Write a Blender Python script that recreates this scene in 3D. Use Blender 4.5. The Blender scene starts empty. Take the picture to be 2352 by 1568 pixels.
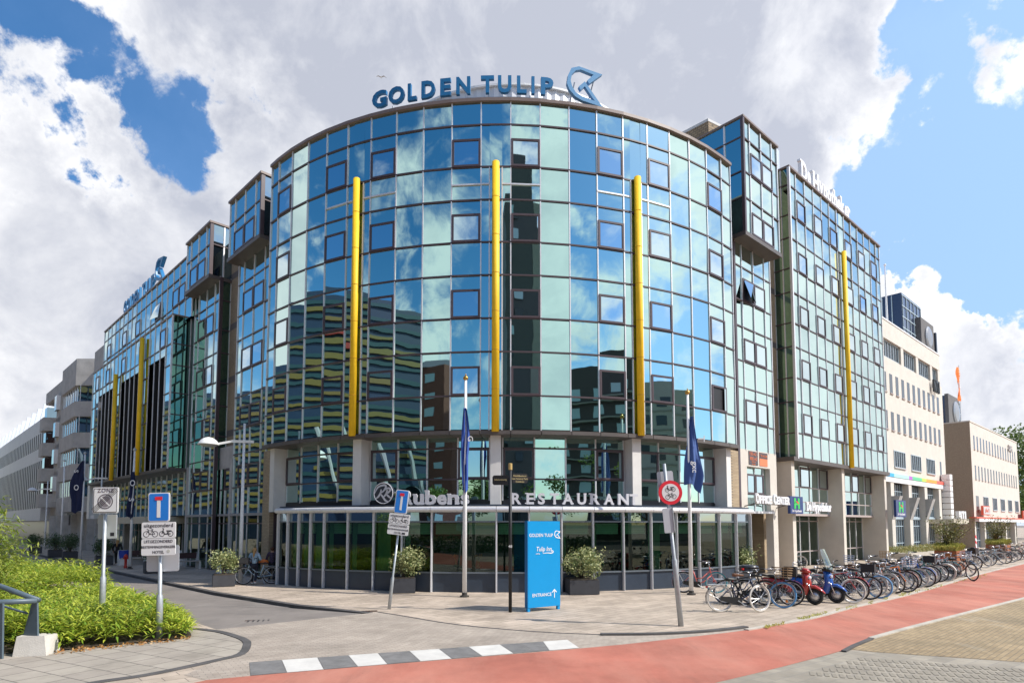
import bpy, math, random
from mathutils import Vector, Matrix, noise
from mathutils.geometry import tessellate_polygon
R=math.radians; PI=math.pi
sc=bpy.context.scene; col=sc.collection
rnd=random.Random(7)
# ---------------- camera ----------------
CAMH=2.7; F=1399.23; PIT=.0679; PY=1108.3
cd=bpy.data.cameras.new('camera'); cam=bpy.data.objects.new('camera',cd); col.objects.link(cam)
cam.location=(0,0,CAMH); cam.rotation_euler=(PI/2+PIT,0,0)
cd.sensor_width=36; cd.lens=F/2352*36; cd.shift_y=(PY-784)/2352; cd.clip_end=3000; cd.clip_start=.1
sc.camera=cam
# ---------------- light ----------------
SUN_EL=R(46); SUN_D=Vector((.956,-.29,0)).normalized()*math.cos(SUN_EL)+Vector((0,0,math.sin(SUN_EL)))
sd=bpy.data.lights.new('sun','SUN'); so=bpy.data.objects.new('sun',sd); col.objects.link(so)
sd.energy=4.4; sd.angle=R(.55); sd.color=(1,.95,.87); so.rotation_euler=SUN_D.to_track_quat('Z','Y').to_euler(); so.location=(40,-20,60)
sc.view_settings.view_transform='Standard'; sc.view_settings.look='None'; sc.view_settings.gamma=1
sc.view_settings.exposure=.32
_c,_s=math.cos(PIT),math.sin(PIT)
def ray(x,y):
    a=(x-1176)/F; b=-(y-PY)/F
    return Vector((a,_c-b*_s,_s+b*_c))
def G(x,y,z=0.0):
    "ground point seen at a place of the photograph (2352 wide)"
    r=ray(x,y); t=(z-CAMH)/r.z; return Vector((r.x*t,r.y*t,z))
def RD(x,y): return ray(x,y).normalized()
# ---------------- world ----------------
w=bpy.data.worlds.new('World'); sc.world=w; w.use_nodes=True
nt=w.node_tree; N=nt.nodes; L=nt.links; N.clear()
def nd(t,**k):
    n=N.new(t)
    for a,b in k.items(): setattr(n,a,b)
    return n
def mth(op,a,b=None,c=None,clamp=False):
    n=nd('ShaderNodeMath',operation=op,use_clamp=clamp)
    for i,v in enumerate((a,b,c)):
        if v is None: continue
        if isinstance(v,(int,float)): n.inputs[i].default_value=v
        else: L.new(v,n.inputs[i])
    return n.outputs[0]
sky=nd('ShaderNodeTexSky',sky_type='NISHITA',sun_disc=False)
sky.sun_elevation=SUN_EL; sky.sun_rotation=math.atan2(SUN_D.x,SUN_D.y); sky.air_density=1.0; sky.dust_density=.6; sky.ozone_density=1.6
tc=nd('ShaderNodeTexCoord')
_wn=nd('ShaderNodeTexNoise'); _wn.inputs['Scale'].default_value=6.5; _wn.inputs['Detail'].default_value=7; _wn.inputs['Roughness'].default_value=.6; L.new(tc.outputs['Generated'],_wn.inputs['Vector'])
_wa=nd('ShaderNodeVectorMath',operation='SUBTRACT'); L.new(_wn.outputs['Color'],_wa.inputs[0]); _wa.inputs[1].default_value=(.5,.5,.5)
_ws=nd('ShaderNodeVectorMath',operation='MULTIPLY_ADD'); L.new(_wa.outputs[0],_ws.inputs[0]); _ws.inputs[1].default_value=(.62,.62,.5); L.new(tc.outputs['Generated'],_ws.inputs[2])
_wz=nd('ShaderNodeVectorMath',operation='NORMALIZE'); L.new(_ws.outputs[0],_wz.inputs[0]); WARP=_wz.outputs[0]
def dot_blob(d,k,amt,src=None):
    v=nd('ShaderNodeVectorMath',operation='DOT_PRODUCT'); L.new(src or WARP,v.inputs[0]); v.inputs[1].default_value=d
    e=mth('MULTIPLY',mth('SUBTRACT',v.outputs['Value'],1.0),k)
    return mth('MULTIPLY',mth('EXPONENT',e),amt)
def nz(scale,det,rough,dist=0,loc=(0,0,0),zs=1):
    mp=nd('ShaderNodeMapping'); L.new(tc.outputs['Generated'],mp.inputs[0]); mp.inputs['Location'].default_value=loc; mp.inputs['Scale'].default_value=(1,1,zs)
    n=nd('ShaderNodeTexNoise'); n.inputs['Scale'].default_value=scale; n.inputs['Detail'].default_value=det; n.inputs['Roughness'].default_value=rough; n.inputs['Distortion'].default_value=dist
    L.new(mp.outputs[0],n.inputs['Vector']); return n.outputs['Fac']
base=nz(3.2,9,.56,.25,(3.1,1.7,.4),1.25)
blobs=[ # photo place, sharpness, amount
 ((900,120),9,.42),((1500,60),12,.30),((1850,200),60,.22),((400,60),40,.10),
 ((250,560),50,.30),((150,750),30,.28),((60,950),40,.2),((1930,260),160,.14),((2300,50),150,.50),((2090,690),260,.62),((2140,800),200,.35),((2290,930),140,.40),((1350,250),30,.15),((330,450),120,.12),((2230,770),1500,.25),
 ((40,190),160,-.36),((150,250),200,-.22),((60,350),200,-.32),((235,350),260,-.20),((450,235),260,-.34),((435,360),260,-.30),((2190,330),60,-.52),((2260,520),60,-.46),((2330,700),150,-.24),((2080,90),500,-.40)]
cov=base
for (p,k,a) in blobs: cov=mth('ADD',cov,dot_blob(RD(*p),k,a))
# what stands behind the camera: mixed sky seen in the glass
for d,k,a in (((-.8,-.3,.5),7,-.10),((-1,.05,.42),60,.34),((-1,.0,.25),60,.25),((-.75,-.65,.25),30,.12),((-.55,-.8,.2),60,.25),((.05,-.8,.6),30,-.10),((.27,-.93,.25),70,.40),((.25,-.85,.5),60,.40),((.7,-.6,.45),14,.05),((.85,-.5,.3),50,.16),((.95,.1,.45),30,.14),((.93,.35,.2),40,.25),((.93,.36,.45),60,-.10),((-.3,-.8,.35),30,.08)):
    cov=mth('ADD',cov,dot_blob(Vector(d).normalized(),k,a))
def rng(v,a,b,c,d,it='SMOOTHSTEP'):
    n=nd('ShaderNodeMapRange',interpolation_type=it); L.new(v,n.inputs[0])
    for i,x in enumerate((a,b,c,d)): n.inputs[i+1].default_value=x
    return n.outputs[0]
cov=mth('ADD',cov,mth('MULTIPLY',mth('SUBTRACT',nz(9,8,.65,.5,(1,9,3)),.5),.72))
mask=rng(cov,.51,.72,0,1)
thick=rng(cov,.60,1.02,0,1)
det=nz(6.5,7,.6,.3,(7,2,5))
gb=mth('MULTIPLY',thick,.30)
for p,k,a in (((950,60),9,.62),((1500,40),16,.35),((350,60),40,.22),((120,820),120,.25),((420,760),200,.18),((2250,940),200,.25)): gb=mth('ADD',gb,dot_blob(RD(*p),k,a))
th2=mth('ADD',gb,rng(det,.36,.68,-.38,.38,'LINEAR'),clamp=True)
glow=mth('ADD',1.0,dot_blob(Vector((.956,-.1,.45)).normalized(),2.2,.30,tc.outputs['Generated']))
cm=nd('ShaderNodeMix',data_type='RGBA'); L.new(th2,cm.inputs[0]); cm.inputs[6].default_value=(8.6,8.6,8.7,1); cm.inputs[7].default_value=(4.1,4.35,5.1,1)
hsv=nd('ShaderNodeHueSaturation'); hsv.inputs['Saturation'].default_value=1.38; hsv.inputs['Value'].default_value=1.22; L.new(sky.outputs[0],hsv.inputs['Color'])
pl=nd('ShaderNodeMix',data_type='RGBA'); L.new(mth('MINIMUM',dot_blob(RD(2350,500),3.0,.9),.85),pl.inputs[0]); L.new(hsv.outputs[0],pl.inputs[6]); pl.inputs[7].default_value=(3.3,5.0,8.4,1)
mx=nd('ShaderNodeMix',data_type='RGBA'); L.new(mask,mx.inputs[0]); L.new(pl.outputs[2],mx.inputs[6]); L.new(cm.outputs[2],mx.inputs[7])
gv=nd('ShaderNodeVectorMath',operation='SCALE'); L.new(mx.outputs[2],gv.inputs[0]); L.new(glow,gv.inputs['Scale'])
bg=nd('ShaderNodeBackground'); bg.inputs[1].default_value=.105; L.new(gv.outputs[0],bg.inputs[0])
ow=nd('ShaderNodeOutputWorld'); L.new(bg.outputs[0],ow.inputs[0])
# ---------------- materials ----------------
MATS={}
def newmat(name):
    m=bpy.data.materials.new(name); m.use_nodes=True; return m,m.node_tree,m.node_tree.nodes['Principled BSDF']
def M(name,c=(.5,.5,.5),rough=.6,metal=0,var=0,vs=6,bump=0,bs=60,spec=.5,coat=0):
    if name in MATS: return MATS[name]
    m,t,b=newmat(name); b.inputs['Roughness'].default_value=rough; b.inputs['Metallic'].default_value=metal
    b.inputs['Specular IOR Level'].default_value=spec; b.inputs['Coat Weight'].default_value=coat
    b.inputs['Base Color'].default_value=(*c,1)
    if var or bump:
        tx=t.nodes.new('ShaderNodeTexCoord')
    if var:
        n=t.nodes.new('ShaderNodeTexNoise'); n.inputs['Scale'].default_value=vs; n.inputs['Detail'].default_value=6; n.inputs['Roughness'].default_value=.65; t.links.new(tx.outputs['Object'],n.inputs[0])
        r=t.nodes.new('ShaderNodeMapRange'); r.inputs[1].default_value=.3; r.inputs[2].default_value=.7; r.inputs[3].default_value=1-var; r.inputs[4].default_value=1+var; t.links.new(n.outputs[0],r.inputs[0])
        v=t.nodes.new('ShaderNodeVectorMath'); v.operation='SCALE'; v.inputs[0].default_value=c; t.links.new(r.outputs[0],v.inputs['Scale']); t.links.new(v.outputs[0],b.inputs['Base Color'])
    if bump:
        n2=t.nodes.new('ShaderNodeTexNoise'); n2.inputs['Scale'].default_value=bs; n2.inputs['Detail'].default_value=4; t.links.new(tx.outputs['Object'],n2.inputs[0])
        bu=t.nodes.new('ShaderNodeBump'); bu.inputs['Strength'].default_value=bump; bu.inputs['Distance'].default_value=.02; t.links.new(n2.outputs[0],bu.inputs['Height']); t.links.new(bu.outputs[0],b.inputs['Normal'])
    MATS[name]=m; return m
def mirror_glass(name,c,rough=.012,wave=.00045,ws=.6,dark=.25):
    m,t,b=newmat(name); t.nodes.remove(b); out=t.nodes['Material Output']
    g=t.nodes.new('ShaderNodeBsdfGlossy'); g.inputs['Color'].default_value=(*c,1); g.inputs['Roughness'].default_value=rough
    lw_=t.nodes.new('ShaderNodeLayerWeight'); lw_.inputs[0].default_value=.38; gm=t.nodes.new('ShaderNodeMix'); gm.data_type='RGBA'; gm.inputs[6].default_value=(*c,1); gm.inputs[7].default_value=tuple(.35*q+.65*.92 for q in c)+(1,); t.links.new(lw_.outputs['Facing'],gm.inputs[0]); t.links.new(gm.outputs[2],g.inputs['Color'])
    d=t.nodes.new('ShaderNodeBsdfDiffuse'); d.inputs['Color'].default_value=(.004,.012,.012,1)
    mxs=t.nodes.new('ShaderNodeMixShader'); mxs.inputs[0].default_value=1-dark*.3
    t.links.new(d.outputs[0],mxs.inputs[1]); t.links.new(g.outputs[0],mxs.inputs[2]); t.links.new(mxs.outputs[0],out.inputs[0])
    tx=t.nodes.new('ShaderNodeTexCoord'); n=t.nodes.new('ShaderNodeTexNoise'); n.inputs['Scale'].default_value=ws; n.inputs['Detail'].default_value=1.5
    t.links.new(tx.outputs['Object'],n.inputs[0]); bu=t.nodes.new('ShaderNodeBump'); bu.inputs['Strength'].default_value=1; bu.inputs['Distance'].default_value=wave*10
    t.links.new(n.outputs[0],bu.inputs['Height']); t.links.new(bu.outputs[0],g.inputs['Normal']); MATS[name]=m; return m
def clear_glass(name,tint,refl=.25,rough=.01,wave=.0):
    m,t,b=newmat(name); t.nodes.remove(b); out=t.nodes['Material Output']
    g=t.nodes.new('ShaderNodeBsdfGlossy'); g.inputs['Color'].default_value=(.8,.95,.88,1); g.inputs['Roughness'].default_value=rough
    d=t.nodes.new('ShaderNodeBsdfTransparent'); d.inputs['Color'].default_value=(*tint,1)
    fr=t.nodes.new('ShaderNodeFresnel'); fr.inputs[0].default_value=1.5
    a=t.nodes.new('ShaderNodeMath'); a.operation='MULTIPLY_ADD'; a.inputs[1].default_value=1.0; a.inputs[2].default_value=refl; a.use_clamp=True; t.links.new(fr.outputs[0],a.inputs[0])
    mxs=t.nodes.new('ShaderNodeMixShader'); t.links.new(a.outputs[0],mxs.inputs[0]); t.links.new(d.outputs[0],mxs.inputs[1]); t.links.new(g.outputs[0],mxs.inputs[2]); t.links.new(mxs.outputs[0],out.inputs[0])
    MATS[name]=m; return m
def brick_mat(name,dirx,c1,c2,mortar,bw=.22,rh=.065,ms=.008,bump=.3,off=.5,var=.2,vs=.6,rough=.85,rot=None):
    "brick/paving pattern; dirx=(dx,dy) horizontal run of a wall, or None for the ground plane turned by rot"
    if name in MATS: return MATS[name]
    m,t,b=newmat(name); b.inputs['Roughness'].default_value=rough
    tx=t.nodes.new('ShaderNodeTexCoord'); 
    if dirx is not None:
        dp=t.nodes.new('ShaderNodeVectorMath'); dp.operation='DOT_PRODUCT'; dp.inputs[1].default_value=(dirx[0],dirx[1],0); t.links.new(tx.outputs['Object'],dp.inputs[0])
        sx=t.nodes.new('ShaderNodeSeparateXYZ'); t.links.new(tx.outputs['Object'],sx.inputs[0]); cx=t.nodes.new('ShaderNodeCombineXYZ')
        t.links.new(dp.outputs['Value'],cx.inputs[0]); t.links.new(sx.outputs[2],cx.inputs[1]); vec=cx.outputs[0]
    else:
        mp=t.nodes.new('ShaderNodeMapping'); mp.inputs['Rotation'].default_value=(0,0,rot or 0); t.links.new(tx.outputs['Object'],mp.inputs[0]); vec=mp.outputs[0]
    br=t.nodes.new('ShaderNodeTexBrick'); br.inputs['Scale'].default_value=1; br.inputs['Brick Width'].default_value=bw; br.inputs['Row Height'].default_value=rh; br.inputs['Mortar Size'].default_value=ms
    br.inputs['Color1'].default_value=(*c1,1); br.inputs['Color2'].default_value=(*c2,1); br.inputs['Mortar'].default_value=(*mortar,1); br.offset=off; br.inputs['Mortar Smooth'].default_value=.2; br.inputs['Bias'].default_value=-.1
    t.links.new(vec,br.inputs[0])
    n=t.nodes.new('ShaderNodeTexNoise'); n.inputs['Scale'].default_value=vs; n.inputs['Detail'].default_value=8; n.inputs['Roughness'].default_value=.7; t.links.new(tx.outputs['Object'],n.inputs[0])
    r=t.nodes.new('ShaderNodeMapRange'); r.inputs[1].default_value=.3; r.inputs[2].default_value=.7; r.inputs[3].default_value=1-var; r.inputs[4].default_value=1+var; t.links.new(n.outputs[0],r.inputs[0])
    v=t.nodes.new('ShaderNodeVectorMath'); v.operation='SCALE'; t.links.new(br.outputs[0],v.inputs[0]); t.links.new(r.outputs[0],v.inputs['Scale']); t.links.new(v.outputs[0],b.inputs['Base Color'])
    bu=t.nodes.new('ShaderNodeBump'); bu.inputs['Strength'].default_value=bump; bu.inputs['Distance'].default_value=.008; bu.invert=True; t.links.new(br.outputs['Fac'],bu.inputs['Height']); t.links.new(bu.outputs[0],b.inputs['Normal'])
    MATS[name]=m; return m
def stain(m,col_,scale,lo,hi,amt,stretch=(1,1,1),kind='noise'):
    "second layer of worn or stained colour mixed over a material's own colour"
    t=m.node_tree; b=t.nodes['Principled BSDF']; src=b.inputs['Base Color'].links[0].from_socket if b.inputs['Base Color'].links else None
    tx=t.nodes.new('ShaderNodeTexCoord'); mp=t.nodes.new('ShaderNodeMapping'); mp.inputs['Scale'].default_value=stretch; mp.inputs['Rotation'].default_value=(0,0,.7 if stretch!=(1,1,1) else 0); t.links.new(tx.outputs['Object'],mp.inputs[0])
    if kind=='noise':
        n=t.nodes.new('ShaderNodeTexNoise'); n.inputs['Scale'].default_value=scale; n.inputs['Detail'].default_value=7; n.inputs['Roughness'].default_value=.65; o=n.outputs[0]
    else:
        n=t.nodes.new('ShaderNodeTexVoronoi'); n.inputs['Scale'].default_value=scale; n.feature='F1' if kind=='spots' else 'DISTANCE_TO_EDGE'; o=n.outputs['Distance']
    t.links.new(mp.outputs[0],n.inputs['Vector']); r=t.nodes.new('ShaderNodeMapRange'); r.inputs[1].default_value=lo; r.inputs[2].default_value=hi; r.inputs[3].default_value=0; r.inputs[4].default_value=amt; t.links.new(o,r.inputs[0])
    x=t.nodes.new('ShaderNodeMix'); x.data_type='RGBA'; t.links.new(r.outputs[0],x.inputs[0]); x.inputs[7].default_value=(*col_,1)
    if src: t.links.new(src,x.inputs[6])
    else: x.inputs[6].default_value=b.inputs['Base Color'].default_value
    t.links.new(x.outputs[2],b.inputs['Base Color'])
def leaf_mat(name,c1,c2,trans=.25,rough=.5):
    m,t,b=newmat(name); b.inputs['Roughness'].default_value=rough
    oi=t.nodes.new('ShaderNodeNewGeometry'); mxn=t.nodes.new('ShaderNodeMix'); mxn.data_type='RGBA'; mxn.inputs[6].default_value=(*c1,1); mxn.inputs[7].default_value=(*c2,1)
    t.links.new(oi.outputs['Random Per Island'],mxn.inputs[0]); t.links.new(mxn.outputs[2],b.inputs['Base Color'])
    tr=t.nodes.new('ShaderNodeBsdfTranslucent'); t.links.new(mxn.outputs[2],tr.inputs[0]); ms=t.nodes.new('ShaderNodeMixShader'); ms.inputs[0].default_value=trans
    out=t.nodes['Material Output']; t.links.new(b.outputs[0],ms.inputs[1]); t.links.new(tr.outputs[0],ms.inputs[2]); t.links.new(ms.outputs[0],out.inputs[0]); MATS[name]=m; return m
GL=mirror_glass('coated glass',(.40,.63,.60))
GLW=mirror_glass('window glass',(.46,.63,.68),wave=.0003)
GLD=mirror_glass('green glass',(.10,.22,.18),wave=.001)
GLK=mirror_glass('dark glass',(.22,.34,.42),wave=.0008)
GLC=clear_glass('clear greenish glass',(.30,.56,.42),.045)
ALU=M('brushed aluminium',(.72,.72,.74),.42,.35,.06,8)
FRM=M('purple brown frame',(.075,.052,.06),.4,0,.1,4)
SOF=M('brown soffit panels',(.10,.085,.078),.5,0,.15,1.2)
YEL=M('yellow enamel',(.90,.55,.010),.6,0,.09,2.2)
DRK=M('dark panel',(.014,.016,.022),.3)
BLK=M('black',(.012,.012,.013),.5)
CON=M('pale concrete',(.60,.56,.50),.85,0,.10,1.5,.15,40)
CON2=M('grey concrete',(.41,.40,.385),.9,0,.18,1.1,.3,30)
WHT=M('white paint',(.80,.80,.80),.45)
GALV=M('galvanised steel',(.42,.45,.47),.45,.5,.12,12)
BEI=M('beige render',(.61,.57,.51),.85,0,.07,1.2,.15,60)
NAVY=M('navy grey panel',(.035,.05,.075),.35,0,.1,3)
CHROME=M('bright metal',(.6,.6,.62),.2,.9)
RUB=M('tyre rubber',(.02,.02,.021),.75)
# ---------------- mesh builder ----------------
class MB:
    def __init__(s): s.v=[]; s.f=[]; s.m=[]; s.k=0
    def add(s,vs,fs,k=None):
        o=len(s.v); s.v+= [tuple(v) for v in vs]; s.f+=[tuple(i+o for i in f) for f in fs]; s.m+=[s.k if k is None else k]*len(fs); return s
    def quad(s,a,b,c,d,k=None): return s.add((a,b,c,d),((0,1,2,3),),k)
    def box(s,c,sz,rz=0,k=None,mat=None):
        x,y,z=[q/2 for q in sz]; P=[Vector((i,j,l)) for i in(-x,x) for j in(-y,y) for l in(-z,z)]
        m=mat or Matrix.Rotation(rz,3,'Z'); c=Vector(c); P=[m@p+c for p in P]
        return s.add(P,((0,1,3,2),(4,6,7,5),(0,4,5,1),(2,3,7,6),(0,2,6,4),(1,5,7,3)),k)
    def obox(s,p,u,v,wv,k=None):
        "box from corner p spanned by vectors u,v,w"
        p,u,v,wv=map(Vector,(p,u,v,wv)); P=[p,p+u,p+u+v,p+v,p+wv,p+u+wv,p+u+v+wv,p+v+wv]
        fs=((0,3,2,1),(4,5,6,7),(0,1,5,4),(1,2,6,5),(2,3,7,6),(3,0,4,7))
        if u.cross(v).dot(wv)<0: fs=[f[::-1] for f in fs]
        return s.add(P,fs,k)
    def prism(s,poly,z0,z1,k=None,top=True,bot=True):
        n=len(poly); a=sum(poly[i][0]*poly[(i+1)%n][1]-poly[(i+1)%n][0]*poly[i][1] for i in range(n))
        if a<0: poly=poly[::-1]
        P=[(p[0],p[1],z0) for p in poly]+[(p[0],p[1],z1) for p in poly]
        fs=[(i,(i+1)%n,n+(i+1)%n,n+i) for i in range(n)]
        tri=tessellate_polygon([[Vector((p[0],p[1],0)) for p in poly]])
        for t in tri:
            q=[Vector((poly[i][0],poly[i][1],0)) for i in t]
            if (q[1]-q[0]).cross(q[2]-q[0]).z<0: t=t[::-1]
            if top: fs.append(tuple(i+n for i in t))
            if bot: fs.append(tuple(t[::-1]))
        return s.add(P,fs,k)
    def plate(s,poly,th,fn,k=None):
        "2D polygon (u,v) extruded by th along local normal; fn maps (u,v,w) to world"
        n=len(poly); a=sum(poly[i][0]*poly[(i+1)%n][1]-poly[(i+1)%n][0]*poly[i][1] for i in range(n))
        if a<0: poly=poly[::-1]
        P=[fn(p[0],p[1],0) for p in poly]+[fn(p[0],p[1],th) for p in poly]
        fs=[(i,(i+1)%n,n+(i+1)%n,n+i) for i in range(n)]
        for t in tessellate_polygon([[Vector((p[0],p[1],0)) for p in poly]]):
            q=[Vector((poly[i][0],poly[i][1],0)) for i in t]
            if (q[1]-q[0]).cross(q[2]-q[0]).z<0: t=t[::-1]
            fs.append(tuple(i+n for i in t)); fs.append(tuple(t[::-1]))
        return s.add(P,fs,k)
    def tube(s,pts,r,n=8,k=None,cap=True,close=False):
        pts=[Vector(p) for p in pts]; m=len(pts); rs=r if isinstance(r,(list,tuple)) else [r]*m
        rings=[]; up=None
        for i,p in enumerate(pts):
            if close: d=pts[(i+1)%m]-pts[i-1]
            else: d=(pts[min(i+1,m-1)]-pts[max(i-1,0)])
            d.normalize()
            if up is None or abs(up.dot(d))>.95: up=Vector((0,0,1)) if abs(d.z)<.9 else Vector((1,0,0))
            a=(up-d*up.dot(d)).normalized(); b=d.cross(a); up=a
            rings.append([p+(a*math.cos(2*PI*j/n)+b*math.sin(2*PI*j/n))*rs[i] for j in range(n)])
        V=[v for g in rings for v in g]; fs=[]
        for i in range(m if close else m-1):
            i2=(i+1)%m
            for j in range(n): fs.append((i*n+j,i*n+(j+1)%n,i2*n+(j+1)%n,i2*n+j))
        if cap and not close: fs+= [tuple(range(n))[::-1],tuple((m-1)*n+j for j in range(n))]
        return s.add(V,fs,k)
    def lathe(s,prof,c=(0,0,0),n=16,k=None,mat=None):
        V=[];fs=[]; c=Vector(c)
        for (r,z) in prof:
            for j in range(n):
                p=Vector((r*math.cos(2*PI*j/n),r*math.sin(2*PI*j/n),z))
                V.append((mat@p if mat else p)+c)
        for i in range(len(prof)-1):
            for j in range(n): fs.append((i*n+j,i*n+(j+1)%n,(i+1)*n+(j+1)%n,(i+1)*n+j))
        fs+=[tuple(range(n))[::-1],tuple((len(prof)-1)*n+j for j in range(n))]
        return s.add(V,fs,k)
    def sphere(s,c,r,n=10,k=None,sc3=(1,1,1)):
        pr=[(max(1e-4,math.sin(PI*i/n)),-math.cos(PI*i/n)) for i in range(n+1)]
        m=Matrix.Diagonal((sc3[0]*r,sc3[1]*r,sc3[2]*r)); return s.lathe(pr,c,n*2,k,m)
    def torus(s,c,R0,r,n=28,m=6,k=None,ax='y'):
        pts=[]
        for i in range(n):
            a=2*PI*i/n; pts.append(Vector(c)+(Vector((R0*math.cos(a),0,R0*math.sin(a))) if ax=='y' else Vector((R0*math.cos(a),R0*math.sin(a),0))))
        return s.tube(pts,r,m,k,close=True)
    def build(s,name,mats,parent=None,smooth=False,**tags):
        me=bpy.data.meshes.new(name); off=Vector(parent.location) if parent is not None and parent.get('_w') else Vector((0,0,0))
        V=[Vector(v)-off for v in s.v] if off.length else s.v
        me.from_pydata([tuple(v) for v in V],[],s.f)
        if not isinstance(mats,(list,tuple)): mats=[mats]
        for m in mats: me.materials.append(m)
        if len(mats)>1: me.polygons.foreach_set('material_index',s.m)
        if smooth: me.polygons.foreach_set('use_smooth',[True]*len(s.f))
        me.update(); o=bpy.data.objects.new(name,me); col.objects.link(o)
        if parent is not None:
            o.parent=parent
            if parent.get('_w'): o['_w']=1; 
        if off.length and parent.type=='MESH': pass
        for a,b in tags.items(): o[a]=b
        return o
WORLDOFF={}
def thing(name,label,cat,loc=(0,0,0),rz=0,group=None,world=False):
    o=bpy.data.objects.new(name,None); col.objects.link(o); o.location=loc; o.rotation_euler=(0,0,rz); o['label']=label; o['category']=cat; o.empty_display_size=.2
    if group: o['group']=group
    return o
def tag(o,label,cat,group=None,kind=None):
    o['label']=label; o['category']=cat
    if group: o['group']=group
    if kind: o['kind']=kind
    return o
def copy_tree(o,parent=None):
    c=o.copy(); col.objects.link(c)
    if parent is not None: c.parent=parent
    for ch in list(o.children): copy_tree(ch,c)
    return c
def place(proto,loc,rz=0,label=None,first=[],sc1=1,group=None,cat=None):
    if proto.get('used'): o=copy_tree(proto)
    else: o=proto
    proto['used']=1; o['used']=1
    o.location=loc; o.rotation_euler=(0,0,rz); o.scale=(sc1,)*3
    if label: o['label']=label
    if group: o['group']=group
    if cat: o['category']=cat
    return o
def set_mat(o,m,slot=0):
    o.material_slots[slot].link='OBJECT'; o.material_slots[slot].material=m
FONT=bpy.data.curves.new('f','FONT').font
def text(s,size,fn,ext=.02,bold=0,sx=1,shear=0,align='CENTER',space=1.0):
    "letter outlines as a mesh builder; fn maps (u,v,w) to place"
    c=bpy.data.curves.new('t','FONT'); c.body=s; c.size=size; c.extrude=ext/2; c.offset=bold; c.align_x=align; c.shear=shear; c.resolution_u=3; c.space_character=space
    o=bpy.data.objects.new('t',c); col.objects.link(o); bpy.context.view_layer.update()
    dg=bpy.context.evaluated_depsgraph_get(); me=o.evaluated_get(dg).to_mesh(); b=MB()
    b.add([fn(v.co.x*sx,v.co.y,v.co.z+ext/2) for v in me.vertices],[tuple(p.vertices) for p in me.polygons])
    o.to_mesh_clear(); bpy.data.objects.remove(o); bpy.data.curves.remove(c); return b
def plane_fn(o,u,n=None,v=(0,0,1)):
    o=Vector(o); u=Vector(u).normalized(); v=Vector(v).normalized(); n=u.cross(v)   # n faces the reader
    return lambda a,b,c: o+u*a+v*b+n*c
# ================= SETTING =================
dL=Vector((-.712,.702,0)); nL=Vector((-.702,-.712,0)); pL=Vector((-12.16,29.86,0))
dR=Vector((.745,.667,0)); nR=Vector((.667,-.745,0)); pR=Vector((11.02,29.74,0))
def WL(s,t,z=0.): return pL+dL*s+nL*t+Vector((0,0,z))
def WR(s,t,z=0.): return pR+dR*s+nR*t+Vector((0,0,z))
XC,YC,RD0=-.515,41.41,16.407
def AR(a,r,z=0.): return Vector((XC+r*math.sin(a),YC-r*math.cos(a),z))
def xy(v): return (v[0],v[1])
def finalize(root,base):
    "move the origin of a thing built in place to its own base"
    base=Vector(base); seen=set()
    def rec(o):
        for c in o.children:
            if c.type=='MESH' and c.data.name not in seen: seen.add(c.data.name); c.data.transform(Matrix.Translation(-base))
            rec(c)
    rec(root); root.location=base
def finmesh(o,base): o.data.transform(Matrix.Translation(-Vector(base))); o.location=base
def sheet(name,poly,z,mat,kind='structure'):
    b=MB(); vs=[(p[0],p[1],p[2] if len(p)>2 else z) for p in poly]
    for t in tessellate_polygon([[Vector((p[0],p[1],0)) for p in poly]]):
        q=[Vector(vs[i]) for i in t]
        if (q[1]-q[0]).cross(q[2]-q[0]).z<0: t=t[::-1]
        b.add([vs[i] for i in t],((0,1,2),))
    o=b.build(name,mat); o['kind']=kind; return o
def gp(*pts): return [xy(G(*p)) for p in pts]
ROT=math.atan2(dR.y,dR.x)
PAVE=brick_mat('concrete slab paving',None,(.47,.385,.305),(.36,.295,.23),(.16,.13,.11),bw=.6,rh=.30,ms=.008,var=.3,vs=.55,rot=-ROT,bump=.2)
PAVL=brick_mat('grey slab paving',None,(.36,.32,.265),(.32,.28,.235),(.10,.09,.08),bw=.6,rh=.6,ms=.012,var=.16,vs=.9,rot=R(28),bump=.3)
JUN=brick_mat('junction setts',None,(.40,.34,.28),(.33,.275,.225),(.21,.19,.165),bw=.21,rh=.105,ms=.006,var=.2,vs=.6,rot=R(-35),bump=.3)
YBR=brick_mat('yellowish clinker paving',None,(.36,.265,.15),(.27,.195,.105),(.16,.13,.09),bw=.21,rh=.105,ms=.008,var=.28,vs=.5,rot=-ROT,bump=.4)
TAC=brick_mat('pale slab strip',None,(.33,.29,.23),(.25,.22,.175),(.24,.22,.19),bw=.3,rh=.3,ms=.01,var=.18,vs=.8,rot=-ROT+.1,bump=.3)
ASP=M('pale worn asphalt',(.21,.185,.165),.9,0,.14,.8,.3,90)
REDA=M('red asphalt',(.40,.132,.09),.9,0,.26,.45,.4,120)
GSL=M('dark grey slab',(.17,.165,.16),.9,0,.25,3,.4,120)
WSL=M('white slab',(.58,.56,.52),.85,0,.12,2,.3,100)
KRB=M('dark kerb stone',(.085,.08,.078),.85,0,.25,2,.3,60)
KRL=M('pale kerb stone',(.46,.42,.36),.85,0,.2,1.5,.3,60)
stain(REDA,(.60,.30,.22),.5,.42,.80,.65,(1,.3,1)); stain(REDA,(.17,.075,.055),1.6,.55,.78,.5,(1,.12,1)); stain(REDA,(.10,.05,.04),2.0,.035,.02,.8,(1,1,1),'spots')
stain(PAVE,(.20,.165,.13),.35,.5,.75,.6); stain(PAVE,(.10,.09,.08),1.6,.05,.03,.7,(1,1,1),'spots'); stain(ASP,(.10,.095,.09),.3,.52,.7,.5); stain(ASP,(.30,.27,.24),1.2,.58,.75,.5,(1,.2,1))
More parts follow.
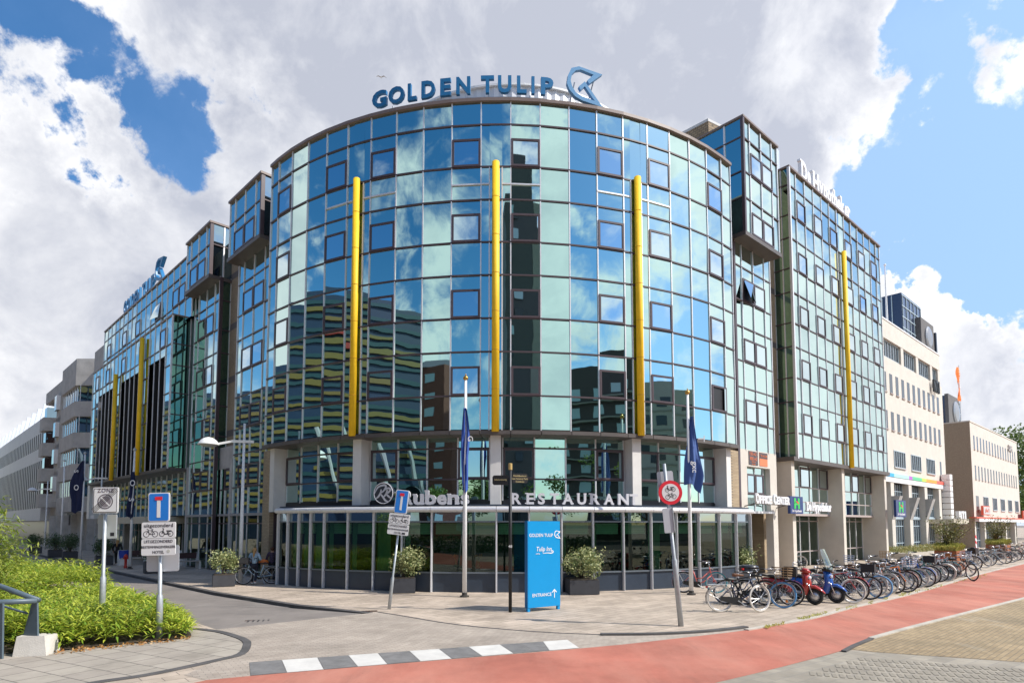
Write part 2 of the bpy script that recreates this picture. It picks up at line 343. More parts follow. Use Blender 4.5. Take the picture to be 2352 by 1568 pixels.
stain(JUN,(.17,.14,.11),.5,.52,.75,.6); stain(PAVL,(.16,.14,.11),.8,.52,.72,.55); stain(PAVL,(.10,.09,.08),1.8,.06,.03,.7,(1,1,1),'spots'); stain(YBR,(.16,.13,.08),.4,.5,.72,.6); stain(YBR,(.46,.42,.34),1.0,.58,.75,.5,(1,.3,1)); stain(TAC,(.17,.15,.12),.7,.5,.74,.6)
SOIL=M('soil',(.06,.045,.03),.95,0,.3,3,.5,30)
kerb=[(-130,142.5),(-60,73.5),(-40.7,53.2),(-25.2,37.6),(-11.69,24.43),(-7.2,20.7),(-4.33,18.83)]
bedk=[(-7.6,15.9),(-10.9,19.2),(-16,24.2),(-130,138.2)]
o=sheet('pavement',kerb+bedk+[(-400,138),(-400,-300),(400,-300),(400,500),(-130,500)],0,PAVE)
ov=sheet('ground',[(-1500,-1500),(1500,-1500),(1500,1500),(-1500,1500)],-.16,ASP)
sheet('street',[(k[0],k[1],-.10) for k in kerb[:-1]]+[(-4.33,18.83,-.02),(-7.6,15.9,-.02)]+[(-10.9,19.2,-.08),(-16,24.2,-.10),(-130,138.2,-.1)],-.1,ASP)
# kerb stones along the building side of the street
b=MB()
def offset_strip(pts,w,z0,z1,b):
    n=len(pts)
    for i in range(n-1):
        a=Vector((*pts[i][:2],0)); c=Vector((*pts[i+1][:2],0)); d=(c-a).normalized(); m=Vector((-d.y,d.x,0))
        d0=d if i==0 else ((a-Vector((*pts[i-1][:2],0))).normalized()+d).normalized(); d1=d if i==n-2 else ((Vector((*pts[i+2][:2],0))-c).normalized()+d).normalized()
        m0=Vector((-d0.y,d0.x,0)); m1=Vector((-d1.y,d1.x,0))
        A=a-m0*w/2;B=a+m0*w/2;C=c+m1*w/2;D=c-m1*w/2
        P=[A,B,C,D]; V=[p+Vector((0,0,z0)) for p in P]+[p+Vector((0,0,z1)) for p in P]
        b.add(V,((0,1,2,3),(7,6,5,4),(0,4,5,1),(1,5,6,2),(2,6,7,3),(3,7,4,0)))
offset_strip(kerb[1:],.22,-.14,.012,b); o=b.build('kerb',KRB); o['kind']='structure'
def dense(pts,n=4):
    out=[]
    for i in range(len(pts)-1):
        p0=Vector(pts[max(i-1,0)][:2]);p1=Vector(pts[i][:2]);p2=Vector(pts[i+1][:2]);p3=Vector(pts[min(i+2,len(pts)-1)][:2])
        for k in range(n):
            t=k/n; out.append(tuple(.5*((2*p1)+(p2-p0)*t+(2*p0-5*p1+4*p2-p3)*t*t+(3*p1-p0-3*p2+p3)*t**3)))
    out.append(tuple(pts[-1][:2])); return out
flush=dense(gp((868,1405),(926,1414),(1051,1434),(1230,1450),(1380,1457)))
darkk=dense(gp((1380,1458),(1500,1457),(1620,1451),(1714,1441)))
bikeU=dense(gp((150,1610),(440,1569),(575,1552),(1331,1489),(1544,1467),(1714,1447),(1762,1438),(1861,1421),(1960,1395),(2054,1374),(2141,1351),(2256,1317),(2352,1294)),3)
ex=Vector(bikeU[-1]); bikeU.append(tuple(ex+(ex-Vector(bikeU[-2])).normalized()*90))
bikeL=dense(gp((1643,1568),(1800,1530),(1947,1490),(2001,1466),(2180,1418),(2352,1374)),3)
ex=Vector(bikeL[-1]); bikeL.append(tuple(ex+(ex-Vector(bikeL[-2])).normalized()*90))
ex=Vector(bikeL[0]); d0=(ex-Vector(bikeL[1])).normalized(); bikeL=[tuple(ex+d0*40+Vector((0,-8))),tuple(ex+d0*6)]+bikeL
bikeU=[(-40,-4)]+bikeU
sheet('road',[(-80,-30),(90,-30),(90,-7.5),(30,-6),(9,-2.5),(-6,-2.5),(-26,-2),(-80,20)],.006,M('dark asphalt',(.05,.05,.052),.9,0,.15,1,.3,80))  # unseen road, added to darken what the restaurant glass mirrors
# junction between street and bike path
sheet('junction_paving',[(-4.33,18.83)]+flush+darkk+[p for p in bikeU if G(575,1552).x<=p[0]<=G(1714,1447).x+.01][::-1]+gp((500,1567),(423,1550))+dense(gp((495,1517),(553,1502),(568,1477),(541,1461),(462,1445)))+[(-7.6,15.9)],.004,JUN)
sheet('corner_pavement',gp((462,1445),(541,1461),(568,1477),(553,1502),(495,1517),(423,1532),(332,1551),(211,1569))+[(-9,9),(-30,9),(-30,20),(-16.5,24),(-11.5,19)],.004,PAVL)
b=MB(); offset_strip(dense(gp((440,1443),(500,1450),(541,1461),(562,1470),(568,1480),(553,1502),(495,1517),(423,1533),(332,1551),(211,1569),(60,1600))),.17,-.1,.02,b); o=b.build('kerb',KRB); o['kind']='structure'
b=MB(); offset_strip(flush,.07,-.1,.012,b); offset_strip(darkk,.16,-.1,.05,b); o=b.build('kerb',KRB); o['kind']='structure'
b=MB(); i0=min(range(len(bikeU)),key=lambda i:abs(bikeU[i][0]-G(1714,1447).x)); offset_strip(bikeU[i0:],.15,-.1,.035,b); offset_strip([p for p in bikeL if p[0]>G(1990,1468).x],.14,-.1,.03,b); o=b.build('kerb',KRL); o['kind']='structure'
b=MB(); offset_strip(gp((1938,1497),(1962,1484),(2001,1468)),.10,-.1,.04,b); o=b.build('kerb',KRB); o['kind']='structure'
sheet('bike_path',bikeU+bikeL[::-1],.008,REDA)
# right hand paving
sheet('clinker_paving',[p for p in bikeL if p[0]>G(1947,1491).x]+[(120,60),(60,0),(16,9)]+gp((2700,1528),(2352,1520),(2001,1496)),.006,YBR)
sheet('slab_strip',gp((1643,1568),(1800,1530),(1947,1492),(2001,1497),(2352,1521),(2700,1530))+[(16,8),(12,2),(2,2),(2,7)],.005,TAC)
def inpoly(p,poly):
    c=False; n=len(poly); j=n-1
    for i in range(n):
        if (poly[i][1]>p[1])!=(poly[j][1]>p[1]) and p[0]<(poly[j][0]-poly[i][0])*(p[1]-poly[i][1])/(poly[j][1]-poly[i][1])+poly[i][0]: c=not c
        j=i
    return c
TPOLY=gp((1700,1568),(1820,1540),(1960,1504),(2001,1502),(2352,1526),(2700,1535))+[(16,8),(12,2),(3,2),(3,7)]
b=MB(); t_u=(G(2352,1521)-G(2001,1497)).normalized(); t_v=Vector((t_u.y,-t_u.x,0)); c0_=G(2010,1499)
for r_ in range(6):
    for k in range(60):
        p=c0_+t_v*(.25+r_*.42)+t_u*(k*.12-1.6-r_*.25)
        if p.y<7 or p.x>14 or not all(inpoly(q,TPOLY) for q in (p-t_u*.1-t_v*.1,p+t_u*.2,p+t_u*.2+t_v*.4,p+t_v*.4)): continue
        b.obox(p+Vector((0,0,.006)),t_u*.07,t_v*.27,Vector((0,0,.006)))
o=b.build('tactile_ribs',M('rib concrete',(.25,.22,.175),.9)); o['kind']='structure'
# slab markings across the junction
lowx=[575,657,740,816,888,963,1037,1106,1173,1237,1331]; kinds='gwgwgwgwggw'
import bisect
def lerp(a,b,t): return a+(b-a)*t
b=MB()
ups=[572,647,729,800,868,940,1008,1076,1148,1190,1247,1303]; lows=[575,659,744,822,890,966,1038,1108,1180,1226,1262,1331]
for i,kd in enumerate('gwgwgwgwggw'):
    q=[G(ups[i],lerp(1521,1469,(ups[i]-572)/731)),G(ups[i+1],lerp(1521,1469,(ups[i+1]-572)/731)),G(lows[i+1],lerp(1552,1488,(lows[i+1]-575)/756)),G(lows[i],lerp(1552,1488,(lows[i]-575)/756))]
    c=sum(q,Vector())/4; q=[c+(p-c)*.985+Vector((0,0,.012)) for p in q]
    b.quad(q[3],q[2],q[1],q[0],1 if kd=='w' else 0)
o=b.build('slab_marking',[GSL,WSL]); o['kind']='structure'
# pale joints crossing the asphalt, sunk cover plates
b=MB()
for (x0,y0,x1,y1) in ((452,1389,700,1394),(470,1404,800,1409),(500,1421,700,1419),(480,1376,640,1381)):
    a=G(x0,y0,-.09);c=G(x1,y1,-.08); d=(c-a).normalized();m=Vector((-d.y,d.x,0))*.02; b.quad(a-m,c-m,c+m,a+m)
o=b.build('road_joint',M('pale joint',(.36,.33,.3),.9)); o['kind']='structure'
def cover(x,y,w,h,z,label):
    b=MB(); c=G(x,y,z); b.box(c+Vector((0,0,.004)),(w,h,.012),R(15),0)
    for i in range(5): b.box(c+Vector(((i-2)*w*.17,(i-2)*w*.045,.012)),(w*.05,h*.8,.006),R(15),1)
    tag(b.build('drain_cover',[M('rusty iron',(.09,.05,.035),.8,.3,.3,20),BLK]),label,'drain cover')
cover(593,1426,.75,.45,-.045,'brown iron drain cover set in the asphalt of the side street')
cover(848,1403,.5,.22,.0,'dark drain grate at the end of the street kerb')
cover(1825,1368,.5,.3,.004,'dark drain grate in the pavement left of the pink bicycle')
# ================= CURTAIN WALL =================
def band(b,pts,z0,z1,n0,n1,k=0,close=True):
    "connected horizontal bar following the points, from n0 to n1 outward"
    P=[]; n=len(pts)
    for i in range(n):
        p=Vector((*pts[i][:2],0)); m=Vector((0,0,0))
        if i>0: m+=(p-Vector((*pts[i-1][:2],0))).normalized()
        if i<n-1: m+=(Vector((*pts[i+1][:2],0))-p).normalized()
        nn=m.normalized().cross(Vector((0,0,1)))
        P+= [p+nn*n0+Vector((0,0,z0)),p+nn*n1+Vector((0,0,z0)),p+nn*n1+Vector((0,0,z1)),p+nn*n0+Vector((0,0,z1))]
    fs=[(0,3,2,1),tuple(4*(n-1)+j for j in range(4))]
    for i in range(n-1):
        for j in range(4): fs.append((4*i+j,4*i+4+j,4*i+4+(j+1)%4,4*i+(j+1)%4)[::-1])
    b.add(P,[f[::-1] for f in fs],k)
def curtain(root,pts,levels,wins=lambda i:[],mw=.05,md=.045,glass=GL,mul=ALU,tilt=.012,bar=.065,endm=(1,1),wf=.085,mtop=lambda i:None,silver=lambda i:False,z0=None,zs=17.12,barm=FRM,trans=True,back=None,wmat=None,wglass=None):
    n=len(pts)-1; Z=Vector((0,0,1)); z0=levels[0]-.05 if z0 is None else z0; z1=levels[-1]
    for i in range(n):
        a=Vector((*pts[i][:2],0)); c=Vector((*pts[i+1][:2],0)); u=(c-a).normalized(); nn=u.cross(Z); W=(c-a).length
        g=MB(); lv=sorted(set(list(levels)+[w_[1]+.0 for w_ in wins(i)])); V=[]; T=rnd.uniform(-tilt,tilt)
        for z in lv: fz=rnd.uniform(-tilt,tilt); V+=[a+nn*fz+Z*z,c+nn*(fz+T)+Z*z]
        g.add(V,[(2*k,2*k+1,2*k+3,2*k+2) for k in range(len(lv)-1)]); g.build('glazing',glass,root)
        if silver(i):
            t=MB(); t.obox(a+Z*(zs-.03),u*W,nn*.06,Z*.06); t.build('rail',ALU,root)
        for (r0,r1,kd) in wins(i):
            f=MB(); o_=a+u*.02+Z*(r0+.01); w_=W-.04; h_=r1-r0-.02; e=rnd.uniform(-tilt,tilt)
            I=[o_+u*wf+Z*wf,o_+u*(w_-wf)+Z*wf,o_+u*(w_-wf)+Z*(h_-wf),o_+u*wf+Z*(h_-wf)]; O=[o_,o_+u*w_,o_+u*w_+Z*h_,o_+Z*h_]
            d=nn*.085
            P=[q+nn*.012 for q in O]+[q+nn*.012 for q in I]+[q+d for q in O]+[q+d for q in I]
            fs=[]
            for k in range(4):
                k2=(k+1)%4; fs+=[(8+k,8+k2,12+k2,12+k),(k2,k,4+k,4+k2),(k,k2,8+k2,8+k),(4+k2,4+k,12+k,12+k2)]
            f.add(P,fs)
            if kd in 'oh': f.add([q+nn*.02 for q in I],((0,1,2,3),),1)
            fo=f.build('window',[wmat or FRM,BLK],root); p=MB()
            if kd=='h': A=I[1]+nn*.09; p.quad(A,A-u*.16+nn*.02,A-u*.16+nn*.02+Z*(h_-2*wf),A+Z*(h_-2*wf))
            elif kd=='o': tl=nn*.38-Z*.04; A=I[3]+d; wi=w_-2*wf; p.quad(A-Z*(h_-2*wf)+tl,A+u*wi-Z*(h_-2*wf)+tl*.35,A+u*wi,A)
            else: p.add([I[0]+nn*.05,I[1]+nn*(.05+e),I[2]+nn*(.05+e),I[3]+nn*.05],((0,1,2,3),))
            p.build('pane',wglass or GLW,fo)
    if trans:
        for z in levels[1:-1]:
            b=MB(); band(b,pts,z-bar/2,z+bar/2,-.01,.048); b.build('transom',barm,root)
    for i in range(n+1):
        if (i==0 and not endm[0]) or (i==n and not endm[1]): continue
        p=Vector((*pts[i][:2],0)); j=min(i,n-1); u=(Vector((*pts[j+1][:2],0))-Vector((*pts[j][:2],0))).normalized()
        if 0<i<n: u=(u+(Vector((*pts[i][:2],0))-Vector((*pts[i-1][:2],0))).normalized()).normalized()
        nn=u.cross(Z); b=MB(); zt_=mtop(i) or z1; b.obox(p-u*mw/2+Z*z0-nn*.01,u*mw,nn*(md+.01),Z*(zt_-z0)); b.build('mullion',mul,root)
ZB,ZT=6.62,20.77
LV=[6.62,8.03,9.88,11.31,13.16,14.59,16.44,17.89,19.76,20.77]
WZ=[(z,z+1.24,'w') for z in (8.03,11.31,14.59,17.89)]
# ================= ROUND HOTEL =================
hotel=thing('hotel_building','round glass hotel with yellow tubes on its mirrored curtain wall','hotel')
ang=[-.82+.0771*i for i in range(22)]; ang[0]+=.0282; ang[21]-=.0205
pts=[xy(AR(a,RD0)) for a in ang]
WC={1,4,6,9,11,14,16,19}; TC={5,10,15}
# tube columns are split around the tube
pts2=[];cm_=[];ext=set()
for i in range(21):
    pts2.append(pts[i]); cm_.append(i)
    if i in TC:
        am=(ang[i]+ang[i+1])/2; h=.0165
        for a in (am-h,am+h): ext.add(len(pts2)); pts2.append(xy(AR(a,RD0))); cm_.append(i)
pts2.append(pts[21])
def dwin(j):
    i=cm_[j]
    if i not in WC: return []
    return [(a,b,'h' if (i==19 and k_==0) else 'w') for k_,(a,b,_) in enumerate(WZ)]
curtain(hotel,pts2,LV,dwin,mtop=lambda j:17.9 if j in ext else None,silver=lambda j:cm_[j] in (4,5,6,9,10,11,14,15,16) and not (j in ext and j+1 in ext))
b=MB(); b.prism([xy(AR(a,RD0-.12)) for a in ang]+[xy(AR(ang[-1],6)),xy(AR(ang[0],6))],ZB,ZT-.05); b.build('wall',DRK,hotel)
for i in TC:
    am=(ang[i]+ang[i+1])/2; p=AR(am,RD0+.16); b=MB(); b.tube([p+Vector((0,0,ZB-.12)),p+Vector((0,0,18.0))],.155,20)
    b.sphere(p+Vector((0,0,18.0)),.155,6,sc3=(1,1,.35))
    t=b.build('yellow_tube',YEL,hotel,True)
    r_=MB()
    for k in range(1,7): r_.torus(p+Vector((0,0,ZB+k*1.64)),.157,.010,20,4,ax='z')
    r_.build('joint_ring',M('dark yellow joint',(.5,.25,.01),.5),t)
# cornice and soffit
b=MB(); 
for i in range(21):
    a0,a1=ang[i],ang[i+1]; P=[AR(a0,RD0+.13),AR(a1,RD0+.13),AR(a1,RD0-.5),AR(a0,RD0-.5)]
    b.add([p+Vector((0,0,ZT)) for p in P]+[p+Vector((0,0,ZT+.14)) for p in P],((0,3,2,1),(4,5,6,7),(0,1,5,4),(1,2,6,5),(2,3,7,6),(3,0,4,7)))
b.build('roof_edge',M('brown coping',(.20,.15,.13),.45),hotel)
b=MB()
for i in range(21):
    a0,a1=ang[i],ang[i+1]; g_=.0008
    P=[AR(a0+g_,RD0+.16),AR(a1-g_,RD0+.16),AR(a1-g_,RD0-2.4),AR(a0+g_,RD0-2.4)]
    b.add([p+Vector((0,0,ZB-.22)) for p in P]+[p+Vector((0,0,ZB-.06)) for p in P],((0,3,2,1),(4,5,6,7),(0,1,5,4),(1,2,6,5),(2,3,7,6),(3,0,4,7)))
b.build('soffit',SOF,hotel)
b=MB(); b.prism([xy(AR(a,RD0-.12)) for a in ang]+[xy(AR(ang[-1],4)),xy(AR(ang[0],4))],ZT-.04,ZT+.05); b.build('roof',M('grey roofing',(.25,.25,.25),.9),hotel)
# roof drum clad in white corrugated sheet
b=MB(); pc=Vector((0,36.1,0)); NN=220
ring=[]
for j in range(NN):
    a=2*PI*j/NN; r=7.6+(.05 if j%2 else 0); ring.append((pc.x+r*math.cos(a),pc.y+r*math.sin(a)))
b.prism(ring,ZT+.06,24.1); b.build('plant_room',M('white corrugated steel',(.66,.66,.68),.45,.2),hotel)
b=MB(); b.prism([(pc.x+7.75*math.cos(2*PI*j/80),pc.y+7.75*math.sin(2*PI*j/80)) for j in range(80)],24.102,24.2); b.build('plant_room_edge',WHT,hotel)
# recessed middle floor
RM=RD0-.85; pa=[-.396-.3855,-.396,-.0105,.375,.7605]
tubea=[(ang[i]+ang[i+1])/2 for i in (5,10,15)]; pa=[tubea[0]-.372]+tubea+[tubea[2]+.378]
for k,(a0,a1) in enumerate(zip(pa[:-1],pa[1:])):
    h=.018; A=[a0+h+(a1-a0-2*h)*j/4 for j in range(5)]; pp=[xy(AR(a,RM)) for a in A]
    curtain(hotel,pp,[3.76,4.62,5.94,6.4],lambda j:[(4.62,5.94,'w')] if j in (0,3) else [],mw=.06)
    b=MB(); band(b,pp,3.2,3.76,-.2,.03); b.build('plinth',DRK,hotel)
b=MB(); b.prism([xy(AR(pa[0]+(pa[-1]-pa[0])*j/16,RM-.1)) for j in range(17)]+[xy(AR(pa[-1],5)),xy(AR(pa[0],5))],0,6.5); b.build('wall',DRK,hotel)
for a in pa:
    u=Vector((math.cos(a),math.sin(a),0)); o_=AR(a,RD0-.2,3.3)-u*.26; b=MB(); b.obox(o_+u*.04,u*.44,(AR(a,0)-AR(a,1))*.75,Vector((0,0,3.1))); b.build('pillar',M('white concrete',(.70,.68,.65),.8,0,.06,2),hotel)
# brick returns at both ends of the recess
for sg,a in ((-1,pa[0]-.03),(1,pa[-1]+.03)):
    b=MB(); b.obox(AR(a,RD0-.35),(AR(a+sg*.06,RD0-.35)-AR(a,RD0-.35)),(AR(a,0)-AR(a,1))*.4,Vector((0,0,6.4)))
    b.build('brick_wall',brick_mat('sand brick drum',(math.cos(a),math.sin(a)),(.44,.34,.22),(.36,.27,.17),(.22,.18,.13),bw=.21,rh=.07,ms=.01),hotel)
finalize(hotel,(XC,YC-6,0))
# ================= RESTAURANT =================
rest=thing('restaurant_pavilion','curved ground floor restaurant of green glass with a silver canopy edge','restaurant')
RR=16.95
def ang_at(x,r,z=1.8):
    lo,hi=-1.1,1.1
    for _ in range(50):
        m=(lo+hi)/2; p=AR(m,r,z); d=p.y*_c+(p.z-CAMH)*_s
        if 1176+F*p.x/d<x: lo=m
        else: hi=m
    return (lo+hi)/2
xs=[641,663,688,715,746,800,859,924,992,1065,1140,1215,1289,1361,1430.5,1494,1552,1603,1650,1688.6,1721]
RA=[ang_at(x,RR) for x in xs]; RP=[AR(a,RR) for a in RA]; Zv=Vector((0,0,1))
for i in range(20):
    a,c=RP[i],RP[i+1]; u=(c-a).normalized(); nn=u.cross(Zv); W=(c-a).length
    b=MB(); b.obox(a-nn*.12,u*W,nn*.12,Zv*.74,0); b.build('base_panel',NAVY,rest); GR_=M('grey blue rail',(.16,.19,.22),.4,.3); b=MB(); b.obox(a+Zv*.742-nn*.1,u*W,nn*.16,Zv*.06); b.build('sill',GR_,rest); b=MB(); b.obox(a+Zv*2.78-nn*.1,u*W,nn*.13,Zv*.06); b.build('transom',GR_,rest)
    b=MB(); b.obox(a+Zv*2.84-nn*.03,u*W,nn*.02,Zv*.36); b.build('top_light',GLK,rest)
    b=MB(); e=rnd.uniform(-.006,.006); b.quad(a+Zv*.8,c+Zv*.8+nn*e,c+Zv*2.78+nn*e,a+Zv*2.78); b.build('glazing',GLC,rest)
    b=MB(); q=a-nn*.28+Zv*2.3+u*.08
    for k in range(6): b.obox(q+Zv*.075*k-nn*(.02*(k%2)),u*(W-.16),-nn*.02,Zv*.07)
    if i>0: b.build('roller_blind',M('pale blind',(.62,.66,.58),.8),rest)
for i,p in enumerate(RP):
    j=min(i,19); u=(RP[j+1]-RP[j]).normalized(); nn=u.cross(Zv)
    b=MB(); b.obox(p-u*.035,u*.07,nn*.10,Zv*3.2); b.obox(p-u*.012+nn*.10,u*.024,nn*.04,Zv*3.15); b.build('mullion',ALU,rest)
# curtains at some joints
CUR=M('green white curtain',(.36,.45,.36),.9)
for i in (1,2,3,4,5,6,7,12,13,14,15,17,18,19):
    a,c=RP[i],RP[i+1]; u=(c-a).normalized(); nn=u.cross(Zv); W=(c-a).length; b=MB(); w_=.22 if i not in (3,6,15,18) else .62
    N_=int(w_/.03)
    for k in range(N_): b.quad(a+u*(.05+k*.03)-nn*(.22+.03*(k%2))+Zv*.1,a+u*(.08+k*.03)-nn*(.22+.03*((k+1)%2))+Zv*.1,a+u*(.08+k*.03)-nn*(.22+.03*((k+1)%2))+Zv*2.78,a+u*(.05+k*.03)-nn*(.22+.03*(k%2))+Zv*2.78)
    b.build('curtain',CUR,rest)
arc=[RA[0]+(RA[-1]-RA[0])*j/40 for j in range(41)]
b=MB(); b.prism([xy(AR(a,RR-.1)) for a in arc]+[xy(AR(a,RD0-3.2)) for a in arc[::-1]],.02,.06); b.build('floor',M('dark timber floor',(.05,.035,.025),.4),rest)
b=MB(); b.prism([xy(AR(a,RR-.05)) for a in arc]+[xy(AR(a,RD0-1.5)) for a in arc[::-1]],3.2,3.38); b.build('roof',NAVY,rest)
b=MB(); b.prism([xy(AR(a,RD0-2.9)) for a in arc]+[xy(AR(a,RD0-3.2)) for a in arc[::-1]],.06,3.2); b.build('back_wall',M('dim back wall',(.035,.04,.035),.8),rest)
for s_,a in ((1,RA[0]),(-1,RA[-1])):
    u=Vector((math.cos(a),math.sin(a),0))*s_; b=MB(); b.obox(AR(a,RR-.02),u*.1,(AR(a,0)-AR(a,1))*3.2,Vector((0,0,3.2))); b.build('side_wall',NAVY,rest)
for i in range(20):
    a,c=RA[i],RA[i+1]; g_=.0006; b=MB()
    prof=[(RR-.05,3.19),(RR+.20,3.19),(RR+.27,3.23),(RR+.29,3.30),(RR+.27,3.37),(RR+.2,3.41),(RR-.05,3.43)]
    V=[AR(a+g_,r,z) for r,z in prof]+[AR(c-g_,r,z) for r,z in prof]; n=len(prof)
    b.add(V,[(k,k+n,k+1+n,k+1) for k in range(n-1)]+[tuple(range(n)),tuple(range(2*n-1,n-1,-1))]); b.build('canopy_edge',ALU,rest,False)
b=MB(); b.prism([xy(AR(a,RR+.02)) for a in arc]+[xy(AR(a,RD0-1.6)) for a in arc[::-1]],3.44,3.5); b.build('canopy_edge',NAVY,rest)
finalize(rest,(XC,YC-RR+1,0))
# table plants behind the glass
FLO=M('orange petals',(.8,.16,.02),.6); WFL=M('white petals',(.75,.8,.6),.6); STEM=M('stem green',(.10,.28,.05),.6); VASE=M('grey green glass',(.22,.30,.24),.2); CUS=M('lime cushion',(.33,.42,.08),.8)
def vase(a,r,kind,label,grp=None):
    p=AR(a,r,0); t=thing('table_plant',label,'plant',(p.x,p.y,.06),group=grp); H0=.84
    b=MB(); b.lathe([(.25,0),(.25,.03),(.03,.05),(.03,H0-.06),(.34,H0-.05),(.34,H0)],n=12); b.build('side_table',M('dark wood',(.05,.03,.02),.5),t)
    b=MB(); b.lathe([(.05,H0),(.09,H0+.08),(.05,H0+.2),(.055,H0+.22)],n=10); b.build('vase',VASE,t)
    b=MB(); c=MB()
    for k in range(7 if kind!='p' else 26):
        an=rnd.uniform(0,6.28); l=rnd.uniform(.3,.55); rr=rnd.uniform(.03,.16); tip=Vector((math.cos(an)*rr,math.sin(an)*rr,H0+.2+l*.7))
        b.tube([(0,0,H0+.15),tip],.008,4)
        if kind=='p': 
            d=Vector((math.cos(an),math.sin(an),-.3))*.16; e=Vector((-math.sin(an),math.cos(an),0))*.04; c.quad(tip,tip+d*.5-e,tip+d,tip+d*.5+e)
        else: c.sphere(tip,.05,4)
    b.build('stems',STEM,t); c.build('petals' if kind!='p' else 'leaves',FLO if kind=='o' else (WFL if kind=='w' else STEM),t)
for a,k,l in ((RA[9]+.03,'o','orange flowers in a vase behind the pane left of the black fingerpost'),(RA[8]+.05,'o','orange flowers in a vase right behind the left large flagpole'),(RA[12]+.02,'o','orange flowers behind glass above the planter beside the blue sign'),(RA[13]+.045,'p','spiky green table plant behind glass right of the blue sign planter'),(RA[15]+.03,'w','tall white flowers behind the pane next to the leaning red round sign'),(RA[15]+.055,'w','right one of two white flower vases beside the leaning red round sign'),(RA[17]+.03,'o','orange flowers behind glass above the pink bicycle'),(RA[19]+.02,'p','leafy green plant in the rightmost restaurant pane'),(RA[7]+.03,'w','white flowers behind the pane right of the tilted signpost'),(RA[10]+.04,'p','green plant in a box right of the black fingerpost behind glass')):
    vase(a,RR-.75,k,l,'table flowers inside the restaurant')
# ================= LEFT WING =================
def LP(s0,s1,t,cols):  # viewer left -> right is decreasing s
    tot=sum(cols); out=[xy(WL(s1,t))]; acc=0
    for c in cols: acc+=c; out.append(xy(WL(s1-(s1-s0)*acc/tot,t)))
    return out
def RP_(s0,s1,t,cols):
    tot=sum(cols); out=[xy(WR(s0,t))]; acc=0
    for c in cols: acc+=c; out.append(xy(WR(s0+(s1-s0)*acc/tot,t)))
    return out
def lbox(root,name,mat,s0,s1,t0,t1,z0,z1):
    b=MB(); b.obox(WL(s0,t0,z0),dL*(s1-s0),nL*(t1-t0),Vector((0,0,z1-z0))); return b.build(name,mat,root)
def rbox(root,name,mat,s0,s1,t0,t1,z0,z1):
    b=MB(); b.obox(WR(s0,t0,z0),dR*(s1-s0),nR*(t1-t0),Vector((0,0,z1-z0))); return b.build(name,mat,root)
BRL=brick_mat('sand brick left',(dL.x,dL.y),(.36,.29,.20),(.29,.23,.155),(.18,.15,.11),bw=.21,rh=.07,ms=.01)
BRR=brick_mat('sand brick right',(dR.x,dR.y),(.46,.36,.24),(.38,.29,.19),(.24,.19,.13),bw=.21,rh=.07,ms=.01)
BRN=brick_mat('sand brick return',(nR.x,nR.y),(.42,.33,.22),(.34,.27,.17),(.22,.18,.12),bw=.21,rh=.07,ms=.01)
DKBR=M('dark brick course',(.12,.11,.11),.8,0,.1,5)
lw=thing('office_wing','left blue mirrored glass wing with two hanging bay boxes and brick strips','building')
LVL=[(8.03,9.27,'w'),(11.31,12.55,'w'),(14.59,15.83,'w')]
def bayL(s0,s1,zb,zt,wallt):
    c=[.75,1.4,1.4,.75]
    lbox(lw,'wall',DRK,s0+.06,s1-.06,-5,-.2,zb+.05,zt-.05)
    curtain(lw,LP(s0,s1,-.1,c),[zb,zb+1.9,zt],lambda i:[(zb+.02,zb+1.26,'w')] if i in (1,2) else [],mw=.07)
    # end faces
    p=[xy(WL(s0,-.1)),xy(WL(s0,-.1-.75)),xy(WL(s0,-.1-1.9))]
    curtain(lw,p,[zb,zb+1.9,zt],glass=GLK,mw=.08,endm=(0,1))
    lbox(lw,'corner_post',FRM,s0-.06,s0+.08,-.22,-.02,zb-.06,zt+.02)
    lbox(lw,'soffit',SOF,s0-.08,s1+.05,-3,.02,zb-.26,zb-.05)
    lbox(lw,'coping',M('brown coping'),s0-.1,s1+.06,-5,.04,zt,zt+.12)
    # wall below
    curtain(lw,LP(s0 if s0>5 else 0.3,s1,wallt,c if s0>5 else [.75,1.4,1.4,.75,1.2]),[3.3,4.75,6.62,8.03,9.88,11.31,13.16,14.59,16.44,17.9],lambda i:(LVL+[(4.75,6.0,'w')])if i in (1,2) else [],mw=.06,z0=3.3)
    curtain(lw,LP(s0 if s0>5 else 0.3,s1,wallt,c if s0>5 else [.75,1.4,1.4,.75,1.2]),[.1,2.75,3.2],lambda i:[],mw=.06,glass=GLC,z0=.05)
    lbox(lw,'wall',DRK,(s0 if s0>5 else .3)+.05,s1-.05,-4.5,wallt-.15,3.2,17.9)
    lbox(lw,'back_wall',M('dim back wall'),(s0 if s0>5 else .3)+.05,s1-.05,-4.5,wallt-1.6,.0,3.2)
    lbox(lw,'ledge',M('grey ledge',(.28,.28,.29),.5),(s0 if s0>5 else .3),s1,wallt-.2,wallt+.18,3.16,3.3)
    lbox(lw,'pillar',CON2,s1-.02,s1+.32,wallt-1,wallt+.1,0,6.4)
bayL(1.5,5.8,17.89,21.12,-.7); bayL(8.8,13.1,17.89,21.07,-.7)
# brick strip between
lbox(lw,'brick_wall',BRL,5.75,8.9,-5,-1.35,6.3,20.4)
for z in (8.1,11.4,14.7,17.9):
    lbox(lw,'brick_course',DKBR,5.75,8.9,-1.36,-1.347,z-.1,z+.3)
    b=MB(); b.obox(WL(6.05,-1.3,z-.3),dL*.75,nL*.03,Vector((0,0,1.75))); f=b.build('window',FRM,lw); b=MB(); b.obox(WL(6.12,-1.28,z-.22),dL*.6,nL*.03,Vector((0,0,1.58))); b.build('pane',GLK,f)
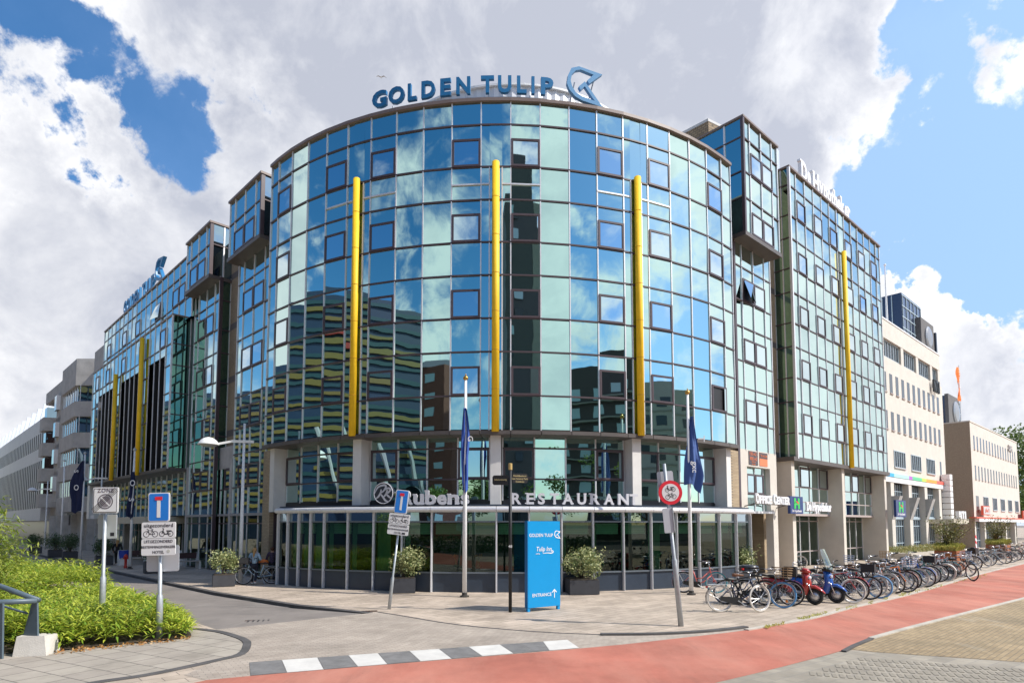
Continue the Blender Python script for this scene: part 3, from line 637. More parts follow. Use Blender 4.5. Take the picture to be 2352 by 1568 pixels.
# dark glass return between bay two and the brick
curtain(lw,[xy(WL(8.8,-.7)),xy(WL(8.8,-1.34))],[3.3,6.62,8.03,9.88,11.31,13.16,14.59,16.44,17.9],glass=GLD,mw=.07)
lbox(lw,'corner_post',FRM,8.68,8.86,-.85,-.66,0,17.85)
# lower infill between bays: grey lintel, three windows, door level
lbox(lw,'lintel',CON2,5.8,8.85,-2.2,-1.0,6.0,7.3)
curtain(lw,LP(6.1,8.6,-1.05,[1,1.3,1.3]),[3.3,4.75,6.0],lambda i:[(4.75,5.98,'w')] if i else [],mw=.06)
curtain(lw,LP(6.1,8.6,-1.05,[1,1.3,1.3]),[.1,2.75,3.2],glass=GLC,z0=.05)
lbox(lw,'wall',DRK,6.1,8.6,-2.4,-1.2,3.2,6.0); lbox(lw,'back_wall',M('dim back wall'),6.1,8.6,-3.0,-2.6,0,3.2)
lbox(lw,'ledge',M('grey ledge'),6.1,8.6,-1.2,-.9,3.18,3.3)
# dark end wall and corner post beside the drum
lbox(lw,'corner_post',FRM,.02,.24,-.85,-.55,0,6.4)
lbox(lw,'brick_wall',BRL,-.55,-.02,-1.5,-1.2,0,6.35)
# main body behind
lbox(lw,'wall',DRK,-1.5,37,-14,-5.01,0,20.2)
# big glass block: set-back top and projecting lower box with recesses
n_=18
curtain(lw,LP(13.15,37.4,-.5,[1]*n_),[16.46,17.89,19.76,20.77],lambda i:[(17.91,19.15,'o' if i==12 else 'w')] if i in (1,5,8,12,15) or i==16 else [],mw=.06,wf=.075)
lbox(lw,'wall',DRK,13.2,37.35,-5,-.71,6.3,20.7); lbox(lw,'wall',DRK,13.2,37.35,-5,-1.05,3.25,6.25); lbox(lw,'coping',M('brown coping'),13.15,37.5,-5,-.42,20.78,20.88)
curtain(lw,[xy(WL(13.15,-.5)),xy(WL(13.15,-.9))],[16.46,17.89,19.76,20.77],glass=GLD,mw=.07)
nb=18; s0,s1=13.9,36.6
P_=LP(s0,s1,.4,[1]*nb)
curtain(lw,P_,[14.0,14.59,16.46],lambda i:[(14.61,15.9,'w')] if i in (1,4,8,12,16) else [],mw=.06)
lbox(lw,'wall',DRK,s0+.05,s1-.05,-.6,.3,13.95,16.4)
lbox(lw,'coping',M('brown coping'),s0-.03,s1+.03,-.5,.46,16.46,16.56)
def diag(t_): return .4-t_
# lower zone: folded glass with deep dark recesses between fins
lowl=[6.4,8.03,9.88,11.31,13.16,14.0]
for i in range(nb):
    a,c=P_[i],P_[i+1]; sA=s1-(s1-s0)*i/nb; sB=s1-(s1-s0)*(i+1)/nb
    if i in (0,1,6,7,12,13,17): curtain(lw,[a,c],lowl,glass=GL,mw=.06)
    else:
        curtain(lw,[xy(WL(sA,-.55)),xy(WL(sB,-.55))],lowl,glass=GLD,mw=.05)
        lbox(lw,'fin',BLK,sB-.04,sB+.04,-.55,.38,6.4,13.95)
        b=MB(); b.obox(WL(sB-.04,.38,6.4),dL*.08,nL*.05,Vector((0,0,7.55))); b.build('fin_edge',ALU,lw)
for s_ in (27.4,20.1):
    b=MB(); p=WL(s_,.62,6.2); b.tube([p,p+Vector((0,0,8.6 if s_>25 else 10.0))],.15,14); b.build('yellow_tube',YEL,lw,True)
lbox(lw,'wall',DRK,s0+.05,s1-.05,-.7,-.56,6.3,13.95)
lbox(lw,'soffit',SOF,s0-.03,s1+.03,-1.6,.5,6.2,6.4)
# its dark end face
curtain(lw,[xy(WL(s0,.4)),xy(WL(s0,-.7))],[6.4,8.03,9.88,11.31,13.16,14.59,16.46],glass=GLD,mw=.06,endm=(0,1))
lbox(lw,'corner_post',ALU,s0-.05,s0+.05,.36,.46,6.3,16.46)
# ground and first floor under the block
curtain(lw,LP(13.5,36,-.9,[1]*18),[3.3,4.7,6.2],glass=GL,mw=.07,z0=3.3)
curtain(lw,LP(13.9,36,-1.8,[1]*18),[.1,2.2,2.75],glass=GLC,mw=.07)
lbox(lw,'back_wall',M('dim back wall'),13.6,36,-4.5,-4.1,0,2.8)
lbox(lw,'entrance_canopy',M('cream canopy',(.50,.46,.36),.6),16.5,30,-2.3,.9,2.75,3.22)
for s_ in (13.9,18.5,24,30): lbox(lw,'pillar',CON2,s_-.25,s_+.25,-1.6,-1.0,0,3.25)
lbox(lw,'pillar',M('cream canopy'),16.3,16.75,-.2,.3,0,2.75); lbox(lw,'end_wall',ALU,36.55,37.4,-3,.3,3.2,13.2)
finalize(lw,(-24,41,0))
# ================= RIGHT WING =================
rw=thing('office_wing','tall right glass block with one yellow tube, hanging bay and beige ground floor piers','building')
# hanging bay
curtain(rw,RP_(1.45,5.4,0,[.7,1.25,1.25,.7]),[17.9,19.76,21.17,23.02,24.05],lambda i:[(17.92,19.14,'w'),(21.19,22.4,'w')] if i in (1,2) else [],mw=.07)
curtain(rw,[xy(WR(1.45,-2.6)),xy(WR(1.45,-1.0)),xy(WR(1.45,0))],[17.9,19.76,21.17,23.02,24.05],glass=GL,mw=.09)
lbx=rbox(rw,'wall',DRK,1.52,5.35,-4,-.1,17.95,24.0)
rbox(rw,'corner_post',FRM,1.36,1.52,-.06,.1,17.85,24.07); rbox(rw,'soffit',SOF,1.35,5.5,-3,.1,17.66,17.88); rbox(rw,'coping',M('brown coping'),1.36,5.46,-4,.12,24.06,24.16)
curtain(rw,RP_(1.6,5.6,-.7,[.7,1.25,1.25,.7]),[6.62,8.03,9.88,11.31,13.16,14.59,16.44,17.7],lambda i:[(8.05,9.3,'w'),(11.33,12.57,'w'),(14.6,15.85,'o' if i==1 else 'w')] if i in (1,2) else [],mw=.06)
rbox(rw,'wall',DRK,1.5,5.5,-4,-.85,6.5,17.7); rbox(rw,'corner_post',FRM,1.38,1.58,-.85,-.62,0,17.6)
# beige facade below the bay
b=MB()
for (a0,a1,z0,z1) in ((1.6,2.35,3.35,6.62),(4.95,5.75,3.35,6.62),(2.35,4.95,5.75,6.62),(1.6,2.0,0,3.35),(5.2,5.75,0,3.35)): b.obox(WR(a0,-1.1,z0),dR*(a1-a0),nR*.42,Vector((0,0,z1-z0)))
b.build('beige_facade',BEI,rw)
curtain(rw,RP_(2.3,5.0,-.95,[.5,1.25,1.25,.5]),[3.4,4.3,5.75],lambda i:[(4.3,5.4,'w')] if i in (1,2) else [],mw=.06,wf=.1)
rbox(rw,'ledge',ALU,1.95,5.2,-1.0,-.6,3.28,3.4); rbox(rw,'wall',BLK,1.6,5.75,-3.5,-2.6,0,6)
b=MB(); b.obox(WR(2.1,-1.8,0),dR*.1,nR*.1,Vector((0,0,3.2))); b.obox(WR(2.9,-1.8,0),dR*.12,nR*.1,Vector((0,0,3.2))); b.obox(WR(4.6,-1.8,0),dR*.1,nR*.1,Vector((0,0,3.2))); 
BLUF=M('blue door frame',(.02,.16,.45),.4)
b.obox(WR(2.05,-1.84,2.7),dR*2.7,nR*.05,Vector((0,0,.12)))
b.build('door_frame',M('dark bronze frame',(.12,.10,.09),.4),rw)
d=rbox(rw,'door',GLK,3.1,4.5,-1.82,-1.78,.05,2.4); b=MB(); b.obox(WR(3.75,-1.76,.2),dR*.12,nR*.05,Vector((0,0,2.0))); b.build('handle_panel',BLUF,d)
# two letting posters on the beige facade
OR=M('poster orange',(.75,.22,.10),.7)
pk=MB(); pk.obox(WR(2.55,-.675,5.85),dR*1.0,nR*.02,Vector((0,0,.72))); po=pk.build('letting_poster',M('poster charcoal',(.09,.08,.09),.7),rw)
f=plane_fn(WR(3.05,-.65,6.35),dR); text('150 m2 -\n800 m2',.26,f,.006).build('poster_text',M('poster orange'),po)
text('kantoor\nte huur',.13,plane_fn(WR(3.05,-.65,5.98),dR),.006).build('poster_text',M('poster orange'),po)
pk=MB(); pk.obox(WR(3.75,-.675,5.85),dR*.9,nR*.02,Vector((0,0,.72))); po=pk.build('letting_poster',M('poster orange'),rw)
pk=MB(); pk.obox(WR(3.75,-.655,6.25),dR*.9,nR*.008,Vector((0,0,.32))); pk.build('poster_head',M('poster charcoal'),po)
text('TE HUUR',.19,plane_fn(WR(4.2,-.64,6.33),dR),.006).build('poster_text',OR,po)
# brick strip and green glass return
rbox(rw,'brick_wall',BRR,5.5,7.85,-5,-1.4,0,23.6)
for z in (6.6,9.9,13.2,16.5): rbox(rw,'brick_course',DKBR,5.5,7.85,-1.41,-1.397,z,z+.35)
curtain(rw,[xy(WR(7.8,-1.39)),xy(WR(7.8,-.85)),xy(WR(7.8,-.35))],[6.62,8.03,9.88,11.31,13.16,14.59,16.44,17.89,19.76,21.17,23.02,24.05],glass=GLD,mw=.07)
# brick stair head on the roof
SZ=25.4; sA,sB_,sC=G(1563,312,SZ),G(1627,279,SZ),G(1656,293,SZ); dz=Vector((0,0,-1)); uu=(sB_-sA); vv=(sC-sB_); vv=vv.normalized()*4.0
b=MB(); q=[Vector((p.x,p.y,0)) for p in (sA,sB_,sB_+vv,sA+vv)]; b.prism([xy(p) for p in q],20.8,SZ); t=b.build('stair_head',brick_mat('sand brick stair head',(uu.normalized().x,uu.normalized().y),(.36,.27,.17),(.27,.20,.125),(.15,.12,.09),bw=.25,rh=.14,ms=.02),rw)
b=MB(); b.prism([xy(p+(p-(q[0]+q[2])/2)*.02) for p in q],SZ+.01,SZ+.16); b.build('stair_head_coping',M('pale coping',(.5,.5,.5),.6),t)
# big block
cw=[.95]+[1.27]*5+[.42,.44,.42]+[1.27]*5+[.8]
bp=RP_(7.8,23.6,-.4,cw); R2L=[6.62,8.03,9.88,11.31,13.16,14.59,16.44,17.89,19.76,21.17,23.02,24.05]
wset={1,3,5,9,11,13}
curtain(rw,bp,R2L,lambda i:[(z,z+1.22,'w') for z in (8.05,11.33,14.61,17.9,21.19)] if i in wset else [],mw=.06,mtop=lambda i:21.1 if i in (7,8) else None,wf=.07)
pt=WR(7.8+15.8*(.95+1.27*5+.64)/sum(cw),-.2); b=MB(); b.tube([pt+Vector((0,0,6.45)),pt+Vector((0,0,21.25))],.15,16); b.build('yellow_tube',YEL,rw,True)
rbox(rw,'wall',DRK,7.9,23.55,-9,-.5,6.5,24.0); rbox(rw,'coping',M('brown coping'),7.72,23.7,-9,-.28,24.06,24.18); rbox(rw,'corner_post',ALU,7.7,7.84,-.42,-.28,6.5,24.06)
rbox(rw,'soffit',SOF,7.2,23.75,-3,-.3,6.36,6.6)
rbox(rw,'end_wall',BEI,23.56,23.75,-9,-.6,0,24.0)
PLW=M('pale pier concrete',(.62,.57,.50),.85,0,.06,1.4)
for s_ in (7.35,14.95,23.2): rbox(rw,'pillar',PLW,s_,s_+.42,-2.3,-.55,0,6.36)
for (a0,a1) in ((7.8,14.93),(15.4,23.18)):
    nn_=5 if a0<10 else 6
    curtain(rw,RP_(a0,a1,-1.5,[1]*nn_),[3.35,4.1,5.0,6.36],lambda i:[(5.0,6.3,'w')] if i in (0,nn_-1,nn_//2) else [],mw=.07,barm=M('pinkish rail',(.45,.38,.36),.5),wf=.07)
    rbox(rw,'ledge',M('pinkish rail'),a0,a1,-1.7,-1.35,3.22,3.36)
    curtain(rw,RP_(a0,a1,-2.2,[1]*nn_),[.1,.95,2.9,3.2],glass=GLC,mw=.08,barm=M('pinkish rail'),z0=.05)
    rbox(rw,'wall',DRK,a0,a1,-4,-1.65,3.25,6.36)
rbox(rw,'back_wall',M('office back wall',(.22,.19,.16),.8),7.8,23.2,-5.2,-5,0,3.3)
d=rbox(rw,'door',M('brown door',(.14,.10,.08),.5),8.7,10.3,-2.18,-2.12,.05,2.35)
b=MB()
for a0 in (8.65,9.42,10.25): b.obox(WR(a0,-2.12,.05),dR*.14,nR*.06,Vector((0,0,2.4)))
b.obox(WR(8.65,-2.12,2.35),dR*1.74,nR*.06,Vector((0,0,.14))); b.build('door_frame',BLUF,d)
finalize(rw,(16,36,0))
# ================= PALE OFFICE =================
def wframe(root,s0,s1,t,z0,z1,nv,nh=0,fm=None,gl=M('slot glass',(.035,.045,.055),.22),dep=.12,hs=None):
    "recessed window: dark reveal, glass, bars"
    b=MB(); Z=Vector((0,0,1)); b.obox(WR(s0,t-.02,z0),dR*(s1-s0),nR*.03,Z*(z1-z0)); f=b.build('window',gl,root)
    b=MB(); b.obox(WR(s0-.02,t,z0-.07),dR*(s1-s0+.04),nR*.10,Z*.065); b.build('sill',M('pinkish rail'),f)
    if nv or nh:
        b=MB()
        for k in range(nv+2): 
            x=s0+(s1-s0-.06)*k/(nv+1); b.obox(WR(x,t+.01,z0),dR*.06,nR*.05,Z*(z1-z0))
        for z in (hs or [z0,z1-.06]): b.obox(WR(s0,t+.012,z),dR*(s1-s0),nR*.044,Z*.07)
        b.build('frame',fm or M('pale blue frame',(.42,.52,.58),.4),f)
pa_=thing('office_building','long beige office with narrow slot windows and a rainbow stripe over its shops','office')
t0=-2.5
rbox(pa_,'wall',BEI,24.5,49.3,-14,t0,6.3,17.35); rbox(pa_,'wall',BEI,24.5,48.9,-14,t0,19.05,20.7); rbox(pa_,'wall',DRK,24.5,48.8,-14,t0-.5,17.35,19.05); rbox(pa_,'wall',DRK,24.6,49.2,-14,-4.2,0,6.3)
rbox(pa_,'coping',WHT,24.4,49,-14,t0+.05,20.7,20.82)
for a0,a1,nv in ((27.5,30.2,3),(31.3,35.7,5),(36.5,40.3,5),(41.3,45.1,5),(46.1,48,2)): wframe(pa_,a0,a1,t0-.25,17.5,19.0,nv,0)
for a0 in (30.4,35.9,40.5,45.3,48.15): rbox(pa_,'pillar',BEI,a0-.05,a0+.7,t0-.8,t0-.02,17.35,19.05)
for z0,z1 in ((14.25,16.0),(10.95,12.6)):
    for k in range(13): wframe(pa_,28.9-1.68+k*1.68*.985,29.7-1.68+k*1.68*.985,t0,z0,z1,0,0)
for a0,a1,nv in ((27.3,30.5,3),(32.5,35.6,4),(37.4,40.4,4),(42.3,45.1,4),(47.1,47.7,0)): wframe(pa_,a0,a1,t0,7.7,9.2,nv,0)
cols=[(.05,.42,.72),(.42,.72,.70),(.45,.12,.55),(.12,.55,.28),(.50,.68,.10),(.85,.36,.05),(.80,.13,.09)]
xs_=[26.4,31.2,35.3,36.3,39.2,40.6,44.2,49.6]
for i,c in enumerate(cols): rbox(pa_,'coloured_fascia',M('fascia %d'%i,c,.5),xs_[i],xs_[i+1],t0-.3,t0+.35,6.75,7.05)
rbox(pa_,'lintel',WHT,24.6,49.4,t0-.5,t0+.3,6.3,6.74)
for k in range(5):
    a0=25.6+k*4.9; rbox(pa_,'pillar',BEI,a0,a0+.85,t0-1.5,t0+.25,0,6.3)
    if k<4:
        wframe(pa_,a0+.9,a0+4.85,t0-.3,3.35,6.25,5,2,M('pale blue frame'),M('slot glass'),hs=[3.35,4.2,5.6]); wframe(pa_,a0+.9,a0+4.85,t0-.3,.6,3.15,5,2,M('pale blue frame'),M('slot glass'),hs=[.6,1.0,2.5,3.08])
        rbox(pa_,'ledge',M('pale blue frame'),a0+.9,a0+4.85,t0-.5,t0-.15,3.16,3.34)
for k in (1,2,3):
    a0=25.6+k*4.9; b=MB(); Z=Vector((0,0,1)); b.add([WR(a0+.02,t0+.26,3.1),WR(a0+.83,t0+.26,3.1),WR(a0+.83,t0+.9,5.1),WR(a0+.02,t0+.9,5.1),WR(a0+.02,t0+.26,5.1),WR(a0+.83,t0+.26,5.1)],((0,1,2,3),(3,2,5,4),(0,3,4),(1,5,2))); b.build('wedge_lamp',CON2,pa_)
# banded white corner pier and entrance canopy
b=MB()
for k in range(8): b.obox(WR(46.9,t0+.1,3.1+k*.6),dR*1.0,nR*.75,Vector((0,0,.52)))
b.build('banded_pier',WHT,pa_)
rbox(pa_,'entrance_canopy',M('cream canopy'),41.5,47.2,t0+.0,t0+2.2,2.75,3.2)
Zv=Vector((0,0,1))
b=MB(); b.obox(WR(49.3,t0-1,0),dR*.35,nR*.7,Zv*23.4); b.build('dark_pipe_strip',M('dark blue panel',(.03,.04,.06),.4),pa_)
# roof tower with disc
rbox(pa_,'roof_tower',M('tower glass',(.05,.07,.12),.15,.3),40,46.4,-8,-3.4,20.8,25.6)
b=MB()
for k in range(6): b.obox(WR(40.2+k*1.2,-3.39,20.9),dR*.08,nR*.05,Zv*4.6)
for k in range(5): b.obox(WR(39.98,-4.2-k*.85,20.9),dR*-.05,nR*-.08,Zv*4.6)
for k in range(5): b.obox(WR(40,-3.385,20.95+k*1.1),dR*6.4,nR*.05,Zv*.08)
b.build('tower_bars',M('pale blue frame'),pa_)
slab=rbox(pa_,'roof_slab',M('charcoal render',(.13,.125,.125),.8,0,.1,2),44.3,48.9,-4.2,-2.9,20.75,24.0)
b=MB(); f=plane_fn(WR(46.6,-2.9,22.1),dR); m_=Matrix((dR,Vector((0,0,1)),nR)).transposed()
b.lathe([(1.15,0),(1.15,.12),(.95,.22),(.01,.36)],WR(46.6,-2.9,22.3),24,mat=m_); b.build('disc',M('disc steel',(.30,.31,.33),.35,.5),slab)
finalize(pa_,(38,54,0))
b=MB(); p=WR(37.5,-4,20.8); b.tube([p,p+Vector((0,0,7.0))],[.11,.05],8); b.sphere(p+Vector((0,0,7.05)),.13,5); o=b.build('flagpole',WHT); tag(o,'bare white flagpole on the roof of the beige office beside its glass tower','flagpole'); finmesh(o,p)
# ================= FAR RIGHT OFFICE =================
fb=thing('office_building','far right sand coloured office with two rows of slot windows and shops with red fascia','office')
t1=-1.6; SH=56.3; 
rbox(fb,'wall',BEI,SH,83.8,-12,t1,3.5,14.3); rbox(fb,'wall',DRK,SH+.3,83.7,-12,t1-1.6,0,3.5); rbox(fb,'side_wall',M('brown roughcast',(.34,.27,.20),.95,0,.15,8,.5,30),SH-.03,SH-.001,-12,t1+.01,0,14.3)  # side wall coloured darker and browner than the front
rbox(fb,'coping',BEI,SH-.06,83.9,-12,t1+.05,14.31,14.45)
for z0,z1 in ((11.3,12.9),(7.85,9.45)):
    for k in range(16): wframe(fb,57.7+k*1.6,58.3+k*1.6,t1,z0,z1,0,0)
for a0,a1 in ((57.5,58.9),(61.1,63.6),(66.1,68.4),(70.7,73.1),(75.4,77.8),(80.1,82.4)): wframe(fb,a0,a1,t1,4.4,5.95,2 if a0>60 else 0,0)
REDF=M('red fascia',(.72,.13,.07),.5)
rbox(fb,'shop_fascia',REDF,SH-1.5,83.9,t1-.2,t1+.5,3.38,3.52); rbox(fb,'shop_canopy',WHT,SH,83.9,t1-.2,t1+.45,3.0,3.37)
for a0,a1 in ((57.2,61),(61.8,66.6),(67.6,73),(73.8,79),(80,83.5)): wframe(fb,a0,a1,t1-.5,.05,2.9,3,0,M('pale blue frame') if a0<63 else M('cream canopy'),M('slot glass'),hs=[.8,2.2])
for a0 in (56.3,61.1,66.8,73.1,79.2): rbox(fb,'pillar',BEI,a0,a0+.6,t1-1,t1+.0,0,2.98)
finalize(fb,(62,80,0))
# second roof tower with disc and orange flag
rt=thing('roof_tower','dark roof tower with a round disc behind the sand coloured office','tower')
rbox(rt,'glass_body',M('tower glass'),66,74,-12,-6,0,19.4); sl=rbox(rt,'slab',M('charcoal render'),66,71.6,-6,-5.6,10,19.6)
b=MB(); b.lathe([(1.5,0),(1.5,.12),(1.2,.25),(.01,.4)],WR(69.4,-5.6,17.5),24,mat=m_); b.build('disc',M('disc steel'),sl)
b=MB()
for k in range(5): b.obox(WR(71.7+k*.55,-5.98,14),dR*.08,nR*.05,Zv*5.3)
for k in range(5): b.obox(WR(71.7,-5.985,14.5+k*1.1),dR*2.3,nR*.05,Zv*.08)
b.build('bars',M('pale blue frame'),rt); finalize(rt,(62,85,0))
fl=thing('banner_pole','tall orange banner with white letters on a pole above the sand coloured office roof','flag')
p=WR(64.4,-4,14.3); b=MB(); b.tube([p,p+Vector((0,0,8.4))],.05,6); b.build('pole',WHT,fl)
b=MB(); V=[];n=14
for i in range(n+1):
    z=8.0-4.2*i/n; o_=.55+.25*math.sin(i*.45); w_=1.15*math.sin(PI*min(1,(i+2.2)/8))**.5 if i<4 else 1.1-.45*(i/n)
    for q in (0,.5,1): V.append(p+Vector((0,0,z))-dR*(.06+w_*q)+nR*(.12*math.sin(i*.6+q*3)))
fs=[(3*i+j,3*i+3+j,3*i+4+j,3*i+1+j) for i in range(n) for j in (0,1)]
b.add(V,fs); ob=b.build('banner',M('orange cloth',(.85,.20,.03),.7),fl)
text('S\nU\nE\nT\nS',.62,plane_fn(p+Vector((0,0,7.0))-dR*.6+nR*.16,dR),.01,.004).build('letters',WHT,ob); finalize(fl,p)
# ================= CONCRETE BUILDING LEFT =================
cb=thing('office_building','grey concrete building with chamfered projecting bays on the left street','office')
CC=CON2; ZC=[5.6,7.3,9.0,10.65,12.3,13.95,15.6,17.25,18.9,20.15]
def poly(ps): return [xy(WL(*q)) for q in ps]
def ring(root,name,ps,z0,z1,mat):
    b=MB(); b.prism(poly(ps),z0,z1); return b.build(name,mat,root)
body=[(38.5,-14),(38.5,-2.0),(72,-2.0),(72,-14)]
ring(cb,'wall',body,0,20.1,CC)
bay=[(45.5,-2.1),(47.6,-.1),(55.2,-.1),(57.2,-2.1)]; bayi=[(45.9,-2.1),(47.8,-.4),(55.0,-.4),(56.8,-2.1)]
bay2=[(38.6,-2.1),(38.6,-.9),(43.5,-.9),(45.2,-2.1)]; bay2i=[(38.8,-2.1),(38.8,-1.2),(43.3,-1.2),(44.8,-2.1)]
for k in range(0,9,2):
    ring(cb,'parapet',bay,ZC[k]-1.6 if k else 4.0,ZC[k],CC) 
    if k<8: ring(cb,'window_band',bayi,ZC[k],ZC[k+1],GLK); ring(cb,'window_band',bay2i,ZC[k],ZC[k+1],GLK)
    ring(cb,'parapet',bay2,ZC[k]-1.6 if k else 4.0,ZC[k],CC)
    # aluminium uprights in the band
    if k<8:
        b=MB()
        for s_,t_ in ((46.9,-1.22+.75),(47.8,-.36),(49,-.36),(50.2,-.36),(51.4,-.36),(52.6,-.36),(53.8,-.36),(55,-.36)): b.obox(WL(s_,t_,ZC[k]),dL*.12,nL*.06,Zv*(ZC[k+1]-ZC[k]))
        b.build('uprights',ALU,cb)
ring(cb,'parapet',bay,ZC[8],ZC[9],CC); ring(cb,'parapet',bay2,ZC[8],ZC[9],CC)
ring(cb,'parapet',[(57,-2.2),(57,-.9),(71.5,-.9),(72,-2.2)],18.6,20.1,CC)
for k,z in enumerate((6.9,10.2,13.5,16.8)):
    b=MB(); b.prism(poly([(60.4,-2.02),(60.9,-.9),(63.2,-.9),(63.6,-2.02)]),z-1.5,z+2.2 if k<3 else z+1.8); b.build('bay_wall',CC,cb)
    b=MB(); b.prism(poly([(61.0,-.95),(61.2,-.55),(62.6,-.55),(63.1,-.95)]),z-.2,z+1.55); w_=b.build('window',GLK,cb)
    b=MB(); b.obox(WL(61.0,-.98,z-.2),dL*.16,nL*.46,Zv*1.75); b.build('white_side',WHT,w_)
    for s_ in (58.2,65.3): b=MB(); b.obox(WL(s_,-2.05,z-.6),dL*.5,nL*.1,Zv*2.2); b.build('window',GLK,cb)
    b=MB(); b.prism(poly([(67.5,-2.02),(68.3,-.3),(70.8,-.3),(71.8,-2.02)]),z-2,z-.3); b.build('bay_wall',CC,cb)
    b=MB(); b.prism(poly([(68.3,-2.02),(68.8,-.7),(70.4,-.7),(71,-2.02)]),z-.3,z+1.1); b.build('window',GLK,cb)
# ground floor openings
for s_ in (40,43.5,47,51,55.5,60,64.5,69):
    b=MB(); b.obox(WL(s_,-2.06,.4),dL*2.0,nL*.1,Zv*2.3); b.build('window',GLK,cb)
    b=MB(); b.prism(poly([(s_-.9,-2.02),(s_-.7,-1.5),(s_-.3,-1.5),(s_-.1,-2.02)]),0,3.8); b.build('buttress',CC,cb)
b=MB(); b.obox(WL(57.3,-2.04,2.6),dL*3,nL*.06,Zv*5.2); b.build('dark_recess',BLK,cb)  # flat black panel paints in the shade of a recess
lg=MB(); lg=text('Duke',1.9,plane_fn(WL(59.2,-3,20.3),-dL),.15,.02,shear=.3); o=lg.build('rooftop_letters',M('dark letters',(.05,.06,.07),.5)); tag(o,'small dark script lettering standing on the grey concrete building roof','sign'); finmesh(o,WL(59.2,-3,20.1))
finalize(cb,(-52,66,0))
# ================= FAR WHITE BUILDING =================
wb=thing('office_building','far left white building with slot windows and a stepped glass roof','office')
lbox(wb,'wall',M('off white panels',(.66,.66,.66),.6,0,.05,.5),72.2,150,-14,-1.0,3.2,17.2); lbox(wb,'wall',DRK,72.3,150,-14,-2.2,0,3.2)
for k in range(44): lbox(wb,'window',M('matt dark glass',(.02,.025,.03),.6),73+k*1.72,73.75+k*1.72,-1.1,-.985,13.1,15.2)
for k in range(44): lbox(wb,'window_strip',M('matt dark glass'),73+k*1.72,73.9+k*1.72,-1.1,-.985,4.9,11.3)
for k in range(13):
    a0=74.2+k*5.6; b=MB(); b.add([WL(a0,-2,17.2),WL(a0,-5.5,17.2),WL(a0,-5.5,21),WL(a0,-2.6,21),WL(a0+.35,-2,17.2),WL(a0+.35,-5.5,17.2),WL(a0+.35,-5.5,21),WL(a0+.35,-2.6,21)],((0,1,2,3),(7,6,5,4),(0,3,7,4),(3,2,6,7))); b.build('roof_fin',M('pale fin',(.62,.66,.72),.5),wb)
    lbox(wb,'roof_glazing',GLK,a0+.4,a0+5.2,-7,-4.2,17.2,19.8)
finalize(wb,(-75,92,0))
lbb=MB(); lbb.obox(WL(120,-20,0),dL*30,nL*8,Zv*24.5); o=lbb.build('apartment_building',M('dark red brick',(.22,.07,.06),.85,0,.1,2)); tag(o,'dark red block showing above the white building at the left edge','building'); finmesh(o,WL(135,-16,0))
# ================= BUILDINGS ACROSS THE STREET (seen in the mirrored glass) =================
st=thing('office_building','blue and yellow striped office across the street, mirrored in the left of the round hotel','office')
YS=M('mustard panel',(.15,.115,.025),.5); BS=M('blue panel',(.010,.030,.07),.5); TG=M('teal window band',(.02,.06,.07),.4,.1); RS=M('red panel',(.28,.03,.02),.5)
S0=Vector((-43,-32,0)); S1=Vector((-78,38,0)); du=(S1-S0).normalized(); dn=Vector((du.y,-du.x,0)); 
if dn.x<0: dn=-dn
LN=(S1-S0).length
b=MB(); b.obox(S0-dn*14,du*LN,dn*14,Zv*35); b.build('wall',BS,st)
for k in range(14):
    z=6+k*2.05; x0_=rnd.choice((0,0,9,16,30)); x1_=LN-rnd.choice((0,0,12,26)); b=MB(); b.obox(S0+du*x0_+Zv*z,du*(x1_-x0_),dn*.4,Zv*rnd.uniform(.4,.8)); b.build('yellow_band',YS,st)
    b=MB(); b.obox(S0+Zv*(z+1.1),du*LN,dn*.25,Zv*.55); b.build('window_band',TG,st)
    if k==11: b=MB(); b.obox(S0+du*34+Zv*(z-.9),du*16,dn*.6,Zv*.6); b.build('red_band',RS,st)
for j in range(5):
    b=MB(); a=S0+du*(j*16+2)+dn*1.0; b.tube([a,a+du*5+Zv*16],.32,6); b.build('slanted_strut',M('grey strut',(.35,.37,.38),.6),st)
b=MB(); b.obox(S0-du*2.0-dn*.5,du*2.0,dn*1.8,Zv*36); b.build('white_edge',WHT,st)
finalize(st,(S0+S1)/2)
s2=thing('office_building','lower blue and yellow striped office wing across the street, mirrored in the left wing','office'); T0=S1+du*1.5; T1=Vector((-112,104,0)); d2=(T1-T0).normalized(); n2=Vector((d2.y,-d2.x,0)); L2_=(T1-T0).length
b=MB(); b.obox(T0-n2*12,d2*L2_,n2*12,Zv*27); b.build('wall',BS,s2)
for k in range(10):
    z=6+k*2.05; b=MB(); b.obox(T0+Zv*z,d2*L2_,n2*.4,Zv*.6); b.build('yellow_band',YS,s2); b=MB(); b.obox(T0+Zv*(z+1.1),d2*L2_,n2*.25,Zv*.5); b.build('window_band',TG,s2)
finalize(s2,(T0+T1)/2)
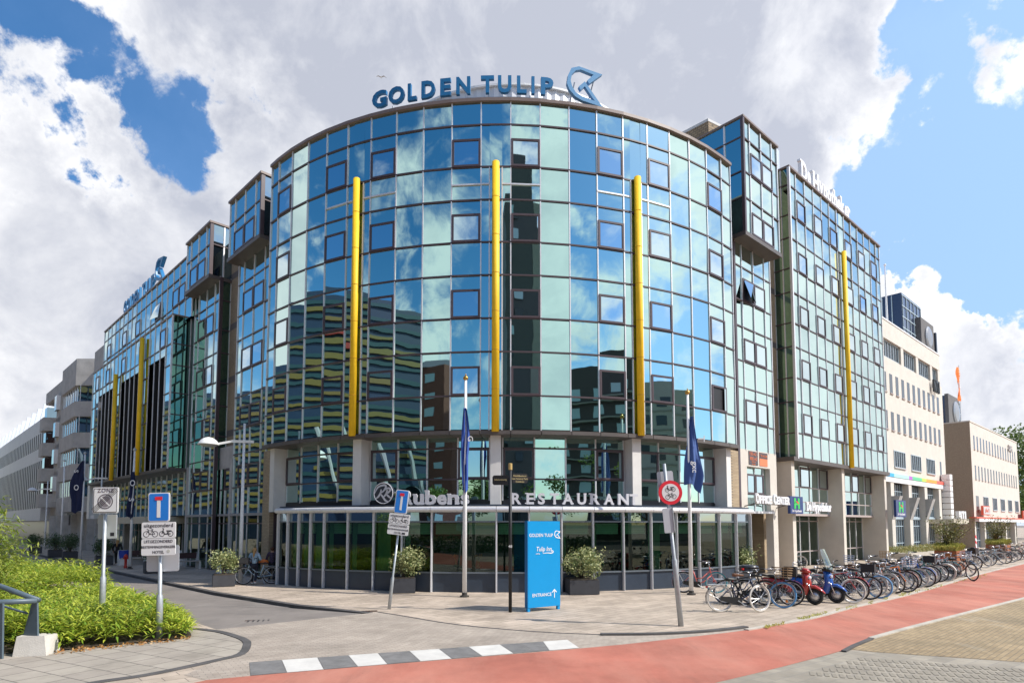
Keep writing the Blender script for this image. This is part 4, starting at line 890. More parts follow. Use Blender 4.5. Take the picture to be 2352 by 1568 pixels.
# brick tower
bt=thing('apartment_tower','brown brick tower across the street, mirrored low left of the middle yellow tube','tower')
c0=Vector((-38,-52,0)); BT=M('brown brick',(.13,.05,.035),.85,0,.1,3)
b=MB(); b.box(c0+Vector((0,0,15)),(15,15,30),R(20)); b.build('wall',BT,bt)
b=MB(); b.lathe([(9,30.0),(6.5,31.8),(.1,32.2)],c0,8); b.build('roof',M('slate',(.1,.1,.12),.6),bt)
m=Matrix.Rotation(R(20),3,'Z')
for fz,(uu,oo) in enumerate(((Vector((1,0,0)),Vector((0,7.51,0))),(Vector((0,1,0)),Vector((7.51,0,0))))):
    for k in range(9):
        for j in range(3):
            p=c0+m@(oo+uu*(j-1)*4.4)+Zv*(3+k*3.05); b=MB(); q=m@uu; nn=m@(oo.normalized()); b.obox(p-q*1.0-nn*.02,q*2.0,nn*.08,Zv*1.3); b.build('window',M('pale window',(.35,.5,.55),.25),bt)
finalize(bt,c0)
# dark tower with pale corner
dt=thing('office_tower','tall dark tower with a pale concrete shaft, mirrored beside the middle yellow tube','tower')
c0=Vector((5,-50,0)); b=MB(); b.box(c0+Vector((-4.2,0,27)),(8,12,54),R(-6)); b.build('wall',M('dark grey cladding',(.045,.05,.05),.6),dt)
b=MB(); b.box(c0+Vector((3.4,.8,31)),(6.8,12,62),R(-6)); b.build('wall',M('dark grey cladding'),dt); b=MB(); b.box(c0+Vector((9.6,.2,25)),(5.6,12,50),R(-6)); b.build('shaft',M('grey green render',(.22,.23,.20),.8,0,.1,.3),dt)
m=Matrix.Rotation(R(-6),3,'Z')
for k in range(17):
    for j in range(4):
        p=c0+Vector((-6.2+j*3.1,.25,0))+m@Vector((0,6.01+(.8 if j>1 else 0),0))+Zv*(3+k*3.2)
        if j>1 or k<15: b=MB(); q=m@Vector((1,0,0)); nn=m@Vector((0,1,0)); b.obox(p-q*.65,q*1.3,nn*.08,Zv*1.5); b.build('window',M('pale window') if (k*3+j)%5<2 else M('dark window',(.02,.03,.035),.2),dt)
b=MB(); p=c0+Vector((4,0,62)); b.tube([p,p+Vector((.6,0,9))],.25,6); b.build('mast',CON2,dt)
finalize(dt,c0)
# dark balcony block and pale block to the right
for (A,B,H,mt,lab,nm,wm,stp) in ((Vector((44,-50,0)),Vector((66,-26,0)),31,M('dark brown block',(.05,.045,.045),.7),'dark block with balconies across the street, mirrored near the right yellow tube','apartment_building',M('pale window'),4),
    (Vector((68,-24,0)),Vector((88,14,0)),27,M('sage render',(.30,.33,.29),.8,0,.08,.3),'pale block with dark windows across the street, mirrored right of the right yellow tube','apartment_building',M('dark window',(.02,.03,.035),.2),3.6)):
    t=thing(nm,lab,'building'); u=(B-A).normalized(); nn=Vector((-u.y,u.x,0)); 
    if nn.x>0: nn=-nn
    Lq=(B-A).length; b=MB(); b.obox(A,u*Lq,-nn*12,Zv*H); b.build('wall',mt,t)
    for k in range(int(H/3.2)-1):
        b=MB(); b.obox(A+Zv*(2.6+k*3.2),u*Lq,nn*(1.1 if stp==4 else .15),Zv*(.25)); b.build('balcony' if stp==4 else 'string_course',M('greenish concrete',(.22,.24,.21),.8),t)
        for j in range(int(Lq/stp)):
            b=MB(); b.obox(A+u*(j*stp+1)+Zv*(3.4+k*3.2),u*1.7,nn*.05,Zv*1.7); b.build('window',wm,t)
    finalize(t,(A+B)/2)
# ================= SIGNS =================
SB=M('sign blue letters',(.015,.16,.36),.4,0,.05,3); SB2=M('sign steel sides',(.45,.47,.5),.4,.3)
gs=thing('rooftop_sign','large blue GOLDEN TULIP letters with folded arrow logo along the round hotel roof','sign')
RS_=RD0-.15
def ax(x,r,z=21.5):
    lo,hi=-1.1,1.1
    for _ in range(50):
        m=(lo+hi)/2; p=AR(m,r,z); d=p.y*_c+(p.z-CAMH)*_s
        if 1176+F*p.x/d<x: lo=m
        else: hi=m
    return (lo+hi)/2
LT=[('G',858,891),('O',895,931),('L',939,959),('D',970,1001),('E',1012.7,1037),('N',1049,1081),('T',1105,1135),('U',1143.6,1174.6),('L',1187,1209),('I',1220,1227),('P',1241.6,1270)]
def letter(parent,ch,size,fn0,width,mat,ext=.14,bold=.028,name='letter'):
    b=text(ch,1,lambda a,b_,c:Vector((a,b_,c)),ext,bold/size,align='LEFT'); xs=[v[0] for v in b.v]; ys=[v[1] for v in b.v]
    x0,x1,y0,y1=min(xs),max(xs),min(ys),max(ys); 
    b.v=[fn0((v[0]-x0)/(x1-x0)*width,(v[1]-y0)/(y1-y0)*size,v[2]) for v in b.v]; return b.build(name,mat,parent)
for ch,x0,x1 in LT:
    a0,a1=ax(x0,RS_),ax(x1,RS_); A=AR(a0,RS_,21.22); Bp=AR(a1,RS_,21.22); u=(Bp-A).normalized(); letter(gs,ch,.78,plane_fn(A,u),(Bp-A).length,SB)
A_=[AR(ax(x,RS_)if 0 else -.36+.0337*k,RS_-.1,21.1) for k,x in enumerate(range(15))]
b=MB(); b.tube([AR(-.36+.037*k,RS_-.06,21.13) for k in range(14)],.045,6); b.build('rail',SB2,gs)
for a in (-.30,-.16,-.03,.08,.19): b=MB(); p=AR(a,RS_-.06,20.85); b.tube([p,p+Vector((0,0,.4))],.03,5); b.tube([p+Vector((.1,.8,-.02)),p+Vector((0,0,.35))],.02,5); b.build('bracket',SB2,gs)
# folded arrow logo
lz=[(2190,135),(1985,100),(1920,125),(1890,190),(1880,260),(1900,310),(1950,360),(2010,385),(2190,415),(2035,220),(1982,272),(2000,300),(2035,262),(2120,372),(2010,352),(1955,325),(1925,280),(1912,230),(1925,175),(1960,138),(2000,125),(2112,150),(2055,210),(2075,233)]
a0,a1=ax(1299,RS_+.05),ax(1381,RS_+.05); A=AR(a0,RS_+.05,20.95); Bp=AR(a1,RS_+.05,20.95); u=(Bp-A).normalized(); W_=(Bp-A).length
sc_=W_/313
b=MB(); b.plate([((x-1877)*sc_,(415-y)*sc_*1.02) for x,y in lz],.16,plane_fn(A,u)); b.build('logo',M('logo blue',(.10,.28,.50),.4),gs)
b=MB(); q=A+u*.1; b.tube([q+Vector((0,.6,-.1)),q+Vector((.3,0,1.0))],.03,5); q=A+u*.9; b.tube([q+Vector((0,.8,-.1)),q+Vector((0.4,.05,1.3))],.03,5); b.build('strut',SB2,gs)
finalize(gs,AR(0,RS_,20.9))
# rear rooftop sign on the left wing
g2=thing('rooftop_sign','smaller blue GOLDEN TULIP letters on the left wing roof, seen at a steep angle','sign')
uL=-dL; sx0=31.6; 
pos=0
for ch,w_ in (('G',.95),('O',1.0),('L',.6),('D',.9),('E',.75),('N',.95),(' ',.5),('T',.9),('U',.9),('L',.65),('I',.25),('P',.8)):
    if ch!=' ': letter(g2,ch,1.15,plane_fn(WL(sx0-pos,-.8,21.05),uL),w_*.86,SB,.18,.03)
    pos+=w_
b=MB(); b.obox(WL(sx0+.2,-1.05,20.9),uL*(pos+.4),nL*.3,Zv*.14); b.build('base_rail',WHT,g2)
b=MB(); b.plate([((x-1877)*.0068,(415-y)*.0062) for x,y in lz],.25,plane_fn(WL(sx0-pos-.2,-.8,21.0),uL)); b.build('logo',SB,g2)
finalize(g2,WL(30,-.9,20.9))
# Rubens letters + disc, RESTAURANT
LG=M('pale grey letters',(.60,.60,.64),.4); 
def slab_letter(parent,ch,fn,size,w_,mat,ext=.08,bold=.03,ser=True,name='letter'):
    b=text(ch,1,lambda a,b_,c:Vector((a,b_,c)),ext,bold,align='LEFT'); xs=[v[0] for v in b.v]; ys=[v[1] for v in b.v]
    x0,x1=min(xs),max(xs); capH=.729; k=size/capH; kx=w_/(x1-x0)
    b.v=[((v[0]-x0)*kx,v[1]*k,v[2]) for v in b.v]
    S={'R':[(0,0),(.75,0),(0,1)],'E':[(0,0),(0,1)],'S':[],'T':[(.5,0)],'A':[(.12,0),(.88,0)],'U':[(.12,1),(.88,1)],'N':[(.1,0),(.1,1),(.9,1)],'O':[],'F':[(.1,0),(.1,1)],'I':[(.5,0),(.5,1)],'C':[],'D':[(.05,0),(.05,1)],'H':[(.12,0),(.88,0),(.12,1),(.88,1)],
       'u':[(.1,.74),(.9,0),(.8,.74)],'b':[(.1,1)],'n':[(.12,0),(.88,0),(.1,.74)],'e':[],'s':[],'y':[(.12,.74),(.88,.74)],'p':[(.1,-.28),(.08,.74)],'t':[],'h':[(.12,0),(.88,0),(.08,1)],'k':[(.12,0),(.9,0),(.08,1)],'r':[(.2,0),(.1,.74)]}
    if ser:
        for (fx,fy) in S.get(ch,[]):
            sw=max(.2*size,.12*w_); cx=fx*w_; cy=fy*size; cy=cy+.05*size if fy<=0 else cy-.05*size
            b.box((cx,cy,ext/2),(sw*1.35,.10*size,ext*.96))
    b.v=[tuple(fn(*v)) for v in b.v]; return b.build(name,mat,parent)
def arcfn(x,r,z): a=ang_at(x,r,z); return a
rs=thing('facade_sign','pale grey Rubens lettering with a round double R disc on the canopy','sign')
rr_=RR+.02
for ch,x0,x1 in (('R',1133,1161)if 0 else ('R',930,949),('u',951,975),('b',978,1003),('e',1005,1027),('n',1029,1055),('s',1059,1078)):
    a0,a1=ang_at(x0,rr_,3.8),ang_at(x1,rr_,3.8); A=AR(a0,rr_,3.52); u=(AR(a1,rr_,3.52)-A); slab_letter(rs,ch,plane_fn(A,u),.56,u.length,LG,.09,.035)
a=ang_at(883,rr_,4); c0=AR(a,rr_-.05,3.98); u=Vector((math.cos(a),math.sin(a),0)); fn=plane_fn(c0,u); nn=u.cross(Zv)
b=MB(); b.plate([(.44*math.cos(2*PI*k/32),.44*math.sin(2*PI*k/32)) for k in range(32)],.14,fn); d_=b.build('disc',M('charcoal disc',(.035,.04,.055),.4),rs)
b=MB(); b.tube([fn(.425*math.cos(2*PI*k/32),.425*math.sin(2*PI*k/32),.145) for k in range(32)],.018,6,close=True); b.build('rim',LG,d_)
def stroke(pts,w,fn,zz=.15):
    b=MB(); pts=dense(pts,4); 
    P=[]
    n=len(pts)
    for i,p in enumerate(pts):
        q0=pts[max(i-1,0)];q1=pts[min(i+1,n-1)]; dx,dy=q1[0]-q0[0],q1[1]-q0[1]; l=math.hypot(dx,dy) or 1; ww=w*(.35+.65*math.sin(PI*(i+.5)/n))
        P+=[fn(p[0]-dy/l*ww/2,p[1]+dx/l*ww/2,zz),fn(p[0]+dy/l*ww/2,p[1]-dx/l*ww/2,zz)]
    return P,[(2*i,2*i+1,2*i+3,2*i+2) for i in range(n-1)]
b=MB()
for s_ in ([(-.40,-.02),(-.25,.24),(.02,.33),(.12,.27),(.02,.1),(-.12,0)],[(-.1,.16),(-.12,.02),(-.22,-.14),(-.33,-.22)],[(-.15,0),(-.02,-.15),(.1,-.30),(.22,-.35)],[(.02,.1),(.2,.2),(.33,.14),(.2,0),(.1,-.02)],[(.18,.14),(.14,-.02),(.02,-.16)],[(.12,-.02),(.22,-.12),(.36,-.22)]): 
    P,f=stroke(s_,.085,fn); b.add(P,f)
b.build('monogram',LG,d_); b=MB(); b.obox(c0+u*.42,u*.5,nn*.05,Zv*.05); b.build('bracket',LG,rs); finalize(rs,AR(ang_at(990,rr_,3.5),rr_,3.5))
rs=thing('facade_sign','spaced pale grey RESTAURANT slab serif letters on the canopy','sign')
for ch,x0,x1 in (('R',1176,1197),('E',1210,1226),('S',1236,1251),('T',1264,1283),('A',1292,1316),('U',1326,1345),('R',1356,1376),('A',1387,1408),('N',1419,1442),('T',1445,1463)):
    x0-=1; a0,a1=ang_at(x0,rr_,3.7),ang_at(x1,rr_,3.7); A=AR(a0,rr_,3.52); u=(AR(a1,rr_,3.52)-A); slab_letter(rs,ch,plane_fn(A,u),.44,u.length,LG,.09,.03)
finalize(rs,AR(ang_at(1320,rr_,3.5),rr_,3.5))
# office center
WL_=M('white letters',(.82,.82,.84),.4); rs=thing('facade_sign','white OFFICE CENTER serif letters projecting beside the restaurant','sign')
wd=[('O',.36,1),('F',.26,.8),('F',.26,.8),('I',.12,.8),('C',.28,.8),('E',.26,.8),(' ',.16,1),('C',.33,1),('E',.26,.8),('N',.32,.8),('T',.28,.8),('E',.26,.8),('R',.30,.8)]
tot=sum(w_+.035 for _,w_,_ in wd); pos=0; A=WR(1.9,-.1,3.78); Bq=WR(5.85,-.1,3.78); u=dR; kk=(Bq-A).length/tot
for ch,w_,h in wd:
    if ch!=' ': slab_letter(rs,ch,plane_fn(A+u*pos*kk,u),.52*h,w_*kk,WL_,.1,.03)
    pos+=w_+.035
b=MB(); b.obox(A-nR*.08+Zv*-.05,dR*3.95,nR*.04,Zv*.05); b.tube([WR(2.0,-.15,3.75),WR(2.0,-.9,3.6)],.03,5); b.tube([WR(5.6,-.15,3.75),WR(5.6,-.7,3.6)],.03,5); b.build('bracket',M('dark rail',(.08,.07,.07),.5),rs); finalize(rs,A)
NB=M('navy box sign',(.005,.03,.16),.35); GR=M('sign green',(.04,.50,.10),.5); RD=M('sign red',(.75,.03,.05),.5)
def hsign(o_,u,w_,h,label):
    t=thing('box_sign',label,'sign'); n_=Vector(u).cross(Zv)
    b=MB(); b.obox(o_,u*w_,-n_*.16,Zv*h); b.build('box',NB,t); fn=plane_fn(o_,u)
    b=MB(); 
    for p in ([(.28,.28),(.42,.28),(.42,.9),(.28,.9)],[(.58,.28),(.72,.28),(.72,.9),(.58,.9)],[(.42,.5),(.58,.5),(.58,.62),(.42,.62)],[(.28,.62),(.42,.74),(.47,.68),(.33,.58)]): b.plate([(x*w_,y*h) for x,y in p],.012,fn)
    b.build('letter',GR,t); b=MB(); b.plate([(.44*w_,.70*h),(.50*w_,.74*h),(.66*w_,.62*h),(.60*w_,.55*h)],.018,fn); b.build('roof_mark',RD,t)
    text('De Hypotheker',.12*w_,lambda a,b_,c:fn(a+.5*w_,b_+.1*h,c),.012,.001).build('text',WL_,t); finalize(t,o_); return t
hsign(WR(6.3,-.2,3.3),dR,1.65,.98,'navy box sign with green H between the concrete piers, left of white De Hypotheker letters')
def hyp(A,u,wtot,size,label,mat=WL_,ext=.1):
    rs=thing('facade_sign',label,'sign'); wd=[('D',.4),('e',.25),(' ',.12),('H',.45),('y',.3),('p',.3),('o',.27),('t',.19),('h',.3),('e',.25),('k',.3),('e',.25),('r',.22)]
    tot=sum(w_+.03 for _,w_ in wd); pos=0
    for ch,w_ in wd:
        if ch!=' ': slab_letter(rs,ch,plane_fn(A+u*pos*wtot/tot,u),size,w_*wtot/tot,mat,ext,.04)
        pos+=w_+.03
    b=MB(); b.obox(A-Zv*.06-(u.cross(Zv))*.05,u*wtot,u.cross(Zv)*.04,Zv*.05); b.build('bracket',M('dark rail'),rs); finalize(rs,A)
hyp(WR(8.25,-.2,3.50),dR,3.6,.5,'white De Hypotheker letters beside the first navy box sign at the piers')
hsign(WR(23.1,.2,3.25),dR,2.3,1.25,'navy box sign with green H farther right, at the last concrete pier')
hyp(WR(10.0,-.7,24.35),dR,8.2,1.2,'large white De Hypotheker letters with blue sides on the tall glass block roof',WL_,.22)
hs=thing('box_sign','pale square sign with a faded red mark on the roof edge of the tall block','sign'); A=WR(7.3,-1.4,24.2)
b=MB(); b.obox(A,dR*1.7,-nR*.3,Zv*1.9); b.build('box',M('pale sign face',(.50,.56,.66),.4),hs); b=MB(); b.obox(A-dR*.02-nR*.0,dR*.03,-nR*.3,Zv*1.9); b.build('side',NB,hs)
b=MB(); b.plate([(.8,1.1),(.95,1.2),(1.3,.7),(1.15,.6)],.015,plane_fn(A,dR)); b.build('mark',M('faded red',(.7,.3,.3),.5),hs); finalize(hs,A)
# NTI letters
rs=thing('facade_sign','small dark NTI letters on the beige office wall','sign'); A=WR(44.9,-2.3,16.2)
for i,ch in enumerate('NTI'): letter(rs,ch,1.25,plane_fn(A+dR*i*.85,dR),.62 if ch!='I' else .22,M('dark letters'),.2,.03)
finalize(rs,A)
for (s_,z_,w_,lab) in ((57.6,3.75,3.6,'red and grey box sign with a red scribble above the shop nearer the planter'),(82,3.55,3.4,'red edged box sign with a red scribble at the far right end')):
    t=thing('box_sign',lab,'sign'); A=WR(s_,-1.0,z_); b=MB(); b.obox(A,dR*w_,-nR*.2,Zv*1.05); b.build('box',REDF,t); b=MB(); b.obox(A+dR*.12+nR*.0+Zv*.1,dR*(w_-.24),nR*.03,Zv*.85); b.build('panel',M('pale grey panel',(.55,.53,.52),.5),t)
    fn=plane_fn(A+nR*.05,dR); b=MB(); P,f=stroke([(.7,.3),(.8,.7),(1.0,.5),(.9,.3),(1.3,.5),(1.5,.75),(1.6,.4),(1.9,.55),(2.1,.35),(2.4,.6),(2.7,.75),(2.9,.5),(2.6,.3)],.14,fn,0); b.add(P,f); b.build('scribble',REDF,t); finalize(t,A)
rs=text('D&G',1.15,plane_fn(WR(78.4,-1.55,12.7),dR),.1,.02).build('facade_letters',M('pale letters',(.45,.43,.42),.5)); tag(rs,'faint pale letters high at the right end of the sand coloured office','sign'); finmesh(rs,WR(78.4,-1.55,12.7))
rs=text('HOTEL',.38,plane_fn(WL(31.5,.95,3.2),-dL),.04,.01).build('entrance_letters',WL_); tag(rs,'small white HOTEL letters over the left wing entrance canopy','sign'); finmesh(rs,WL(31.5,.95,3.2))
rs=thing('rooftop_letters','cluster of white block letters standing on the beige office entrance canopy','sign'); A=WR(42.6,-.4,3.22)
for i,ch in enumerate('NTI'): letter(rs,ch,.75,plane_fn(A+dR*i*1.15,dR),.9 if ch!='I' else .4,WL_,.3,.05)
finalize(rs,A)
# ================= STREET FURNITURE =================
def flagpole(x,y,ztop,label,flag=None,gold=True,sc3=1,lean=0):
    g=G(x,y); t=thing('flagpole',label,'flagpole',g,group='flagpoles along the pavement'); 
    b=MB(); b.tube([(0,0,0),(lean*.5,0,ztop*.5),(lean,0,ztop)],[.085,.07,.05],12); b.build('pole',WHT,t,True)
    b=MB(); b.lathe([(.17,0),(.17,.05),(.10,.07),(.10,.16)],n=12); b.build('base_plate',M('dark iron',(.05,.045,.04),.6),t)
    b=MB(); b.sphere((lean,0,ztop+.07),.10,6); b.lathe([(.03,.16),(.01,.24)],(lean,0,ztop),8); b.build('finial',M('gold ball',(.55,.33,.08),.3,.8) if gold else GALV,t,True)
    return t
def flag(t,z0,z1,prof,mat,label,letters=None,lean=0,seed=1):
    "limp cloth hanging from the hoist at z1 down to z0; prof lists widths left/right of the pole"
    g=t.location; o_=thing('flag',label,'flag',g); b=MB(); n=22; V=[]; m=11
    r=random.Random(seed)
    for i in range(n+1):
        f=i/n; z=z1+(z0-z1)*f; l,rr=prof(f)
        for j in range(m):
            q=j/(m-1); x=-l+(l+rr)*q; fold=.10*math.sin(q*9+f*3+seed)*min(1,f*3)+.05*math.sin(q*17-f*5)
            V.append((x+lean*z/8,-.10+fold,z+(.10*math.sin(q*6+seed)*f)-(.35*f*(q-.5) if rr>.3 else 0)))
    b.add(V,[(i*m+j,(i+1)*m+j,(i+1)*m+j+1,i*m+j+1) for i in range(n) for j in range(m-1)]); c=b.build('cloth',mat,o_,True)
    if letters:
        for ch,x,z,s in letters: text(ch,s,lambda a,b_,w_:Vector((x+b_*.9,-.30+w_,z-a)),.006,.004).build('letters',WHT,c)
    return o_
FB=M('royal blue cloth',(.03,.085,.36),.75); FN=M('navy cloth',(.008,.015,.06),.8)
t=flagpole(1067,1370,8.2,'tall white flagpole left of the black fingerpost, limp blue flag on it')
flag(t,3.9,7.1,lambda f:(.07+.10*math.sin(f*3.1)*.8,.05+.12*math.sin(min(1,f*1.7)*2.6)),FB,'narrow folded blue flag on the flagpole left of the black fingerpost',[('G',.12,5.9,.3)],seed=2)
t=flagpole(1588,1365,7.8,'tall white flagpole beside the pink bicycle, wide blue flag on it')
flag(t,4.15,6.9,lambda f:(.04+.22*min(1,f*1.6),.06+.44*min(1,f*1.25)*(1 if f<.75 else 1-(f-.75)*1.8)),M('denim blue cloth',(.06,.12,.33),.75),'wide hanging blue flag above the pink bicycle',[('gxc',.05,4.9,.32),('T',.30,6.0,.4)],seed=5,lean=.12)
t=flagpole(298,1306,7.2,'white flagpole on the left street with navy flag, nearest to the big dead end sign',gold=False)
flag(t,3.1,5.9,lambda f:(.10+.22*f,.12+.1*math.sin(f*3)),FN,'navy flag hanging from the flagpole behind the big dead end sign',[('O',-.02,5.2,.5),('S',-.05,4.2,.5)],seed=7)
t=flagpole(184,1288,7.9,'white flagpole with navy flag in front of the grey concrete building',gold=False)
flag(t,3.6,7.4,lambda f:(.15+.75*math.sin(min(1,f*1.3)*2.2),.05),FN,'navy flag curling off the flagpole before the grey concrete building',[('S',-.55,6.6,.5),('O',-.5,5.4,.55)],seed=9)
flagpole(138,1275,8.2,'bare white flagpole in front of the dark recess of the concrete building',gold=False)
LAMPW=M('lamp off white',(.74,.74,.73),.4)
def lamp(x,y,ztop,zarm,label,ds):
    g=G(x,y); t=thing('street_lamp',label,'street lamp',g,group='street lamps on the left street'); u=Vector((*ds,0)).normalized()
    b=MB(); b.tube([(0,0,0),(0,0,2.2),(0,0,ztop)],[.10,.085,.05],12); b.build('pole',LAMPW,t,True)
    b=MB(); b.obox(Vector((0,0,zarm))-u*.42-Vector((-u.y,u.x,0))*.06,u*.95,Vector((-u.y,u.x,0))*.12,Zv*.12); b.obox(Vector((0,0,zarm))+u*.53-Vector((-u.y,u.x,0))*.05,u*.75-Zv*.18,Vector((-u.y,u.x,0))*.10,Zv*.10); b.build('arm',LAMPW,t)
    c=Vector((0,0,zarm-.14))+u*1.5; b=MB(); b.lathe([(.46,0),(.44,.05),(.34,.2),(.2,.31),(.02,.36)],c,18); hd=b.build('lamp_shade',LAMPW,t,True)
    b=MB(); b.lathe([(.02,-.10),(.25,-.08),(.40,-.005)],c,18); b.build('lamp_glass',M('lamp glass',(.4,.4,.4),.2),hd,True)
lamp(551,1340,7.35,6.45,'white street lamp with domed head on an arm, next to the women with the bicycle',(-.9,-.25)); G1=G(551,1340)
lamp(226,1280,7.3,6.4,'white street lamp behind the ZONE sign',(-1,-.1)); lamp(102,1262,7.3,6.4,'farthest white street lamp on the left, nearest the bamboo shrub',(-1,-.1))
# ---- traffic signs
POLEM=GALV; SWH=M('sign white',(.72,.72,.72),.4); SBLU=M('sign blue',(.015,.19,.62),.4); SRED=M('sign red face',(.70,.02,.04),.4); SBK=M('sign black',(.015,.015,.02),.5); SBACK=M('sign back aluminium',(.50,.52,.56),.45,.3)
def rrect(w_,h,r=.04,n=4):
    P=[]
    for cx,cy,a in ((w_/2-r,h/2-r,0),(-w_/2+r,h/2-r,90),(-w_/2+r,-h/2+r,180),(w_/2-r,-h/2+r,270)):
        for k in range(n+1): an=R(a+90*k/n); P.append((cx+r*math.cos(an),cy+r*math.sin(an)))
    return P
def bike_glyph(b,fn,s,moped=False,z=.012):
    "pictogram of a bicycle or moped, about one unit wide times s"
    def ln(pts,w=.035):
        for p,q in zip(pts[:-1],pts[1:]):
            dx,dy=q[0]-p[0],q[1]-p[1]; l=math.hypot(dx,dy); nx,ny=-dy/l*w/2,dx/l*w/2
            b.add([fn((p[0]+nx)*s,(p[1]+ny)*s,z),fn((p[0]-nx)*s,(p[1]-ny)*s,z),fn((q[0]-nx)*s,(q[1]-ny)*s,z),fn((q[0]+nx)*s,(q[1]+ny)*s,z)],((0,1,2,3),))
    r=.19 if not moped else .17
    for cx in (-.29,.29): ln([(cx+r*math.cos(2*PI*k/16),-.08+r*math.sin(2*PI*k/16)) for k in range(17)],.04)
    if not moped:
        ln([(-.29,-.08),(-.16,.18),(.12,.14),(-.05,-.1),(-.16,.14)]); ln([(.29,-.08),(.12,.14),(.10,.22)]); ln([(.29,-.08),(-.05,-.1)]); ln([(.04,.23),(.18,.23)],.05); ln([(-.17,.18),(-.19,.27),(-.27,.27)])
    else:
        ln([(-.29,-.08),(-.18,.26),(-.26,.30)],.06); ln([(-.22,.1),(-.12,-.1),(.29,-.08)],.07); ln([(.0,.12),(.35,.12)],.07); ln([(.05,-.08),(.12,.12)],.05)
def board(root,fn,cx,cy,w_,h,mat,name,rim=None,rr=.04):
    f2=lambda a,b_,c:fn(a+cx,b_+cy,c)
    b=MB(); b.plate(rrect(w_,h,rr),.025,f2); o=b.build(name,rim or mat,root)
    if rim: b=MB(); b.plate(rrect(w_-.05,h-.05,rr*.7),.006,lambda a,b_,c:f2(a,b_,c+.026)); b.build('face',mat,o)
    return o,f2
def signfn(g,lean,yaw,off=.07):
    "face plane of a sign on a leaning pole; (u, height up the pole, out)"
    u=Vector((math.cos(yaw),math.sin(yaw),0)); up=(Vector((0,0,1))+u*math.tan(lean)).normalized(); ur=(u-up*u.dot(up)).normalized(); n_=ur.cross(up)
    return (lambda a,b_,c: ur*a+up*b_+n_*(c+off)),up
def dead_end(g,lab,lean,yaw,H0,W_,Hb,ws,pole_r,extra_back=False,smudge=False):
    t=thing('traffic_sign',lab,'traffic sign',g); fn,up=signfn(g,lean,yaw)
    b=MB(); b.tube([Vector((0,0,-.1)),up*1.0,up*1.05,up*(H0+Hb*.6)],[pole_r,pole_r*.95,pole_r*.62,pole_r*.6],12); b.build('pole',POLEM,t,True)
    z=H0 # bottom of lower board
    h2=W_*.5; h1=W_*.48
    o,f2=board(t,fn,0,z+h2/2,W_,h2,SWH,'exemption_board'); k=W_
    for s,yy,sz in (('UITGEZONDERD',.16,.105),('BESTEMMINGSVERKEER',.0,.092),('HOTEL',-.16,.105)): text(s,sz*k*1.15,lambda a,b_,c,yy=yy:f2(a*.92,b_+yy*k-.035*k,c+.026),.004,0).build('text',SBK,o)
    if smudge: b=MB(); b.plate([(.05*k*math.cos(j)+.3*k,.05*k*math.sin(j)-.13*k) for j in (0,.7,1.4,2.1,2.8,3.5,4.2,4.9,5.6)],.004,lambda a,b_,c:f2(a,b_,c+.026)); b.build('sticker_mark',M('smudge',(.5,.5,.45),.6),o)
    else:
        b=MB(); b.plate([(.2*k,-.2*k),(.36*k,-.2*k),(.36*k,-.12*k),(.2*k,-.12*k)],.004,lambda a,b_,c:f2(a,b_,c+.026)); b.build('sticker',SBK,o)
    z+=h2+.01; o,f2=board(t,fn,0,z+h1/2,W_,h1,SWH,'exemption_board')
    text('uitgezonderd',.155*k,lambda a,b_,c:f2(a,b_+.09*k,c+.026),.004,.001*k,space=1.05).build('text',SBK,o)
    b=MB(); bike_glyph(b,lambda a,b_,c:f2(a-.23*k,b_-.08*k,c+.016),.44*k); b.build('bicycle_symbol',SBK,o); b=MB(); bike_glyph(b,lambda a,b_,c:f2(a+.23*k,b_-.08*k,c+.016),.44*k,True); b.build('moped_symbol',SBK,o)
    z+=h1+.01; o,f2=board(t,fn,.0,z+Hb/2,ws,Hb,SBLU,'dead_end_board',SWH,.05)
    b=MB(); b.plate([(-.05*ws/.6,-.36*Hb),(.05*ws/.6,-.36*Hb),(.05*ws/.6,.26*Hb),(-.05*ws/.6,.26*Hb)],.004,lambda a,b_,c:f2(a,b_,c+.034)); b.build('white_bar',SWH,o)
    b=MB(); b.plate([(-.17*ws,.24*Hb),(.17*ws,.24*Hb),(.17*ws,.36*Hb),(-.17*ws,.36*Hb)],.004,lambda a,b_,c:f2(a,b_,c+.04)); b.build('red_bar',SRED if not smudge else SRED,o)
    if extra_back:
        b=MB(); b.plate(rrect(W_*.96,.62,.05),.02,lambda a,b_,c:fn(a+.02,b_+H0-.08,c-.16)); b.build('back_board',SBACK,t)
    return t
g=Vector((-8.33,14.6,0)); dead_end(g,'large blue dead end sign with exemption boards rising from the green bamboo bed',R(-1.4),R(2),1.97,.79,.69,.50,.075,True,True)
g=G(893,1398); dead_end(g,'smaller tilted blue dead end sign on a leaning pole before the restaurant planter',R(6.5),R(-3),2.38,.68,.76,.42,.055)
